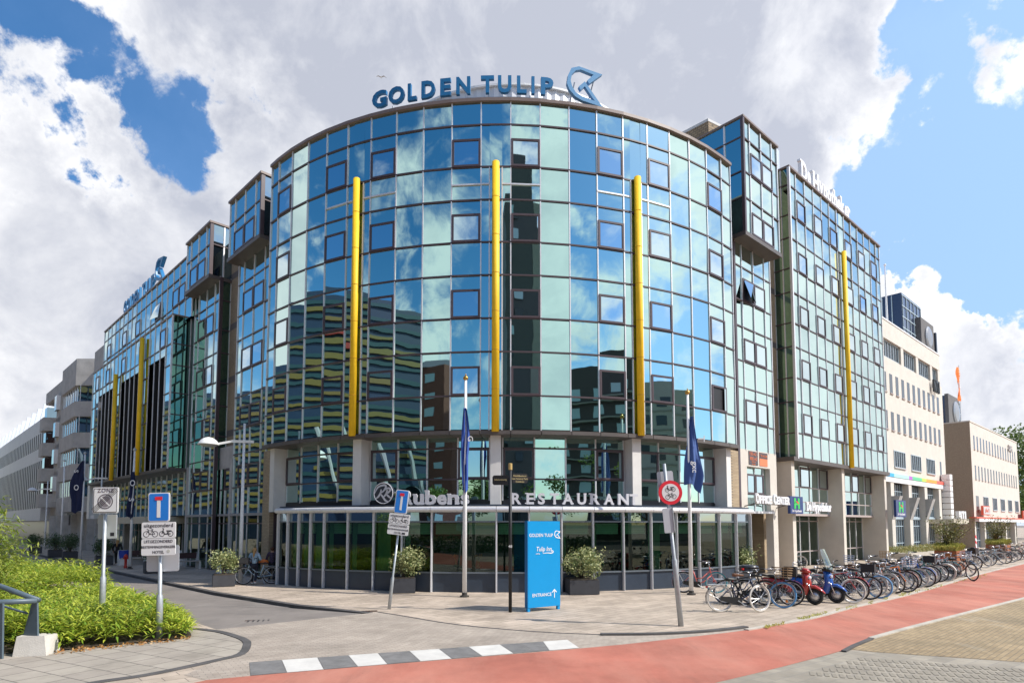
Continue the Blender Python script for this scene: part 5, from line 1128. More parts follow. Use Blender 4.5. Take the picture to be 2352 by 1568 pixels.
# ZONE end sign
g=Vector((-10.37,15.6,0)); t=thing('traffic_sign','white ZONE end of no parking sign standing in the green bamboo bed','traffic sign',g); fn,up=signfn(g,R(-.6),R(3))
b=MB(); b.tube([Vector((0,0,-.1)),up*1.35,up*1.4,up*3.2],[.075,.07,.045,.045],12); b.build('pole',POLEM,t,True)
o,f2=board(t,fn,.05,3.31,.63,.66,SWH,'zone_board',SWH,.04); Fz=lambda a,b_,c:f2(a,b_,c+.034)
text('ZONE',.135,lambda a,b_,c:f2(a,b_+.205,c+.034),.004,.001,space=1.15).build('text',M('zone grey',(.12,.10,.12),.5),o)
b=MB()
for w1,w0 in ((.19,.165),): 
    P=[];n=36
    for k in range(n): a=2*PI*k/n; P+=[Fz(w1*math.cos(a),w1*math.sin(a)-.03,.003),Fz(w0*math.cos(a),w0*math.sin(a)-.03,.003)]
    b.add(P,[(2*k,2*k+1,(2*k+3)%(2*n),(2*k+2)%(2*n)) for k in range(n)])
b.build('ring',M('zone grey'),o); b=MB(); b.plate([(.14*math.cos(2*PI*k/28),.14*math.sin(2*PI*k/28)-.03) for k in range(28)],.003,Fz); b.build('ring_face',M('zone mid grey',(.22,.20,.22),.5),o)
b=MB()
def stripe(b,p,q,w_,zz):
    dx,dy=q[0]-p[0],q[1]-p[1]; l=math.hypot(dx,dy); nx,ny=-dy/l*w_/2,dx/l*w_/2; b.add([Fz(p[0]+nx,p[1]+ny,zz),Fz(p[0]-nx,p[1]-ny,zz),Fz(q[0]-nx,q[1]-ny,zz),Fz(q[0]+nx,q[1]+ny,zz)],((0,1,2,3),))
stripe(b,(-.11,.08),(.11,-.14),.035,.005); b.build('cross_bar',SWH,o)
for k in range(4):
    b=MB(); d=(k-1.5)*.036; stripe(b,(-.29+d*.7,-.27-d*.7),(.27+d*.7,.28-d*.7),.012,.008); b.build('end_stripe',SBK,o)
b=MB(); b.add([Fz(a*.29,b_*.305,.002) for a,b_ in ((-1,-1),(1,-1),(1,1),(-1,1))]+[Fz(a*.278,b_*.293,.002) for a,b_ in ((-1,-1),(1,-1),(1,1),(-1,1))],((0,1,5,4),(1,2,6,5),(2,3,7,6),(3,0,4,7))); b.build('border',SBK,o)
b=MB(); b.plate(rrect(.46,.62,.03),.02,lambda a,b_,c:fn(a+.02,b_+2.64,c-.16)); o=b.build('back_board',SBACK,t)
b=MB(); b.plate([(.08,-.24),(.18,-.24),(.18,-.15),(.08,-.15)],.004,lambda a,b_,c:fn(a+.02,b_+2.64,c-.135)); b.build('sticker',SBK,o)
b=MB(); b.plate(rrect(.44,.60,.03),.006,lambda a,b_,c:fn(a+.02,b_+2.64,c-.139)); b.build('back_panel',M('sign back grey',(.38,.40,.39),.5),o)
# red round sign, leaning
g=G(1565,1437); t=thing('traffic_sign','leaning red ringed sign banning mopeds and bicycles, left of the parked bicycles','traffic sign',g); fn,up=signfn(g,R(-5.2),R(4))
b=MB(); b.tube([Vector((0,0,-.1)),up*1.75,up*1.8,up*4.35],[.075,.07,.048,.045],12); b.build('pole',POLEM,t,True)
cy=3.56; f3=lambda a,b_,c:fn(a+.06,b_+cy,c)
b=MB(); b.plate([(.325*math.cos(2*PI*k/40),.325*math.sin(2*PI*k/40)) for k in range(40)],.025,f3); o=b.build('round_board',SRED,t)
b=MB(); b.plate([(.235*math.cos(2*PI*k/40),.235*math.sin(2*PI*k/40)) for k in range(40)],.004,lambda a,b_,c:f3(a,b_,c+.026)); b.build('white_face',SWH,o)
b=MB(); bike_glyph(b,lambda a,b_,c:f3(a,b_+.10,c+.024),.30,True); b.build('moped_symbol',SBK,o); b=MB(); bike_glyph(b,lambda a,b_,c:f3(a,b_-.09,c+.024),.30); b.build('bicycle_symbol',SBK,o)
b=MB(); b.plate(rrect(.44,.60,.05),.02,lambda a,b_,c:fn(a+.02,b_+3.85,c-.17)); b.build('back_board',SBACK,t)
b=MB(); b.plate(rrect(.30,.66,.03),.02,lambda a,b_,c:fn(a-.06,b_+2.82,c-.0)); o=b.build('back_board',SBACK,t)
b=MB(); b.obox(fn(.05,2.5,.02),fn(.03,0,0)-fn(0,0,0),fn(0,0,.03)-fn(0,0,0),up*.66); b.build('clamp_rail',GALV,o)
# fingerpost
g=G(1172,1405); t=thing('fingerpost','black fingerpost with golden cap and two arms left of the blue hotel sign','signpost',g)
b=MB(); b.tube([(0,0,0),(0,0,4.48)],.052,12); b.build('pole',BLK,t,True); b=MB(); b.lathe([(.06,4.40),(.062,4.41),(.062,4.60),(.03,4.61)],n=14); b.build('cap',M('gold cap',(.60,.42,.16),.4,.4),t)
GT=M('gold text',(.60,.50,.25),.5)
for sgn,yaw,lines in ((-1,R(14),('Infohoekweg',)),(1,R(-16 if 0 else 14),('Hoofdkantoor','Leo Science Park','Centrum'))):
    u=Vector((math.cos(yaw),math.sin(yaw),0)); z0=4.08 if sgn<0 else 4.14
    u=Vector((math.cos(R(-10 if sgn<0 else 16)),math.sin(R(-10 if sgn<0 else 16)),0)); fn2=plane_fn(Vector((0,0,z0)),u); L_=.56; hh=.15
    P=[(sgn*.06,-hh),(sgn*(L_-.04),-hh),(sgn*L_,-hh+.05),(sgn*L_,hh-.05),(sgn*(L_-.04),hh),(sgn*.06,hh)]
    b=MB(); b.plate(P,.04,lambda a,b_,c:fn2(a,b_,c+.01)); o=b.build('arm',BLK,t)
    for i,s in enumerate(lines): text(s,.075,lambda a,b_,c,i=i:fn2(a+sgn*.30,b_+.05-.09*i+(-.06 if sgn<0 else 0),c+.052),.003,.0005).build('text',GT,o)
text('48',.12,plane_fn((0,-.056,1.98),(1,0,0)),.004,.002).build('number',SWH,t)
# blue hotel sign
g=G(1213,1405); uM=(G(1287,1398)-g).normalized(); Wm=(G(1287,1398)-g).length; t=thing('entrance_sign','bright blue hotel entrance sign slab standing on the plaza','sign',g)
MBL=M('cyan blue enamel',(.0,.27,.60),.35,0,.03,2); nM=uM.cross(Zv); b=MB(); b.obox(Zv*.12-nM*.13,uM*Wm,nM*.13,Zv*2.68); b.build('slab',MBL,t)
for q in (0,Wm-.09): b=MB(); b.obox(uM*q-nM*.11,uM*.09,nM*.09,Zv*.12); b.build('foot',MBL,t)
b=MB(); b.obox(Zv*.12-uM*.03-nM*.14,uM*.03,nM*.15,Zv*2.69); b.build('edge_strip',M('deep blue enamel',(.0,.14,.36),.35),t)  # shade of the left side painted as a strip of deeper blue
fn=plane_fn(nM*.003,uM); mk=lambda s,sz,x,z,**k:text(s,sz,lambda a,b_,c:fn(a+x,b_+z,c),.006,.0008,**k).build('lettering',WL_,t)
mk('GOLDEN TULIP',.145,Wm*.40,2.31,sx=.92); mk('ENTRANCE',.145,Wm*.42,.45); mk('Tulip Inn',.20,Wm*.48,1.86,shear=.25,sx=.85)
mk('HOTEL',.05,Wm*.30,1.76)
b=MB(); sc4=.26/313; b.plate([((x-1877)*sc4+Wm*.81,(415-y)*sc4+2.24) for x,y in lz],.006,fn); b.build('logo',WL_,t)
b=MB(); b.plate([(Wm*.80,.38),(Wm*.82,.38),(Wm*.82,.60),(Wm*.87,.54),(Wm*.885,.56),(Wm*.81,.66),(Wm*.735,.56),(Wm*.75,.54),(Wm*.80,.60)],.006,fn); b.build('arrow',WL_,t)
b=MB(); P,f=stroke([(Wm*.45,1.79),(Wm*.6,1.80),(Wm*.72,1.79),(Wm*.78,1.83),(Wm*.74,1.87),(Wm*.71,1.82)],.03,lambda a,b_,c:fn(a,b_,c),.006); b.add(P,f); b.build('flourish',WL_,t)
# ================= PLANTS =================
LV1=leaf_mat('variegated leaf',(.08,.14,.035),(.52,.52,.25),.2); LV2=leaf_mat('dark leaf',(.03,.07,.025),(.10,.17,.06),.15); BAM=leaf_mat('bamboo leaf',(.15,.29,.02),(.60,.62,.08),.35); BAM2=leaf_mat('tall bamboo leaf',(.16,.26,.03),(.42,.44,.09),.3); TRL=leaf_mat('tree leaf',(.045,.10,.02),(.17,.24,.045),.25); GRS=leaf_mat('ornamental grass',(.34,.36,.06),(.66,.60,.22),.35)
BARK=M('bark',(.09,.07,.05),.9,0,.2,8)
def leaves(b,n,fpos,l0,l1,w_=.45,r=rnd,droop=0):
    for _ in range(n):
        p=Vector(fpos()); d=Vector((r.gauss(0,1),r.gauss(0,1),r.gauss(0,.8)-droop)).normalized(); e=d.cross(Vector((r.gauss(0,1),r.gauss(0,1),r.gauss(0,1)))).normalized(); l=r.uniform(l0,l1)
        b.add([p,p+d*l*.5-e*l*w_*.5,p+d*l,p+d*l*.5+e*l*w_*.5],((0,1,2,3),))
def bush_pos(rx,ry,h,z0,r):
    lobes=[(Vector((r.uniform(-.45,.45)*rx,r.uniform(-.45,.45)*ry,z0+h*r.uniform(.3,.75))),r.uniform(.38,.62)) for _ in range(9)]
    def f():
        while True:
            c,s=lobes[r.randrange(9)]; a=Vector((r.gauss(0,1),r.gauss(0,1),r.gauss(0,1))).normalized()*s*(r.random()**.33)
            p=c+Vector((a.x*rx,a.y*ry,a.z*h*.8))
            if p.z>z0-.12: return p
    return f
def planter(g,w_,h,rx,hb,yaw,label,leafm,seed,n=1500):
    r=random.Random(seed); t=thing('planter',label,'planter',g,yaw,'planters with bushes along the pavement')
    b=MB(); W=w_/2; b.prism([(-W,-W),(W,-W),(W,W),(-W,W)],.02,h); b.build('box',M('charcoal planter',(.045,.047,.055),.6,0,.15,4),t)
    b=MB(); b.prism([(-W+.04,-W+.04),(W-.04,-W+.04),(W-.04,W-.04),(-W+.04,W-.04)],h+.002,h+.03); b.build('soil',SOIL,t)
    bt=MB(); 
    for k in range(9):
        a=r.uniform(0,6.28); q=r.uniform(.1,.5)*rx; bt.tube([(r.uniform(-.1,.1),r.uniform(-.1,.1),h),(math.cos(a)*q*.5,math.sin(a)*q*.5,h+hb*.4),(math.cos(a)*q,math.sin(a)*q,h+hb*.75)],[.018,.012,.006],5)
    s_=bt.build('stems',BARK,t)
    b=MB(); leaves(b,n,bush_pos(rx,rx,hb,h,r),.07,.14,.55,r)
    for k in range(6):  # stray shoots
        a=r.uniform(0,6.28); l=r.uniform(.8,1.25)*rx; e=Vector((math.cos(a)*l,math.sin(a)*l,h+hb*r.uniform(.7,1.15)))
        for q in range(14): f_=r.uniform(.4,1.1); leaves(b,1,lambda:Vector((e.x*f_,e.y*f_,h+.2+(e.z-h-.2)*f_)),.06,.12,.5,r)
    b.build('foliage',leafm,t); return t
planter(G(513,1345),.88,.5,.72,1.05,R(28),'charcoal planter with variegated bush, left of the lamp by the two women',LV1,1)
planter(G(925,1359),.98,.58,.95,1.1,R(10),'charcoal planter with variegated bush directly behind the small tilted sign',LV1,2,2200)
planter(G(1336,1362),1.15,.56,.98,1.15,R(6),'charcoal planter with variegated bush right of the blue hotel sign',LV1,3,2200)
planter(G(1703,1335),.9,.5,.75,1.05,R(12),'charcoal planter with variegated bush behind the first navy bicycle',LV1,4)
planter(G(352,1315),.92,.6,.75,1.15,R(36),'dark planter and bush behind the big dead end sign pole',LV2,5)
planter(G(238,1297),.95,.6,.8,1.1,R(40),'dark planter and bush directly behind the ZONE sign pole',LV2,6)
planter(G(160,1284),.95,.6,.85,1.3,R(40),'dark planter just left of the street flagpole with navy flag before the concrete building',LV2,7)
planter(G(126,1279),.95,.6,.85,1.3,R(40),'dark planter at the foot of the bare flagpole on the left',LV2,8)
planter(G(81,1270),.95,.6,.85,1.2,R(40),'farthest dark planter on the left, partly behind the bamboo shrub',LV2,9)
# bamboo bed
bed=[xy(G(*p)) for p in ((110,1497),(200,1488),(300,1478),(390,1470),(440,1462))]+[(-7.9,15.2),(-9.2,17.2),(-12.5,20.6),(-17,25.2),(-22,28),(-24,24),(-17.5,16.5),(-12,12.6)]
def inside(p,poly):
    c=False; n=len(poly); j=n-1
    for i in range(n):
        if (poly[i][1]>p[1])!=(poly[j][1]>p[1]) and p[0]<(poly[j][0]-poly[i][0])*(p[1]-poly[i][1])/(poly[j][1]-poly[i][1])+poly[i][0]: c=not c
        j=i
    return c
o=sheet('soil_bed',bed,.03,SOIL)
def edged(p,poly): 
    m=9
    for i in range(len(poly)):
        a=Vector(poly[i]);c=Vector(poly[(i+1)%len(poly)]); q=Vector(p); tt=max(0,min(1,(q-a).dot(c-a)/(c-a).length_squared)); m=min(m,(q-a-(c-a)*tt).length)
    return m
def bamboo(n,poly,hf,mat,name,seed):
    r=random.Random(seed); b=MB(); x0=min(p[0] for p in poly);x1=max(p[0] for p in poly);y0=min(p[1] for p in poly);y1=max(p[1] for p in poly); k=0
    while k<n:
        p=(r.uniform(x0,x1),r.uniform(y0,y1))
        if not inside(p,poly): continue
        d=p[1]; 
        if d>18 and r.random()<.45: continue
        k+=1; e=edged(p,poly); H=hf(p)*min(1,.35+e*1.3)*r.uniform(.7,1.12)*(1+.25*noise.noise(Vector((p[0]*.9,p[1]*.9,0))))
        base=Vector((p[0],p[1],.03)); lean=Vector((r.gauss(0,.16),r.gauss(0,.16),1)); top=base+lean*H
        for q in range(8):
            f_=r.uniform(.45,1.0); a=r.uniform(0,6.28); s=base+lean*H*f_; l=r.uniform(.18,.36); dv=Vector((math.cos(a),math.sin(a),r.uniform(-.1,.9))).normalized(); sd=dv.cross(Zv).normalized()*l*.075
            mid=s+dv*l*.5; tip=s+dv*l-Zv*l*r.uniform(.1,.4)
            b.add([s,mid-sd,tip,mid+sd],((0,1,2,3),))
    return b.build(name,mat)
o=bamboo(6500,bed,lambda p:.62+.25*min(1,max(0,(14.5-p[1])))+(.5 if p[0]<-15 else 0),BAM,'ground_cover',11); tag(o,'bright green dwarf bamboo filling the corner bed','ground cover',kind='stuff')
# dead leaves along the bed edge
b=MB(); r=random.Random(3)
for _ in range(260):
    q=r.random(); a=G(110+q*330,1500-q*36+r.uniform(-2,5)); a.z=.02; leaves(b,1,lambda:a,.05,.10,.6,r)
o=b.build('fallen_leaves',leaf_mat('dead leaf',(.30,.12,.03),(.45,.26,.08),.1)); tag(o,'brown fallen leaves along the front of the bamboo bed','fallen leaves',kind='stuff')
# weeds along the path edge
b=MB()
for i in range(420):
    q=r.random()**1.2; x_=1760+q*520; y_=1441-(x_-1762)*.2385+r.uniform(-3,2); a=G(x_,y_,.02)
    if noise.noise(Vector((x_*.03,0,0)))<-.05: continue
    for k in range(3): leaves(b,1,lambda:a,.04,.10,.3,r,droop=-1.2)
o=b.build('weeds',GRS); tag(o,'dry weeds growing along the edge of the red bike path','weeds',kind='stuff')
# tall bamboo shrub on the left edge
t=thing('bamboo_shrub','tall feathery yellow green bamboo shrub at the left edge','shrub',(-14.15,15.2,0)); r=random.Random(21)
bs=MB(); b=MB()
for k in range(105):
    a=r.uniform(0,6.28); q=r.uniform(0,1.5); H=r.uniform(2.1,3.6)*(1-.18*q/1.5); base=Vector((math.cos(a)*q*.6,math.sin(a)*q*.6,0)); tip=Vector((math.cos(a)*(q*1.1+.25),math.sin(a)*(q*1.1+.25),H)); mid=(base+tip)/2+Vector((0,0,.25))
    bs.tube([base,mid,tip],[.015,.012,.004],4)
    for j in range(150):
        f_=r.uniform(.18,1.05); p=base*(1-f_)**2+mid*2*f_*(1-f_)+tip*f_*f_+Vector((r.gauss(0,.16),r.gauss(0,.16),r.gauss(0,.12))); dv=Vector((r.gauss(0,1),r.gauss(0,1),r.uniform(-.8,.4))).normalized(); l=r.uniform(.14,.28); sd=dv.cross(Zv).normalized()*l*.10; b.add([p,p+dv*l*.5-sd,p+dv*l-Zv*.03,p+dv*l*.5+sd],((0,1,2,3),))
bs.build('stems',M('bamboo cane',(.30,.33,.10),.6),t); b.build('foliage',BAM2,t)
def tree(x,y,H,rx,label,seed,n=3500,mat=None,trunk=.22,zb=.3,ls=(.16,.34),name='tree',grp=None):
    r=random.Random(seed); t=thing(name,label,'tree',(x,y,0),group=grp); b=MB(); tips=[]
    b.tube([(0,0,-.1),(r.uniform(-.15,.15),r.uniform(-.15,.15),H*zb),(r.uniform(-.3,.3),r.uniform(-.3,.3),H*.6),(r.uniform(-.3,.3),0,H*.88)],[trunk,trunk*.75,trunk*.45,trunk*.12],9)
    for k in range(11):
        a=k*2.4+r.uniform(-.4,.4); z=H*r.uniform(zb,.72); l=rx*r.uniform(.55,.95); e=Vector((math.cos(a)*l,math.sin(a)*l,z+H*r.uniform(.05,.22))); b.tube([(0,0,z),e*.5+Vector((0,0,z*.5+.2)),e],[trunk*.35,trunk*.22,.02],5); tips.append(e)
    b.build('trunk',BARK,t,True)
    b=MB(); lob=[]
    for e in tips: lob.append((e,r.uniform(.28,.45)*rx))
    for k in range(12): a=r.uniform(0,6.28); q=r.uniform(0,.6)*rx; lob.append((Vector((math.cos(a)*q,math.sin(a)*q,H*r.uniform(zb+.15,.93))),r.uniform(.25,.5)*rx))
    def f():
        c,s=lob[r.randrange(len(lob))]; v=Vector((r.gauss(0,1),r.gauss(0,1),r.gauss(0,1))).normalized()*s*(.55+.45*r.random()); v.z*=.75; return c+v
    leaves(b,n,f,ls[0],ls[1],.6,r); b.build('crown',mat or TRL,t); return t
tree(95,112,22,8.5,'tall leafy tree beyond the far right building',31,9000,ls=(.3,.7)); tree(103,116,16,7,'lower leafy tree right of the tall tree at the right edge',32,6000,ls=(.3,.7)); tree(86,101,9,3.5,'low round tree at the far right behind the shop planters',33,4000,ls=(.25,.55))
# trees and hedge across the road, mirrored in the glass
for i,(x,y,H,rx) in enumerate(((17,-9,9,3.2),(25,-3,9.5,3.6),(31,6,9,3.4),(7,-16,8,3),(-9,-17,7.5,3.0),(-20,-9,7,3),(38,16,9,3.2))):
    tree(x,y,H,rx,['street tree across the road mirrored above the word RESTAURANT','street tree across the road mirrored beside the right flagpole','street tree across the road mirrored in the office center windows','street tree behind the camera mirrored low in the middle of the hotel','street tree behind the camera mirrored low left of the middle','street tree behind the camera mirrored in the left restaurant panes','street tree across the road mirrored in the tall glass block'][i],50+i,4200,ls=(.18,.36),grp='street trees across the road')
for i,(x0,y0,x1,y1,h) in enumerate(((-26,-4,-8,-9,1.7),(-7,-9.5,8,-10.5,1.6),(9,-10.5,26,-8,1.5))):
    b=MB(); r=random.Random(70+i); A=Vector((x0,y0,0)); Bv=Vector((x1,y1,0)); leaves(b,5200,lambda:A.lerp(Bv,r.random())+Vector((r.uniform(-.6,.6),r.uniform(-.6,.6),r.uniform(.05,h)*(1-.1*r.random()))),.14,.30,.6,r)
    o=b.build('hedge',LV2); o.data.transform(Matrix.Translation(-(A+Bv)/2)); o.location=(A+Bv)/2; tag(o,['clipped dark hedge behind the camera mirrored in the left restaurant glass','clipped dark hedge behind the camera mirrored in the middle restaurant glass','clipped dark hedge behind the camera mirrored in the right restaurant glass'][i],'hedge','hedges behind the camera')
# corten planters with grass and multi-stem shrubs
COR=M('weathered steel',(.30,.10,.035),.85,0,.3,2.5)
def corten(g,w_,d_,h,yaw,label,seed,hs):
    r=random.Random(seed); t=thing('planter',label,'planter',g,yaw); W,D_=w_/2,d_/2
    b=MB(); b.prism([(-W,-D_),(W,-D_),(W,D_),(-W,D_)],.03,h); b.build('box',COR,t)
    b=MB()
    for _ in range(2600):
        x,y=r.uniform(-W,W),r.uniform(-D_,D_); a=r.uniform(0,6.28); l=r.uniform(.2,.42)*(1.25-.5*abs(x/W)); o_=Vector((math.cos(a),math.sin(a),0)); s=o_.cross(Zv)*.012; p=Vector((x,y,h)); m_=p+o_*l*.22+Zv*l*.85; e=p+o_*l*.48+Zv*l*.95
        b.add([p-s,p+s,m_+s,e,m_-s],((0,1,2,3,4),))
    b.build('grass',GRS,t)
    sh=thing('shrub','airy multi-stem shrub growing from '+label,'shrub',g+Vector((0,0,h)),yaw); b=MB(); lf=MB()
    for k in range(16):
        a=r.uniform(0,6.28); l=r.uniform(.3,1.1); e=Vector((math.cos(a)*l,math.sin(a)*l,hs*r.uniform(.55,1))); m_=Vector((math.cos(a+.5)*l*.4,math.sin(a+.5)*l*.4,e.z*.5)); b.tube([(math.cos(a)*.12,math.sin(a)*.12,0),m_,e],[.03,.018,.008],5)
        leaves(lf,110,lambda:m_.lerp(e,r.uniform(-.2,1.05))+Vector((r.gauss(0,.16),r.gauss(0,.16),r.gauss(0,.16))),.06,.14,.6,r)
    b.build('stems',BARK,sh); lf.build('foliage',leaf_mat('olive leaf',(.07,.09,.03),(.28,.26,.07),.2),sh)
corten(G(2197,1310)+Vector((.3,.9,0)),2.0,1.1,1.15,ROT,'nearer rusty steel planter with yellow grass amid the parked bicycles',5,2.0)
corten(G(2318,1283)+Vector((0,1.0,0)),2.4,1.2,1.1,ROT,'farther rusty steel planter with yellow grass near the right edge',6,2.2)
# flower border in front of the beige office
t=thing('flower_border','low flowering border in a pale kerb before the beige office windows','flower bed',WR(34,-1.2,0)); 
b=MB(); b.obox(dR*-7-nR*1.2,dR*15.5,nR*2.4,Zv*.42); b.build('kerb',KRL,t); b=MB(); r=random.Random(8)
leaves(b,5000,lambda:dR*r.uniform(-6.9,8.3)+nR*r.uniform(-1.1,1.1)+Zv*(.42+.42*r.random()**1.5),.08,.2,.4,r,droop=-.8); b.build('plants',leaf_mat('border leaf',(.14,.20,.05),(.42,.34,.14),.2),t)
# ---- benches, bin, hydrant, barrier, railing
def bench(g,yaw,label):
    t=thing('bench',label,'bench',g,yaw,'white concrete and wood benches along the left wing'); CW=M('white concrete',(.62,.60,.57),.8)
    for x in (-.85,.85):
        b=MB(); b.prism([(x-.28,-.35),(x+.28,-.35),(x+.28,.35),(x-.28,.35)],0,.42); 
        V=[(x-.28,.12,.42),(x+.28,.12,.42),(x+.28,.36,.42),(x-.28,.36,.42),(x-.24,.26,.98),(x+.24,.26,.98),(x+.24,.38,.98),(x-.24,.38,.98)]; b.add(V,((0,1,5,4),(1,2,6,5),(2,3,7,6),(3,0,4,7),(4,5,6,7)))
        b.build('side',CW,t)
    b=MB(); b.box((0,-.05,.46),(2.0,.56,.07)); b.build('seat',M('weathered slat',(.42,.38,.33),.8),t); b=MB(); b.box((0,.28,.78),(1.6,.06,.34)); b.build('backrest',M('dark slat',(.06,.03,.03),.7),t)
for x,y,l in ((430,1305,'white bench between the big dead end sign and the lamp planter'),(316,1296,'white bench just right of the street flagpole with the navy flag'),(556,1324,'white bench half hidden behind the street lamp pole'),(378,1299,'white bench half hidden behind the big dead end sign')): bench(G(x,y),R(45),l)
t=thing('litter_bin','open blue litter bin left of the red hydrant','bin',G(284,1297)); b=MB(); b.lathe([(.22,0),(.30,.7),(.31,.95),(.27,.95),(.2,.3)],n=14); b.build('body',M('blue bin',(.015,.05,.36),.5),t); b=MB(); b.torus((0,0,.95),.30,.025,20,5,ax='z'); b.build('rim',M('blue bin'),t)
t=thing('hydrant','small red hydrant post at the left street pavement','hydrant',G(288,1304)); b=MB(); b.lathe([(.10,0),(.10,.1),(.075,.14),(.075,.62),(.12,.66),(.12,.74),(.07,.84),(.02,.88)],n=12); b.build('body',M('hydrant red',(.50,.03,.02),.4),t,True); b=MB(); b.tube([(-.16,0,.6),(.16,0,.6)],.045,8); b.build('nozzle',M('hydrant red'),t)
t=thing('road_barrier','red and white striped barrier board by the beige office entrance','barrier',WR(43.0,-.2,0)+nR*1.2,ROT)
for k in range(6): b=MB(); b.plate([(-.22,.15+k*.26),(.22,.0+k*.26),(.22,.26+k*.26),(-.22,.41+k*.26)],.03,plane_fn((0,0,0),(1,0,0))); b.build('stripe',RD if k%2 else WHT,t)
b=MB(); b.box((0,.08,.05),(.6,.4,.1)); b.build('foot',BLK,t)
# railing and concrete foot at the lower left
RAIL=M('grey blue steel',(.09,.125,.15),.45,.1,.1,4)
g=Vector((-9.95,12.95,0)); t=thing('concrete_block','pale concrete foot block under the end of the grey railing','block',g,R(10)); 
b=MB(); V=[(-.30,-.26,0),(.32,-.26,0),(.32,.28,0),(-.30,.28,0),(-.27,-.20,.40),(.24,-.20,.40),(.27,.22,.38),(-.27,.22,.40)]; b.add(V,((0,3,2,1),(4,5,6,7),(0,1,5,4),(1,2,6,5),(2,3,7,6),(3,0,4,7))); b.build('body',M('block concrete',(.55,.52,.47),.9,0,.12,3,.3,40),t)
t=thing('railing','grey steel railing with rounded handrail at the lower left corner','railing',(-10.3,12.9,0))
def rl(x,y,z): return Vector((x,y,z))
for off,top in ((0,1.28),):
    b=MB(); pts=[rl(.42,-.05,1.18),rl(.44,-.05,1.24),rl(.30,-.02,1.27),rl(-.35,.0,1.22),rl(-.45,-.5,1.16),rl(-.55,-1.2,1.14)]
    b.tube([rl(-6,-3.6,1.45),rl(-1.4,.5,1.46),rl(-.75,.35,1.38),rl(.42,-.05,1.12)],.055,10); b.build('handrail',RAIL,t,True)
    b=MB(); b.tube([rl(.45,-.12,1.12),rl(-.1,-.36,1.12),rl(-.5,-.5,1.13),rl(-.72,-.45,1.22),rl(-.8,-.25,1.35),rl(-1.6,.45,1.44)],.055,10); b.build('handrail',RAIL,t,True)
for x,y,sl in ((.28,-.03,.18),(-.14,-.38,.10),(-2.2,-1.2,.1)):
    b=MB(); V=[rl(x-.16,y,.40 if x>0 else .15),rl(x+.20,y-.08,.40 if x>0 else .0),rl(x+.12,y-.04,1.10),rl(x-.02,y+.02,1.12)]; nn=Vector((.1,.35,0)).normalized()*.035
    b.add(V+[v+nn for v in V],((0,1,2,3),(7,6,5,4),(0,4,5,1),(1,5,6,2),(2,6,7,3),(3,7,4,0))); b.build('post',RAIL,t)
b=MB(); b.tube([rl(.2,-.05,.85),rl(-.5,.1,1.0),rl(-1.4,.4,1.15)],.025,6); b.build('lower_rail',RAIL,t)
t=thing('seagull','pale seagull gliding above the left end of the roof letters','bird',ray(875,178)*60+Vector((0,0,CAMH)))
b=MB(); b.add([(-.5,0,.05),(-.28,-.06,.16),(0,-.08,.02),(.3,-.06,.14),(.62,0,-.12),(.28,.09,.13),(0,.10,.02),(-.28,.09,.15)],((0,1,7),(1,2,6,7),(2,3,5,6),(3,4,5))); b.build('wings',M('gull grey',(.6,.6,.62),.7),t); b=MB(); b.sphere((0,0,0),.07,6,sc3=(.6,2.4,.6)); b.build('body',WHT,t,True)
# ================= BICYCLES =================
SPK=M('spoke steel',(.55,.55,.57),.3,.7); RIM=M('rim aluminium',(.60,.60,.62),.3,.7); SAD=M('black saddle',(.015,.015,.015),.5); BRS=M('brown leather',(.16,.06,.025),.5); REFL=M('orange reflector',(.9,.25,.02),.3); RREF=M('red lamp',(.5,.02,.02),.3); WIC=M('wicker',(.30,.20,.11),.8,0,.2,40); CRT=M('black crate',(.02,.02,.022),.6)
TW=M('cream tyre',(.62,.58,.52),.7); TB=M('sky blue tyre',(.12,.33,.62),.6); TT=M('teal tyre',(.05,.30,.36),.6)
WR0=.36
def wheel(root,x,parent_name='wheel',steer=0,refl=False):
    w_=MB(); w_.torus((0,0,0),WR0-.012,.022,30,6); 
    hub=MB(); hub.tube([(0,-.04,0),(0,.04,0)],.022,8)
    wo=hub.build('wheel',GALV,root); wo.location=(x,0,WR0+.01); wo.rotation_euler=(0,0,steer)
    w_.build('tyre',RUB,wo,True); r=MB(); r.torus((0,0,0),WR0-.045,.012,30,5); r.build('rim',RIM,wo,True)
    s=MB()
    for k in range(16):
        a=2*PI*k/16; s.tube([(.018*math.cos(a+.9),(.03 if k%2 else -.03),.018*math.sin(a+.9)),((WR0-.05)*math.cos(a),0,(WR0-.05)*math.sin(a))],.0026,3,cap=False)
    s.build('spokes',SPK,wo)
    if refl: q=MB(); q.box((.1,-.012,-.17),(.05,.01,.07)); q.build('reflector',REFL,wo)
    return wo
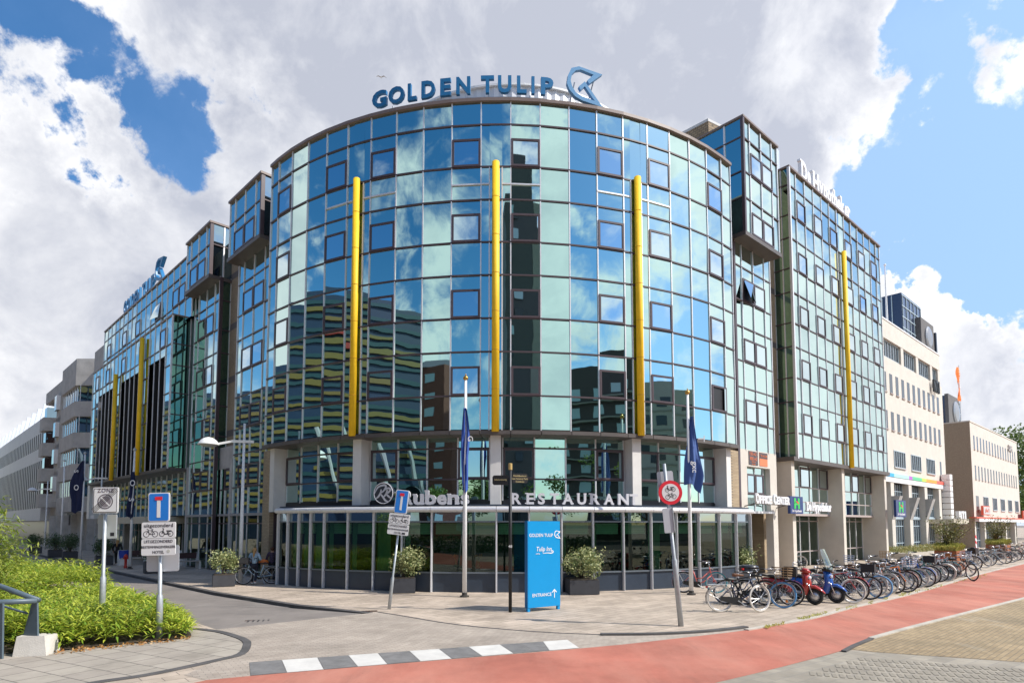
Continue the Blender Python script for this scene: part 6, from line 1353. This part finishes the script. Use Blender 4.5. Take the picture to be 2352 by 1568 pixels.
def bicycle(style,basket=None,rack=True,refl=False,crate=False,shield=False,bag=False,steer=.0):
    t=thing('bicycle','x','bicycle'); xr,xf=-.54,.56; zh=WR0+.01
    wheel(t,xr,refl=refl); fw=wheel(t,xf,steer=steer,refl=refl)
    bb=(-.06,0,.30); st_top=(-.22,0,.80); st_j=(-.185,0,.70); hd_t=(.34,0,.88); hd_b=(.40,0,.62)
    f=MB(); f.tube([bb,st_top],.019,7); f.tube([bb,(xr,.05,zh)],.012,5); f.tube([bb,(xr,-.05,zh)],.012,5); f.tube([st_j,(xr,.05,zh)],.009,5); f.tube([st_j,(xr,-.05,zh)],.009,5); f.tube([hd_b,hd_t],.022,7)
    if style=='step': f.tube([hd_b,(.16,0,.40),bb],.02,7); f.tube([(.36,0,.78),(.10,0,.52),(-.12,0,.50)],.016,6)
    elif style=='diamond': f.tube([hd_b,bb],.02,7); f.tube([hd_t,(-.20,0,.76)],.018,7)
    else: f.tube([hd_b,(.2,0,.42),bb],.021,7); f.tube([hd_t,(.15,0,.62),(-.13,0,.56)],.015,6)
    f.build('frame',BLK,t,True)
    f=MB(); f.tube([hd_b,(.47,0,.5),(xf,.045,zh)],.012,5); f.tube([hd_b,(.47,0,.5),(xf,-.045,zh)],.012,5); f.build('fork',BLK,t,True)
    h=MB(); h.tube([hd_t,(.32,0,1.02)],.013,6); pts=[(.02,-.30,1.08),(.18,-.29,1.07),(.33,-.18,1.09),(.34,0,1.02),(.33,.18,1.09),(.18,.29,1.07),(.02,.30,1.08)] if style!='diamond' else [(.20,-.31,1.03),(.30,-.28,1.02),(.34,0,1.0),(.30,.28,1.02),(.20,.31,1.03)]
    h.tube(pts,.012,6); ho=h.build('handlebar',CHROME,t,True)
    g_=MB()
    for s_ in (0,-1): p=Vector(pts[s_]); q=Vector(pts[1 if s_==0 else -2]); g_.tube([p,p+(q-p)*.75],.018,6)
    g_.build('grips',SAD,ho)
    s=MB(); s.add([(-.36,-.09,.90),(-.36,.09,.90),(-.30,.10,.92),(-.16,.04,.90),(-.04,.02,.89),(-.04,-.02,.89),(-.16,-.04,.90),(-.30,-.10,.92)]+[(x_,y_*.8,.84) for x_,y_ in ((-.36,-.09),(-.36,.09),(-.30,.10),(-.16,.04),(-.04,.02),(-.04,-.02),(-.16,-.04),(-.30,-.10))],[tuple(range(8)),tuple(range(15,7,-1))]+[(k,8+k,8+(k+1)%8,(k+1)%8) for k in range(8)]); s.build('saddle',SAD,t,True)
    p=MB(); p.tube([st_top,(-.235,0,.86)],.013,6); p.build('seat_post',CHROME,t)
    m=MB()
    def guard(cx,a0,a1):
        V=[];n=12
        for k in range(n+1):
            a=R(a0+(a1-a0)*k/n)
            for y in (-.03,.03): V.append((cx+(WR0+.03)*math.cos(a),y,zh+(WR0+.03)*math.sin(a)))
        m.add(V,[(2*k,2*k+1,2*k+3,2*k+2) for k in range(n)])
    guard(xr,30,200); m.build('rear_mudguard',BLK,t,True); m=MB(); guard(xf,15,160); m.build('front_mudguard',BLK,t,True)
    c=MB(); c.plate([(-.12,.20),(.02,.20),(.05,.30),(0,.40),(-.12,.40),(xr,zh+.06),(xr-.05,zh),(xr,zh-.06)] if style!='diamond' else [(-.1,.24),(.0,.24),(.03,.30),(0,.36),(-.1,.36),(-.14,.30)],.02,lambda a,b_,cc:(a,-.075+cc,b_)); c.build('chain_guard',SAD,t)
    c=MB(); c.tube([(-.06,-.10,.30),(.08,-.10,.20)],.010,5); c.box((.08,-.15,.195),(.09,.08,.02)); c.tube([(-.06,-.10,.30),(-.06,.10,.30)],.02,6); c.tube([(-.06,.10,.30),(-.20,.10,.40)],.010,5); c.box((-.20,.15,.405),(.09,.08,.02)); c.build('crank',GALV,t)
    k_=MB(); k_.tube([(-.16,.03,.28),(-.30,.20,.01)],.010,5); k_.build('kickstand',GALV,t)
    if rack: 
        k_=MB(); 
        for y in (-.07,0,.07): k_.tube([(-.25,y,.745),(-.86,y,.745)],.008,4)
        for y in (-.07,.07): k_.tube([(-.74,y,.745),(xr,y,zh)],.007,4)
        k_.tube([(-.86,-.07,.745),(-.86,.07,.745)],.008,4); k_.tube([(-.3,-.07,.745),(-.3,.07,.745)],.008,4); ro=k_.build('rear_rack',GALV,t); q=MB(); q.box((-.885,0,.68),(.03,.09,.06)); q.build('rear_light',RREF,t)
    q=MB(); q.lathe([(.02,-.05),(.04,0),(.045,.03)],(.43,0,.86),10,mat=Matrix(((0,0,1),(0,1,0),(1,0,0)))); q.build('headlight',CHROME,t)
    if basket: 
        k_=MB(); x0,x1,z0,z1=.40,.74,.86,1.14
        for z in (z0,z0+.07,z0+.14,z0+.21,z1):
            e=.03*(z-z0)/.28; k_.tube([(x0-e,-.19-e,z),(x1+e,-.19-e,z),(x1+e,.19+e,z),(x0-e,.19+e,z)],.008,4,close=True)
        for i in range(12):
            a=i/12; per=[(x0,-.19),(x1,-.19),(x1,.19),(x0,.19)]; j=int(a*4); f_=a*4-j; p0,p1=per[j],per[(j+1)%4]; x_=p0[0]+(p1[0]-p0[0])*f_; y_=p0[1]+(p1[1]-p0[1])*f_; k_.tube([(x_,y_,z0),(x_,y_,z1)],.006,3)
        k_.box(((x0+x1)/2,0,z0),(x1-x0,.38,.01)); k_.build('basket',basket,t)
    if crate:
        k_=MB(); 
        for (c_,s_) in (((.55,0,.88),(.36,.44,.02)),((.37,0,1.0),(.02,.44,.24)),((.73,0,1.0),(.02,.44,.24)),((.55,-.21,1.0),(.34,.02,.24)),((.55,.21,1.0),(.34,.02,.24))): k_.box(c_,s_)
        k_.build('crate',CRT,t); k_=MB(); k_.tube([(.40,-.12,.86),(.72,-.12,.86),(xf,-.05,zh)],.009,4); k_.tube([(.40,.12,.86),(.72,.12,.86),(xf,.05,zh)],.009,4); k_.build('front_rack',BLK,t)
    if shield:
        V=[];
        for i in range(9):
            for j in range(7):
                u_=(i-4)/4; v_=j/6; V.append((.40+.10*(1-u_*u_)-.18*v_*v_,.25*u_*(1-.25*v_**2),.86+.5*v_))
        k_=MB(); k_.add(V,[(i*7+j,(i+1)*7+j,(i+1)*7+j+1,i*7+j+1) for i in range(8) for j in range(6)]); k_.build('windscreen',clear_glass('clear plastic',(.82,.84,.84),.12) if 'clear plastic' not in MATS else MATS['clear plastic'],t,True)
    if bag:
        for y in (-.14,.14): k_=MB(); k_.box((-.58,y,.60),(.36,.12,.30)); k_.build('pannier',SAD,t)
    return t
protos={'step':bicycle('step'),'diamond':bicycle('diamond'),'curve':bicycle('curve',steer=.35),'basket':bicycle('step',basket=WIC,refl=True),'crate':bicycle('step',crate=True),'bags':bicycle('curve',bag=True,steer=-.3),'wire':bicycle('diamond',basket=CHROME)}
for p in protos.values(): p.location=(0,0,-50)
def recolour(t,frame,tyre=None,front_tyre=None,saddle=None,guard=None):
    for c in t.children:
        n=c.name.split('.')[0]
        if n in ('frame','fork'): set_mat(c,frame)
        if n in ('rear_mudguard','front_mudguard'): set_mat(c,guard or frame)
        if n=='saddle' and saddle: set_mat(c,saddle)
        if n=='wheel':
            for d in c.children:
                if d.name.startswith('tyre'):
                    if c.location.x>0 and front_tyre: set_mat(d,front_tyre)
                    elif tyre: set_mat(d,tyre)
BC={'navy':M('navy bicycle paint',(.012,.022,.07),.3,coat=.5),'black':M('black bicycle paint',(.012,.012,.014),.3,coat=.5),'red':M('red bicycle paint',(.38,.02,.02),.3,coat=.5),'pink':M('salmon bicycle paint',(.70,.16,.13),.35),'pale blue':M('pale blue bicycle paint',(.38,.52,.62),.35),'silver':M('silver bicycle paint',(.45,.46,.48),.3,.6),'dark green':M('dark green bicycle paint',(.01,.06,.04),.35),'white':M('white bicycle paint',(.72,.72,.72),.35),'blue':M('blue bicycle paint',(.02,.10,.38),.3),'orange':M('orange bicycle paint',(.75,.20,.03),.4),'grey':M('grey bicycle paint',(.12,.12,.13),.35),'maroon':M('maroon bicycle paint',(.16,.02,.03),.35),'teal':M('teal bicycle paint',(.02,.20,.22),.35)}
SCB=1.14
def bike(kind,x,y,yaw,frame,label,tyre=RUB,ft=None,saddle=None,group='bicycles parked along the bike path',lean=0,sc_=SCB,z=0):
    g=G(x,y) if not isinstance(x,Vector) else x
    t=place(protos[kind],(g.x,g.y,z),R(yaw),label,sc1=sc_,group=group); t.rotation_euler=(R(lean),0,R(yaw)); recolour(t,BC[frame],tyre,ft,saddle); return t
RG='bicycles parked along the bike path'
bike('step',1607,1361,-8,'pink','salmon pink bicycle with a teal rear tyre chained to the right flagpole',RUB,TT,None,None,2)
bike('curve',1700,1405,2,'navy','navy bicycle with cream tyres and orange reflectors, first at the left of the row',TW,TW,None,lean=-4)
bike('diamond',1712,1388,-12,'black','black bicycle with brown saddle just behind the navy cream tyred bicycle',RUB,None,BRS,lean=4)
bike('basket',1752,1392,-40,'grey','dark bicycle with wicker basket and sky blue front tyre, left of the maroon delivery bicycle',RUB,TB,None,lean=-5)
bike('crate',1770,1388,-30,'maroon','maroon bicycle with front carrier, between the wicker basket bicycle and the red scooter',RUB,None,None,lean=3)
# top case on the second bicycle's rack: a box of its own
tb=thing('top_case','grey black luggage case with a red reflector on a bicycle rack left in the row','case',G(1722,1385)+Vector((0,0,1.02)),R(-8)); b=MB(); b.lathe([(.02,0),(.26,.02),(.30,.12),(.31,.20)],n=16); b.lathe([(.31,.205),(.28,.32),(.18,.37),(.02,.38)],n=16); b.build('shell',M('case black',(.02,.02,.022),.3,coat=.4),tb,True); b=MB(); b.box((-.20,-.22,.2),(.14,.05,.08),R(45)); b.build('reflector',RREF,tb)
tb.scale=(1.1,.85,.8)
bike('step',1812,1307,-10,'pale blue','pale blue bicycle with white front carrier standing before the first concrete pier',TW,TW,group=None,lean=2); 
kinds=['diamond','step','curve','bags','basket','crate','wire','step','diamond','curve']
rr=random.Random(12)
spec=[('curve','black','black bicycle with cream front tyre, first to the right of the blue scooter',TW,TW,BRS),('diamond','red','red framed bicycle, second to the right of the blue scooter',RUB,RUB,None),('crate','black','black bicycle with a black front crate, third right of the blue scooter',RUB,RUB,None),('curve','navy','navy bicycle with bright blue front tyre, fourth right of the blue scooter',RUB,TB,None),('diamond','silver','silver bicycle with cream tyres, fifth right of the blue scooter',TW,TW,None),('step','white','white step-through bicycle, sixth right of the blue scooter',TW,TW,None),('bags','grey','grey bicycle with black panniers, seventh right of the blue scooter',RUB,RUB,None),('diamond','orange','orange framed bicycle in the middle of the long row',RUB,RUB,None),('curve','black','black bicycle just right of the orange framed one',RUB,RUB,None),('wire','dark green','dark green bicycle with a wire basket, mid row',RUB,RUB,BRS),('step','silver','silver step-through bicycle right of the green one with wire basket',TW,TW,None),('diamond','blue','blue bicycle next to the silver step-through, mid row',RUB,RUB,None),('curve','black','black bicycle with cream tyres to the right of the blue bicycle',TW,TW,None),('crate','teal','teal bicycle with front crate in the dense middle of the row',RUB,RUB,None),('step','grey','grey step-through bicycle right of the teal crate bicycle',TW,TW,None),('diamond','black','black diamond frame bicycle left of the white one near the steel planter',RUB,RUB,None),('curve','white','white bicycle a few places left of the nearer steel planter',TW,TW,None),('bags','black','black bicycle with panniers a few places left of the nearer steel planter',RUB,RUB,None),('step','teal','teal step-through bicycle close to the nearer steel planter',RUB,TW,None),('diamond','red','red bicycle right before the nearer steel planter',RUB,RUB,None),('curve','silver','silver bicycle in front of the nearer steel planter',TW,TW,None),('wire','navy','navy bicycle with wire basket, last before the planter corner',RUB,RUB,None)]
P0=G(1932,1384); P1=G(2188,1322)
for i,(kd,fr,lb,ty,ft,sd_) in enumerate(spec):
    f=i/(len(spec)-1); p=P0.lerp(P1,f)+Vector((rr.uniform(-.12,.12),rr.uniform(-.25,.25),0))+(P1-P0).normalized().cross(Zv)*(-.25)
    bike(kd,p,0,-38+rr.uniform(-13,13),fr,lb,ty,ft,sd_,lean=rr.choice((-7,-4,5,8)))
# second rank, farther from the path
spec2=[('step','black','black step-through bicycle in the rear rank behind the blue scooter'),('curve','grey','grey bicycle in the rear rank behind the red framed one'),('diamond','dark green','dark green bicycle in the rear rank behind the white step-through'),('wire','black','black bicycle with wire basket in the rear rank, mid row'),('step','maroon','maroon bicycle in the rear rank, mid row'),('curve','blue','blue bicycle in the rear rank behind the dense middle'),('basket','black','black bicycle with wicker basket in the rear rank left of the planter'),('step','silver','silver bicycle in the rear rank left of the nearer steel planter')]
for i,(kd,fr,lb) in enumerate(spec2):
    f=(i+.6)/(len(spec2)); p=P0.lerp(P1,f)+Vector((rr.uniform(-.2,.2),rr.uniform(-.2,.2),0))+(P1-P0).normalized().cross(Zv)*(-1.5)
    bike(kd,p,0,150+rr.uniform(-15,15),fr,lb,RUB if i%2 else TW,None,None,lean=rr.choice((-5,5)))
spec3=[('crate','black','black bicycle with crate just right of the nearer steel planter'),('curve','white','white bicycle second to the right of the nearer steel planter'),('diamond','silver','silver bicycle third to the right of the nearer steel planter'),('step','pale blue','pale blue bicycle fourth to the right of the nearer steel planter'),('bags','black','black pannier bicycle in the middle between the two steel planters'),('curve','grey','grey bicycle between the two steel planters'),('diamond','black','black bicycle lying close to the farther steel planter'),('step','dark green','dark green bicycle in front of the farther steel planter'),('curve','silver','silver bicycle with long frame before the farther steel planter'),('step','red','red bicycle at the far right edge'),('diamond','navy','navy bicycle at the far right edge')]
P2=G(2212,1306); P3=G(2356,1279)
for i,(kd,fr,lb) in enumerate(spec3):
    f=i/(len(spec3)-1); p=P2.lerp(P3,f)+Vector((rr.uniform(-.2,.2),rr.uniform(-.2,.3),0)); bike(kd,p,0,-35+rr.uniform(-22,22),fr,lb,TW if i%2 else RUB,None,None,lean=rr.choice((-6,6)))
bike('bags',G(2183,1330)+Vector((.3,-.2,0)),0,-72,'black','dark bicycle standing skewed toward the path before the nearer steel planter',RUB,lean=4)
b_=bike('crate',G(592,1341),0,196,'pale blue','pale bicycle with orange bag rack pushed by the two women',RUB,None,None,group=None,lean=2,sc_=1.08)
for k,p in protos.items():
    if not p.get('used'):
        for c in list(p.children_recursive): bpy.data.objects.remove(c)
        bpy.data.objects.remove(p)
# bicycle stands under the row (low steel rails)
for i in range(5):
    A=P0.lerp(P1,.08+i*.2)+(P1-P0).normalized().cross(Zv)*(-.9); t=thing('bicycle_rack','low steel bicycle rack number %s from the scooters under the parked row'%('one','two','three','four','five')[i],'bike rack',A,0,'steel racks under the bicycle row'); u=(P1-P0).normalized(); b=MB(); b.tube([Vector((0,0,.05)),u*2.3+Zv*.05],.025,6); b.build('rail',GALV,t)
    for k in range(5): b=MB(); q=u*(.2+k*.48); b.tube([q+Zv*.05,q+Zv*.38,q+Vector((u.y,-u.x,0))*.25+Zv*.4,q+Vector((u.y,-u.x,0))*.3+Zv*.05],.012,5); b.build('hoop',GALV,t)
# ================= SCOOTERS =================
def scooter(x,y,yaw,paint,label,screen=False,seatm=SAD):
    t=thing('motor_scooter',label,'scooter',G(x,y),R(yaw),'scooters between the bicycles'); P=M(*paint,coat=.8)
    for cx,n in ((-.58,'rear'),(.62,'front')):
        h=MB(); h.lathe([(.05,-.05),(.14,-.03),(.14,.03),(.05,.05)],n=14,mat=Matrix(((1,0,0),(0,0,1),(0,1,0)))); 
        for k in range(5): a=2*PI*k/5; h.tube([(0,0,0),(.19*math.cos(a),0,.19*math.sin(a))],.018,5)
        w_=h.build('wheel',RIM,t,True); w_.location=(cx,0,.25)
        q=MB(); q.torus((0,0,0),.195,.055,26,8); q.build('tyre',RUB,w_,True); q=MB(); q.torus((0,0,0),.145,.014,22,5); q.build('rim',RIM,w_,True)
    def loft(secs,name,mat,parent=t,sm=True):
        b=MB(); V=[];m=12
        for (x_,zc,hw,hh) in secs:
            for k in range(m): a=2*PI*k/m; ca,sa=math.cos(a),math.sin(a); V.append((x_,hw*(abs(ca)**.7)*(1 if ca>0 else -1),zc+hh*(abs(sa)**.7)*(1 if sa>0 else -1)))
        n=len(secs); fs=[(i*m+k,i*m+(k+1)%m,(i+1)*m+(k+1)%m,(i+1)*m+k) for i in range(n-1) for k in range(m)]+[tuple(range(m))[::-1],tuple((n-1)*m+k for k in range(m))]
        b.add(V,fs); return b.build(name,mat,parent,sm)
    loft([(-.95,.70,.03,.02),(-.85,.66,.12,.09),(-.6,.60,.17,.15),(-.3,.55,.17,.18),(-.12,.45,.14,.16),(-.05,.36,.10,.08)],'rear_body',P)
    loft([(-.16,.30,.16,.04),(.10,.27,.17,.045),(.32,.30,.16,.05)],'footboard',SAD)
    b=MB(); V=[]
    prof=[(.30,.28,.15),(.36,.45,.19),(.40,.62,.20),(.37,.80,.15),(.33,.95,.09)]
    for (x_,z_,w_) in prof:
        for y,dx in ((-w_,-.05),(-w_*.6,.09),(0,.15),(w_*.6,.09),(w_,-.05),(0,-.02)): V.append((x_+dx,y,z_))
    b.add(V,[(i*6+k,i*6+(k+1)%6,(i+1)*6+(k+1)%6,(i+1)*6+k) for i in range(4) for k in range(6)]+[(24,25,26,27,28,29)]); b.build('front_shield',P,t,True)
    loft([(.36,.44,.03,.02),(.50,.53,.10,.05),(.66,.54,.11,.05),(.84,.44,.08,.035),(.92,.36,.03,.02)],'front_mudguard',P)
    f=MB(); f.tube([(.42,.08,.75),(.62,.09,.25)],.022,6); f.tube([(.42,-.08,.75),(.62,-.09,.25)],.022,6); f.build('fork',CHROME,t,True)
    loft([(-.88,.80,.08,.03),(-.6,.80,.15,.05),(-.35,.76,.15,.055),(-.12,.74,.09,.045),(-.06,.70,.04,.03)],'seat',seatm)
    loft([(.24,1.0,.05,.04),(.33,1.02,.11,.075),(.45,1.0,.10,.07),(.52,.96,.04,.03)],'headset',P if not screen else SAD)
    h=MB(); h.tube([(.16,-.34,1.07),(.30,-.16,1.04),(.33,0,1.03),(.30,.16,1.04),(.16,.34,1.07)],.017,6); h.build('handlebar',SAD,t,True)
    for y in (-.27,.27): m_=MB(); m_.tube([(.26,y*.7,1.06),(.28,y,1.25)],.008,4); m_.sphere((.27,y*1.1,1.29),.07,5,sc3=(.3,1,.7)); m_.build('mirror',SAD,t,True)
    l=MB(); l.sphere((.50,0,.80),.08,6,sc3=(.6,1.1,.7)); l.build('headlight',M('lamp lens',(.75,.75,.78),.1),t,True)
    for y in (-.15,.15): l=MB(); l.sphere((.46,y,.62),.05,5,sc3=(.6,1,.6)); l.build('indicator',M('lamp lens'),t,True)
    q=MB(); q.plate([(-.75,.36),(-.2,.30),(-.1,.42),(-.3,.50),(-.7,.52)],.36,lambda a,b_,c:(a,-.18+c,b_)); q.build('engine_cover',M('black crate'),t)
    e=MB(); e.tube([(-.15,-.15,.25),(-.5,-.19,.27),(-.85,-.19,.40)],[.03,.06,.06],8); e.build('exhaust',GALV,t,True)
    k=MB(); k.box((-.96,0,.62),(.03,.14,.06)); k.build('rear_light',RREF,t)
    if screen:
        V=[]
        for i in range(9):
            for j in range(8): u_=(i-4)/4; v_=j/7; V.append((.45+.09*(1-u_*u_)-.22*v_,.30*u_*(1-.5*v_**3),1.02+.62*v_))
        s=MB(); s.add(V,[(i*8+j,(i+1)*8+j,(i+1)*8+j+1,i*8+j+1) for i in range(8) for j in range(7)]); s.build('windscreen',MATS.get('clear plastic') or clear_glass('clear plastic',(.82,.84,.84),.12),t,True)
    t.scale=(1.12,)*3
scooter(1822,1384,-42,('scooter red',(.42,.03,.02),.25),'glossy red and black motor scooter facing the bike path')
scooter(1872,1380,-42,('scooter blue',(.015,.10,.42),.25),'glossy blue motor scooter with tall clear windscreen, right of the red scooter',True)
# ================= PEOPLE =================
SKIN=M('skin',(.52,.30,.21),.6)
def skinmesh(verts,edges,name,mat,parent,sub=1,root=0):
    me=bpy.data.meshes.new(name); me.from_pydata([v[0] for v in verts],edges,[]); o=bpy.data.objects.new(name,me); col.objects.link(o)
    md=o.modifiers.new('s','SKIN'); md.use_smooth_shade=True; md.branch_smoothing=.5
    lay=me.skin_vertices[0] if len(me.skin_vertices) else None
    if lay is None:
        bm=__import__('bmesh').new(); bm.from_mesh(me); bm.verts.layers.skin.verify(); bm.to_mesh(me); bm.free(); lay=me.skin_vertices[0]
    for i,v in enumerate(verts): rr_=v[1]; lay.data[i].radius=(rr_,rr_) if not isinstance(rr_,tuple) else rr_; lay.data[i].use_root=(i==root)
    if sub: sm=o.modifiers.new('u','SUBSURF'); sm.levels=sub; sm.render_levels=sub
    bpy.context.view_layer.update(); dg=bpy.context.evaluated_depsgraph_get(); m2=bpy.data.meshes.new_from_object(o.evaluated_get(dg)); m2.name=name
    bpy.data.objects.remove(o); m2.materials.clear(); m2.materials.append(mat); m2.polygons.foreach_set('use_smooth',[True]*len(m2.polygons)); r=bpy.data.objects.new(name,m2); col.objects.link(r); r.parent=parent; return r
def person(g,yaw,label,J,cloth,H=1.7,hair=None,long_hair=False,coat=None,extras=None):
    "J: joint dict; faces +x locally"
    t=thing('person',label,'person',g,R(yaw)); s=H/1.7
    V=[];E=[];idx={}
    def v(n,p,r): idx[n]=len(V); V.append((tuple(Vector(p)*s),r*s if not isinstance(r,tuple) else (r[0]*s,r[1]*s)))
    def e(a,b): E.append((idx[a],idx[b]))
    v('pelvis',(0,0,.93),.13); v('waist',(0,0,1.08),.115); v('chest',(.01,0,1.27),.14); v('neck0',(.0,0,1.42),.06); v('neck',(.01,0,1.47),.05); v('head',(.03,0,1.56),.085); v('crown',(.02,0,1.64),.075)
    for a,b in (('pelvis','waist'),('waist','chest'),('chest','neck0'),('neck0','neck'),('neck','head'),('head','crown')): e(a,b)
    for sd_,nm in ((1,'l'),(-1,'r')):
        y=sd_; hip=(0,.085*y,.88); kn=J[nm+'knee']; an=J[nm+'ankle']; v(nm+'hip',hip,.095); v(nm+'kn',kn,.062); v(nm+'an',an,.04); v(nm+'heel',(an[0]-.02,an[1],an[2]-.05),.035); v(nm+'toe',(an[0]+.15,an[1]+.02*y,an[2]-.06),.03)
        e('pelvis',nm+'hip'); e(nm+'hip',nm+'kn'); e(nm+'kn',nm+'an'); e(nm+'an',nm+'heel'); e(nm+'heel',nm+'toe')
        sh=(.0,.175*y,1.38); el=J[nm+'elbow']; wr=J[nm+'wrist']; v(nm+'sh',sh,.058); v(nm+'el',el,.042); v(nm+'wr',wr,.028); e('chest' if 0 else 'neck0',nm+'sh'); e(nm+'sh',nm+'el'); e(nm+'el',nm+'wr')
        d=(Vector(wr)-Vector(el)).normalized(); pm=Vector(wr)+d*.055; v(nm+'pm',pm,.034); e(nm+'wr',nm+'pm'); sidev=d.cross(Vector((0,1,0))).normalized()
        for k,l in enumerate((.055,.065,.06,.048)):
            b0=pm+d*.03+sidev*(k-1.5)*.02; v(nm+'f%da'%k,b0+d*l*.5,.0095); v(nm+'f%db'%k,b0+d*l*.85-Vector((0,y*.02,0)),.008); e(nm+'pm',nm+'f%da'%k); e(nm+'f%da'%k,nm+'f%db'%k)
        th=pm+sidev*-.045+d*.005; v(nm+'t1',th,.011); v(nm+'t2',th+d*.035-sidev*.01,.009); e(nm+'pm',nm+'t1'); e(nm+'t1',nm+'t2')
    body=skinmesh(V,E,'body',SKIN,t)
    # face
    f=MB(); 
    for y in (-.03,.03): f.sphere(Vector((.108,y,1.575))*s,.011*s,4)
    f.build('eyes',SBK,body); f=MB(); f.tube([Vector((.105,0,1.585))*s,Vector((.135,0,1.55))*s,Vector((.112,0,1.54))*s],[.006*s,.014*s,.008*s],5); f.build('nose',SKIN,body); f=MB(); f.box(Vector((.108,0,1.515))*s,(.012,.045,.009)); f.build('mouth',M('lips',(.4,.12,.1),.5),body)
    for y in (-.085,.085): f=MB(); f.sphere(Vector((.02,y,1.56))*s,.022*s,4,sc3=(.7,.4,1)); f.build('ear',SKIN,body)
    def sub(names,edges,name,mat,grow,extra={}):
        V2=[];E2=[];ix={}
        for n in names:
            p,r=V[idx[n]]; r=r if not isinstance(r,tuple) else r[0]; ix[n]=len(V2); V2.append((extra.get(n,(p,))[0],r*1.0+grow if len(extra.get(n,(1,)))<2 else extra[n][1]))
        for a,b in edges: E2.append((ix[a],ix[b]))
        return skinmesh(V2,E2,name,mat,t)
    sub(['pelvis','lhip','lkn','lan','rhip','rkn','ran'],[('pelvis','lhip'),('lhip','lkn'),('lkn','lan'),('pelvis','rhip'),('rhip','rkn'),('rkn','ran')],'trousers',cloth['legs'],.014*s)
    j=['chest','waist','pelvis','neck0','lsh','lel','rsh','rel']+([] if cloth.get('short') else ['lwr','rwr'])
    je=[('chest','waist'),('waist','pelvis'),('chest','neck0'),('neck0','lsh'),('lsh','lel'),('neck0','rsh'),('rsh','rel')]+([] if cloth.get('short') else [('lel','lwr'),('rel','rwr')])
    sub(j,je,'jacket',cloth['top'],.022*s,{'pelvis':(tuple(Vector((0,0,.90 if not coat else .80))*s),(.155 if not coat else .19)*s)})
    for nm in 'lr': sub([nm+'an',nm+'heel',nm+'toe'],[(nm+'an',nm+'heel'),(nm+'heel',nm+'toe')],'shoe',cloth['shoes'],.013*s)
    hb=MB(); 
    if long_hair: hb.sphere(Vector((-.012,0,1.585))*s,.108*s,8,sc3=(.95,.92,1.1)); hb.tube([Vector((-.08,0,1.6))*s,Vector((-.125,0,1.5))*s,Vector((-.15,0,1.36))*s,Vector((-.15,.01,1.24))*s],[.05*s,.05*s,.045*s,.015*s],8)
    else: hb.sphere(Vector((-.015,0,1.60))*s,.106*s,8,sc3=(.95,.92,.95))
    hb.build('hair',hair,t,True)
    return t
W1=G(583,1341); d1=(G(625,1337)-W1)
stride=dict(lknee=(.10,.09,.50),lankle=(.02,.09,.09),rknee=(.06,-.09,.50),rankle=(-.22,-.09,.13),lelbow=(.06,.26,1.12),lwrist=(.26,.22,1.05),relbow=(.0,-.26,1.12),rwrist=(.22,-.22,1.20))
person(W1,100,'woman in pale denim jacket and dark leggings with long fair ponytail, pushing a bicycle',stride,dict(legs=M('dark navy leggings',(.012,.015,.03),.8),top=M('pale denim',(.27,.40,.52),.85,0,.15,12),shoes=WHT),1.66,M('fair hair',(.42,.24,.09),.7),True)
person(G(624,1336),95,'woman in dark patterned tunic walking right of the bicycle, brown hair',dict(lknee=(.04,.09,.50),lankle=(-.16,.09,.12),rknee=(.08,-.09,.50),rankle=(.04,-.09,.09),lelbow=(.02,.27,1.13),lwrist=(.18,.30,1.0),relbow=(-.03,-.27,1.12),rwrist=(.06,-.28,.90)),dict(legs=M('black cloth',(.012,.012,.014),.9),top=M('patterned tunic',(.07,.05,.09),.9,0,.9,22),shoes=M('grey shoes',(.3,.28,.27),.7)),1.66,M('brown hair',(.09,.035,.02),.7),False,True)
person(G(268,1297),110,'person in dark clothes walking along the shaded left pavement',dict(lknee=(.12,.09,.50),lankle=(.14,.09,.09),rknee=(.02,-.09,.49),rankle=(-.22,-.09,.14),lelbow=(-.04,.26,1.12),lwrist=(.08,.25,.93),relbow=(.03,-.26,1.12),rwrist=(.2,-.24,.95)),dict(legs=M('black cloth'),top=M('black cloth'),shoes=WHT),1.68,M('fair hair'),True)
mp=WR(64.0,-.9,0); person(mp,190,'man in pale shirt and black trousers carrying an orange bag before the far right shop',dict(lknee=(.06,.09,.50),lankle=(.02,.10,.09),rknee=(.04,-.09,.50),rankle=(.0,-.10,.09),lelbow=(.05,.25,1.14),lwrist=(.25,.2,1.2),relbow=(.05,-.25,1.14),rwrist=(.25,-.2,1.2)),dict(legs=M('black cloth'),top=M('pale shirt',(.62,.62,.68),.8),shoes=SAD),1.78,M('brown hair'))
t=thing('carrier_bag','orange bag held by the man in the pale shirt at the far right','bag',mp+Vector((-.36,-.08,.85)),R(10)); b=MB(); b.lathe([(.14,0),(.18,.08),(.17,.5),(.12,.62)],n=8); b.build('body',M('orange bag',(.80,.19,.03),.6),t,True); b=MB(); b.tube([(-.1,0,.6),(-.05,0,.75),(.05,0,.75),(.1,0,.6)],.012,5); b.build('handle',M('orange bag'),t)
b=thing('shoulder_bag','orange bag lying on the rack of the pushed pale bicycle','bag',W1+d1*.45+Vector((0,.1,.88)),R(20)); q=MB(); q.lathe([(.16,0),(.22,.05),(.20,.16),(.06,.20)],n=10); q.build('body',M('orange bag'),b,True); q=MB(); q.tube([(-.1,0,.17),(0,0,.24),(.1,0,.17)],.01,5); q.build('strap',M('orange bag'),b)
# ================= CLEAN-UP =================
for o in list(sc.objects):
    if 'used' in o: del o['used']
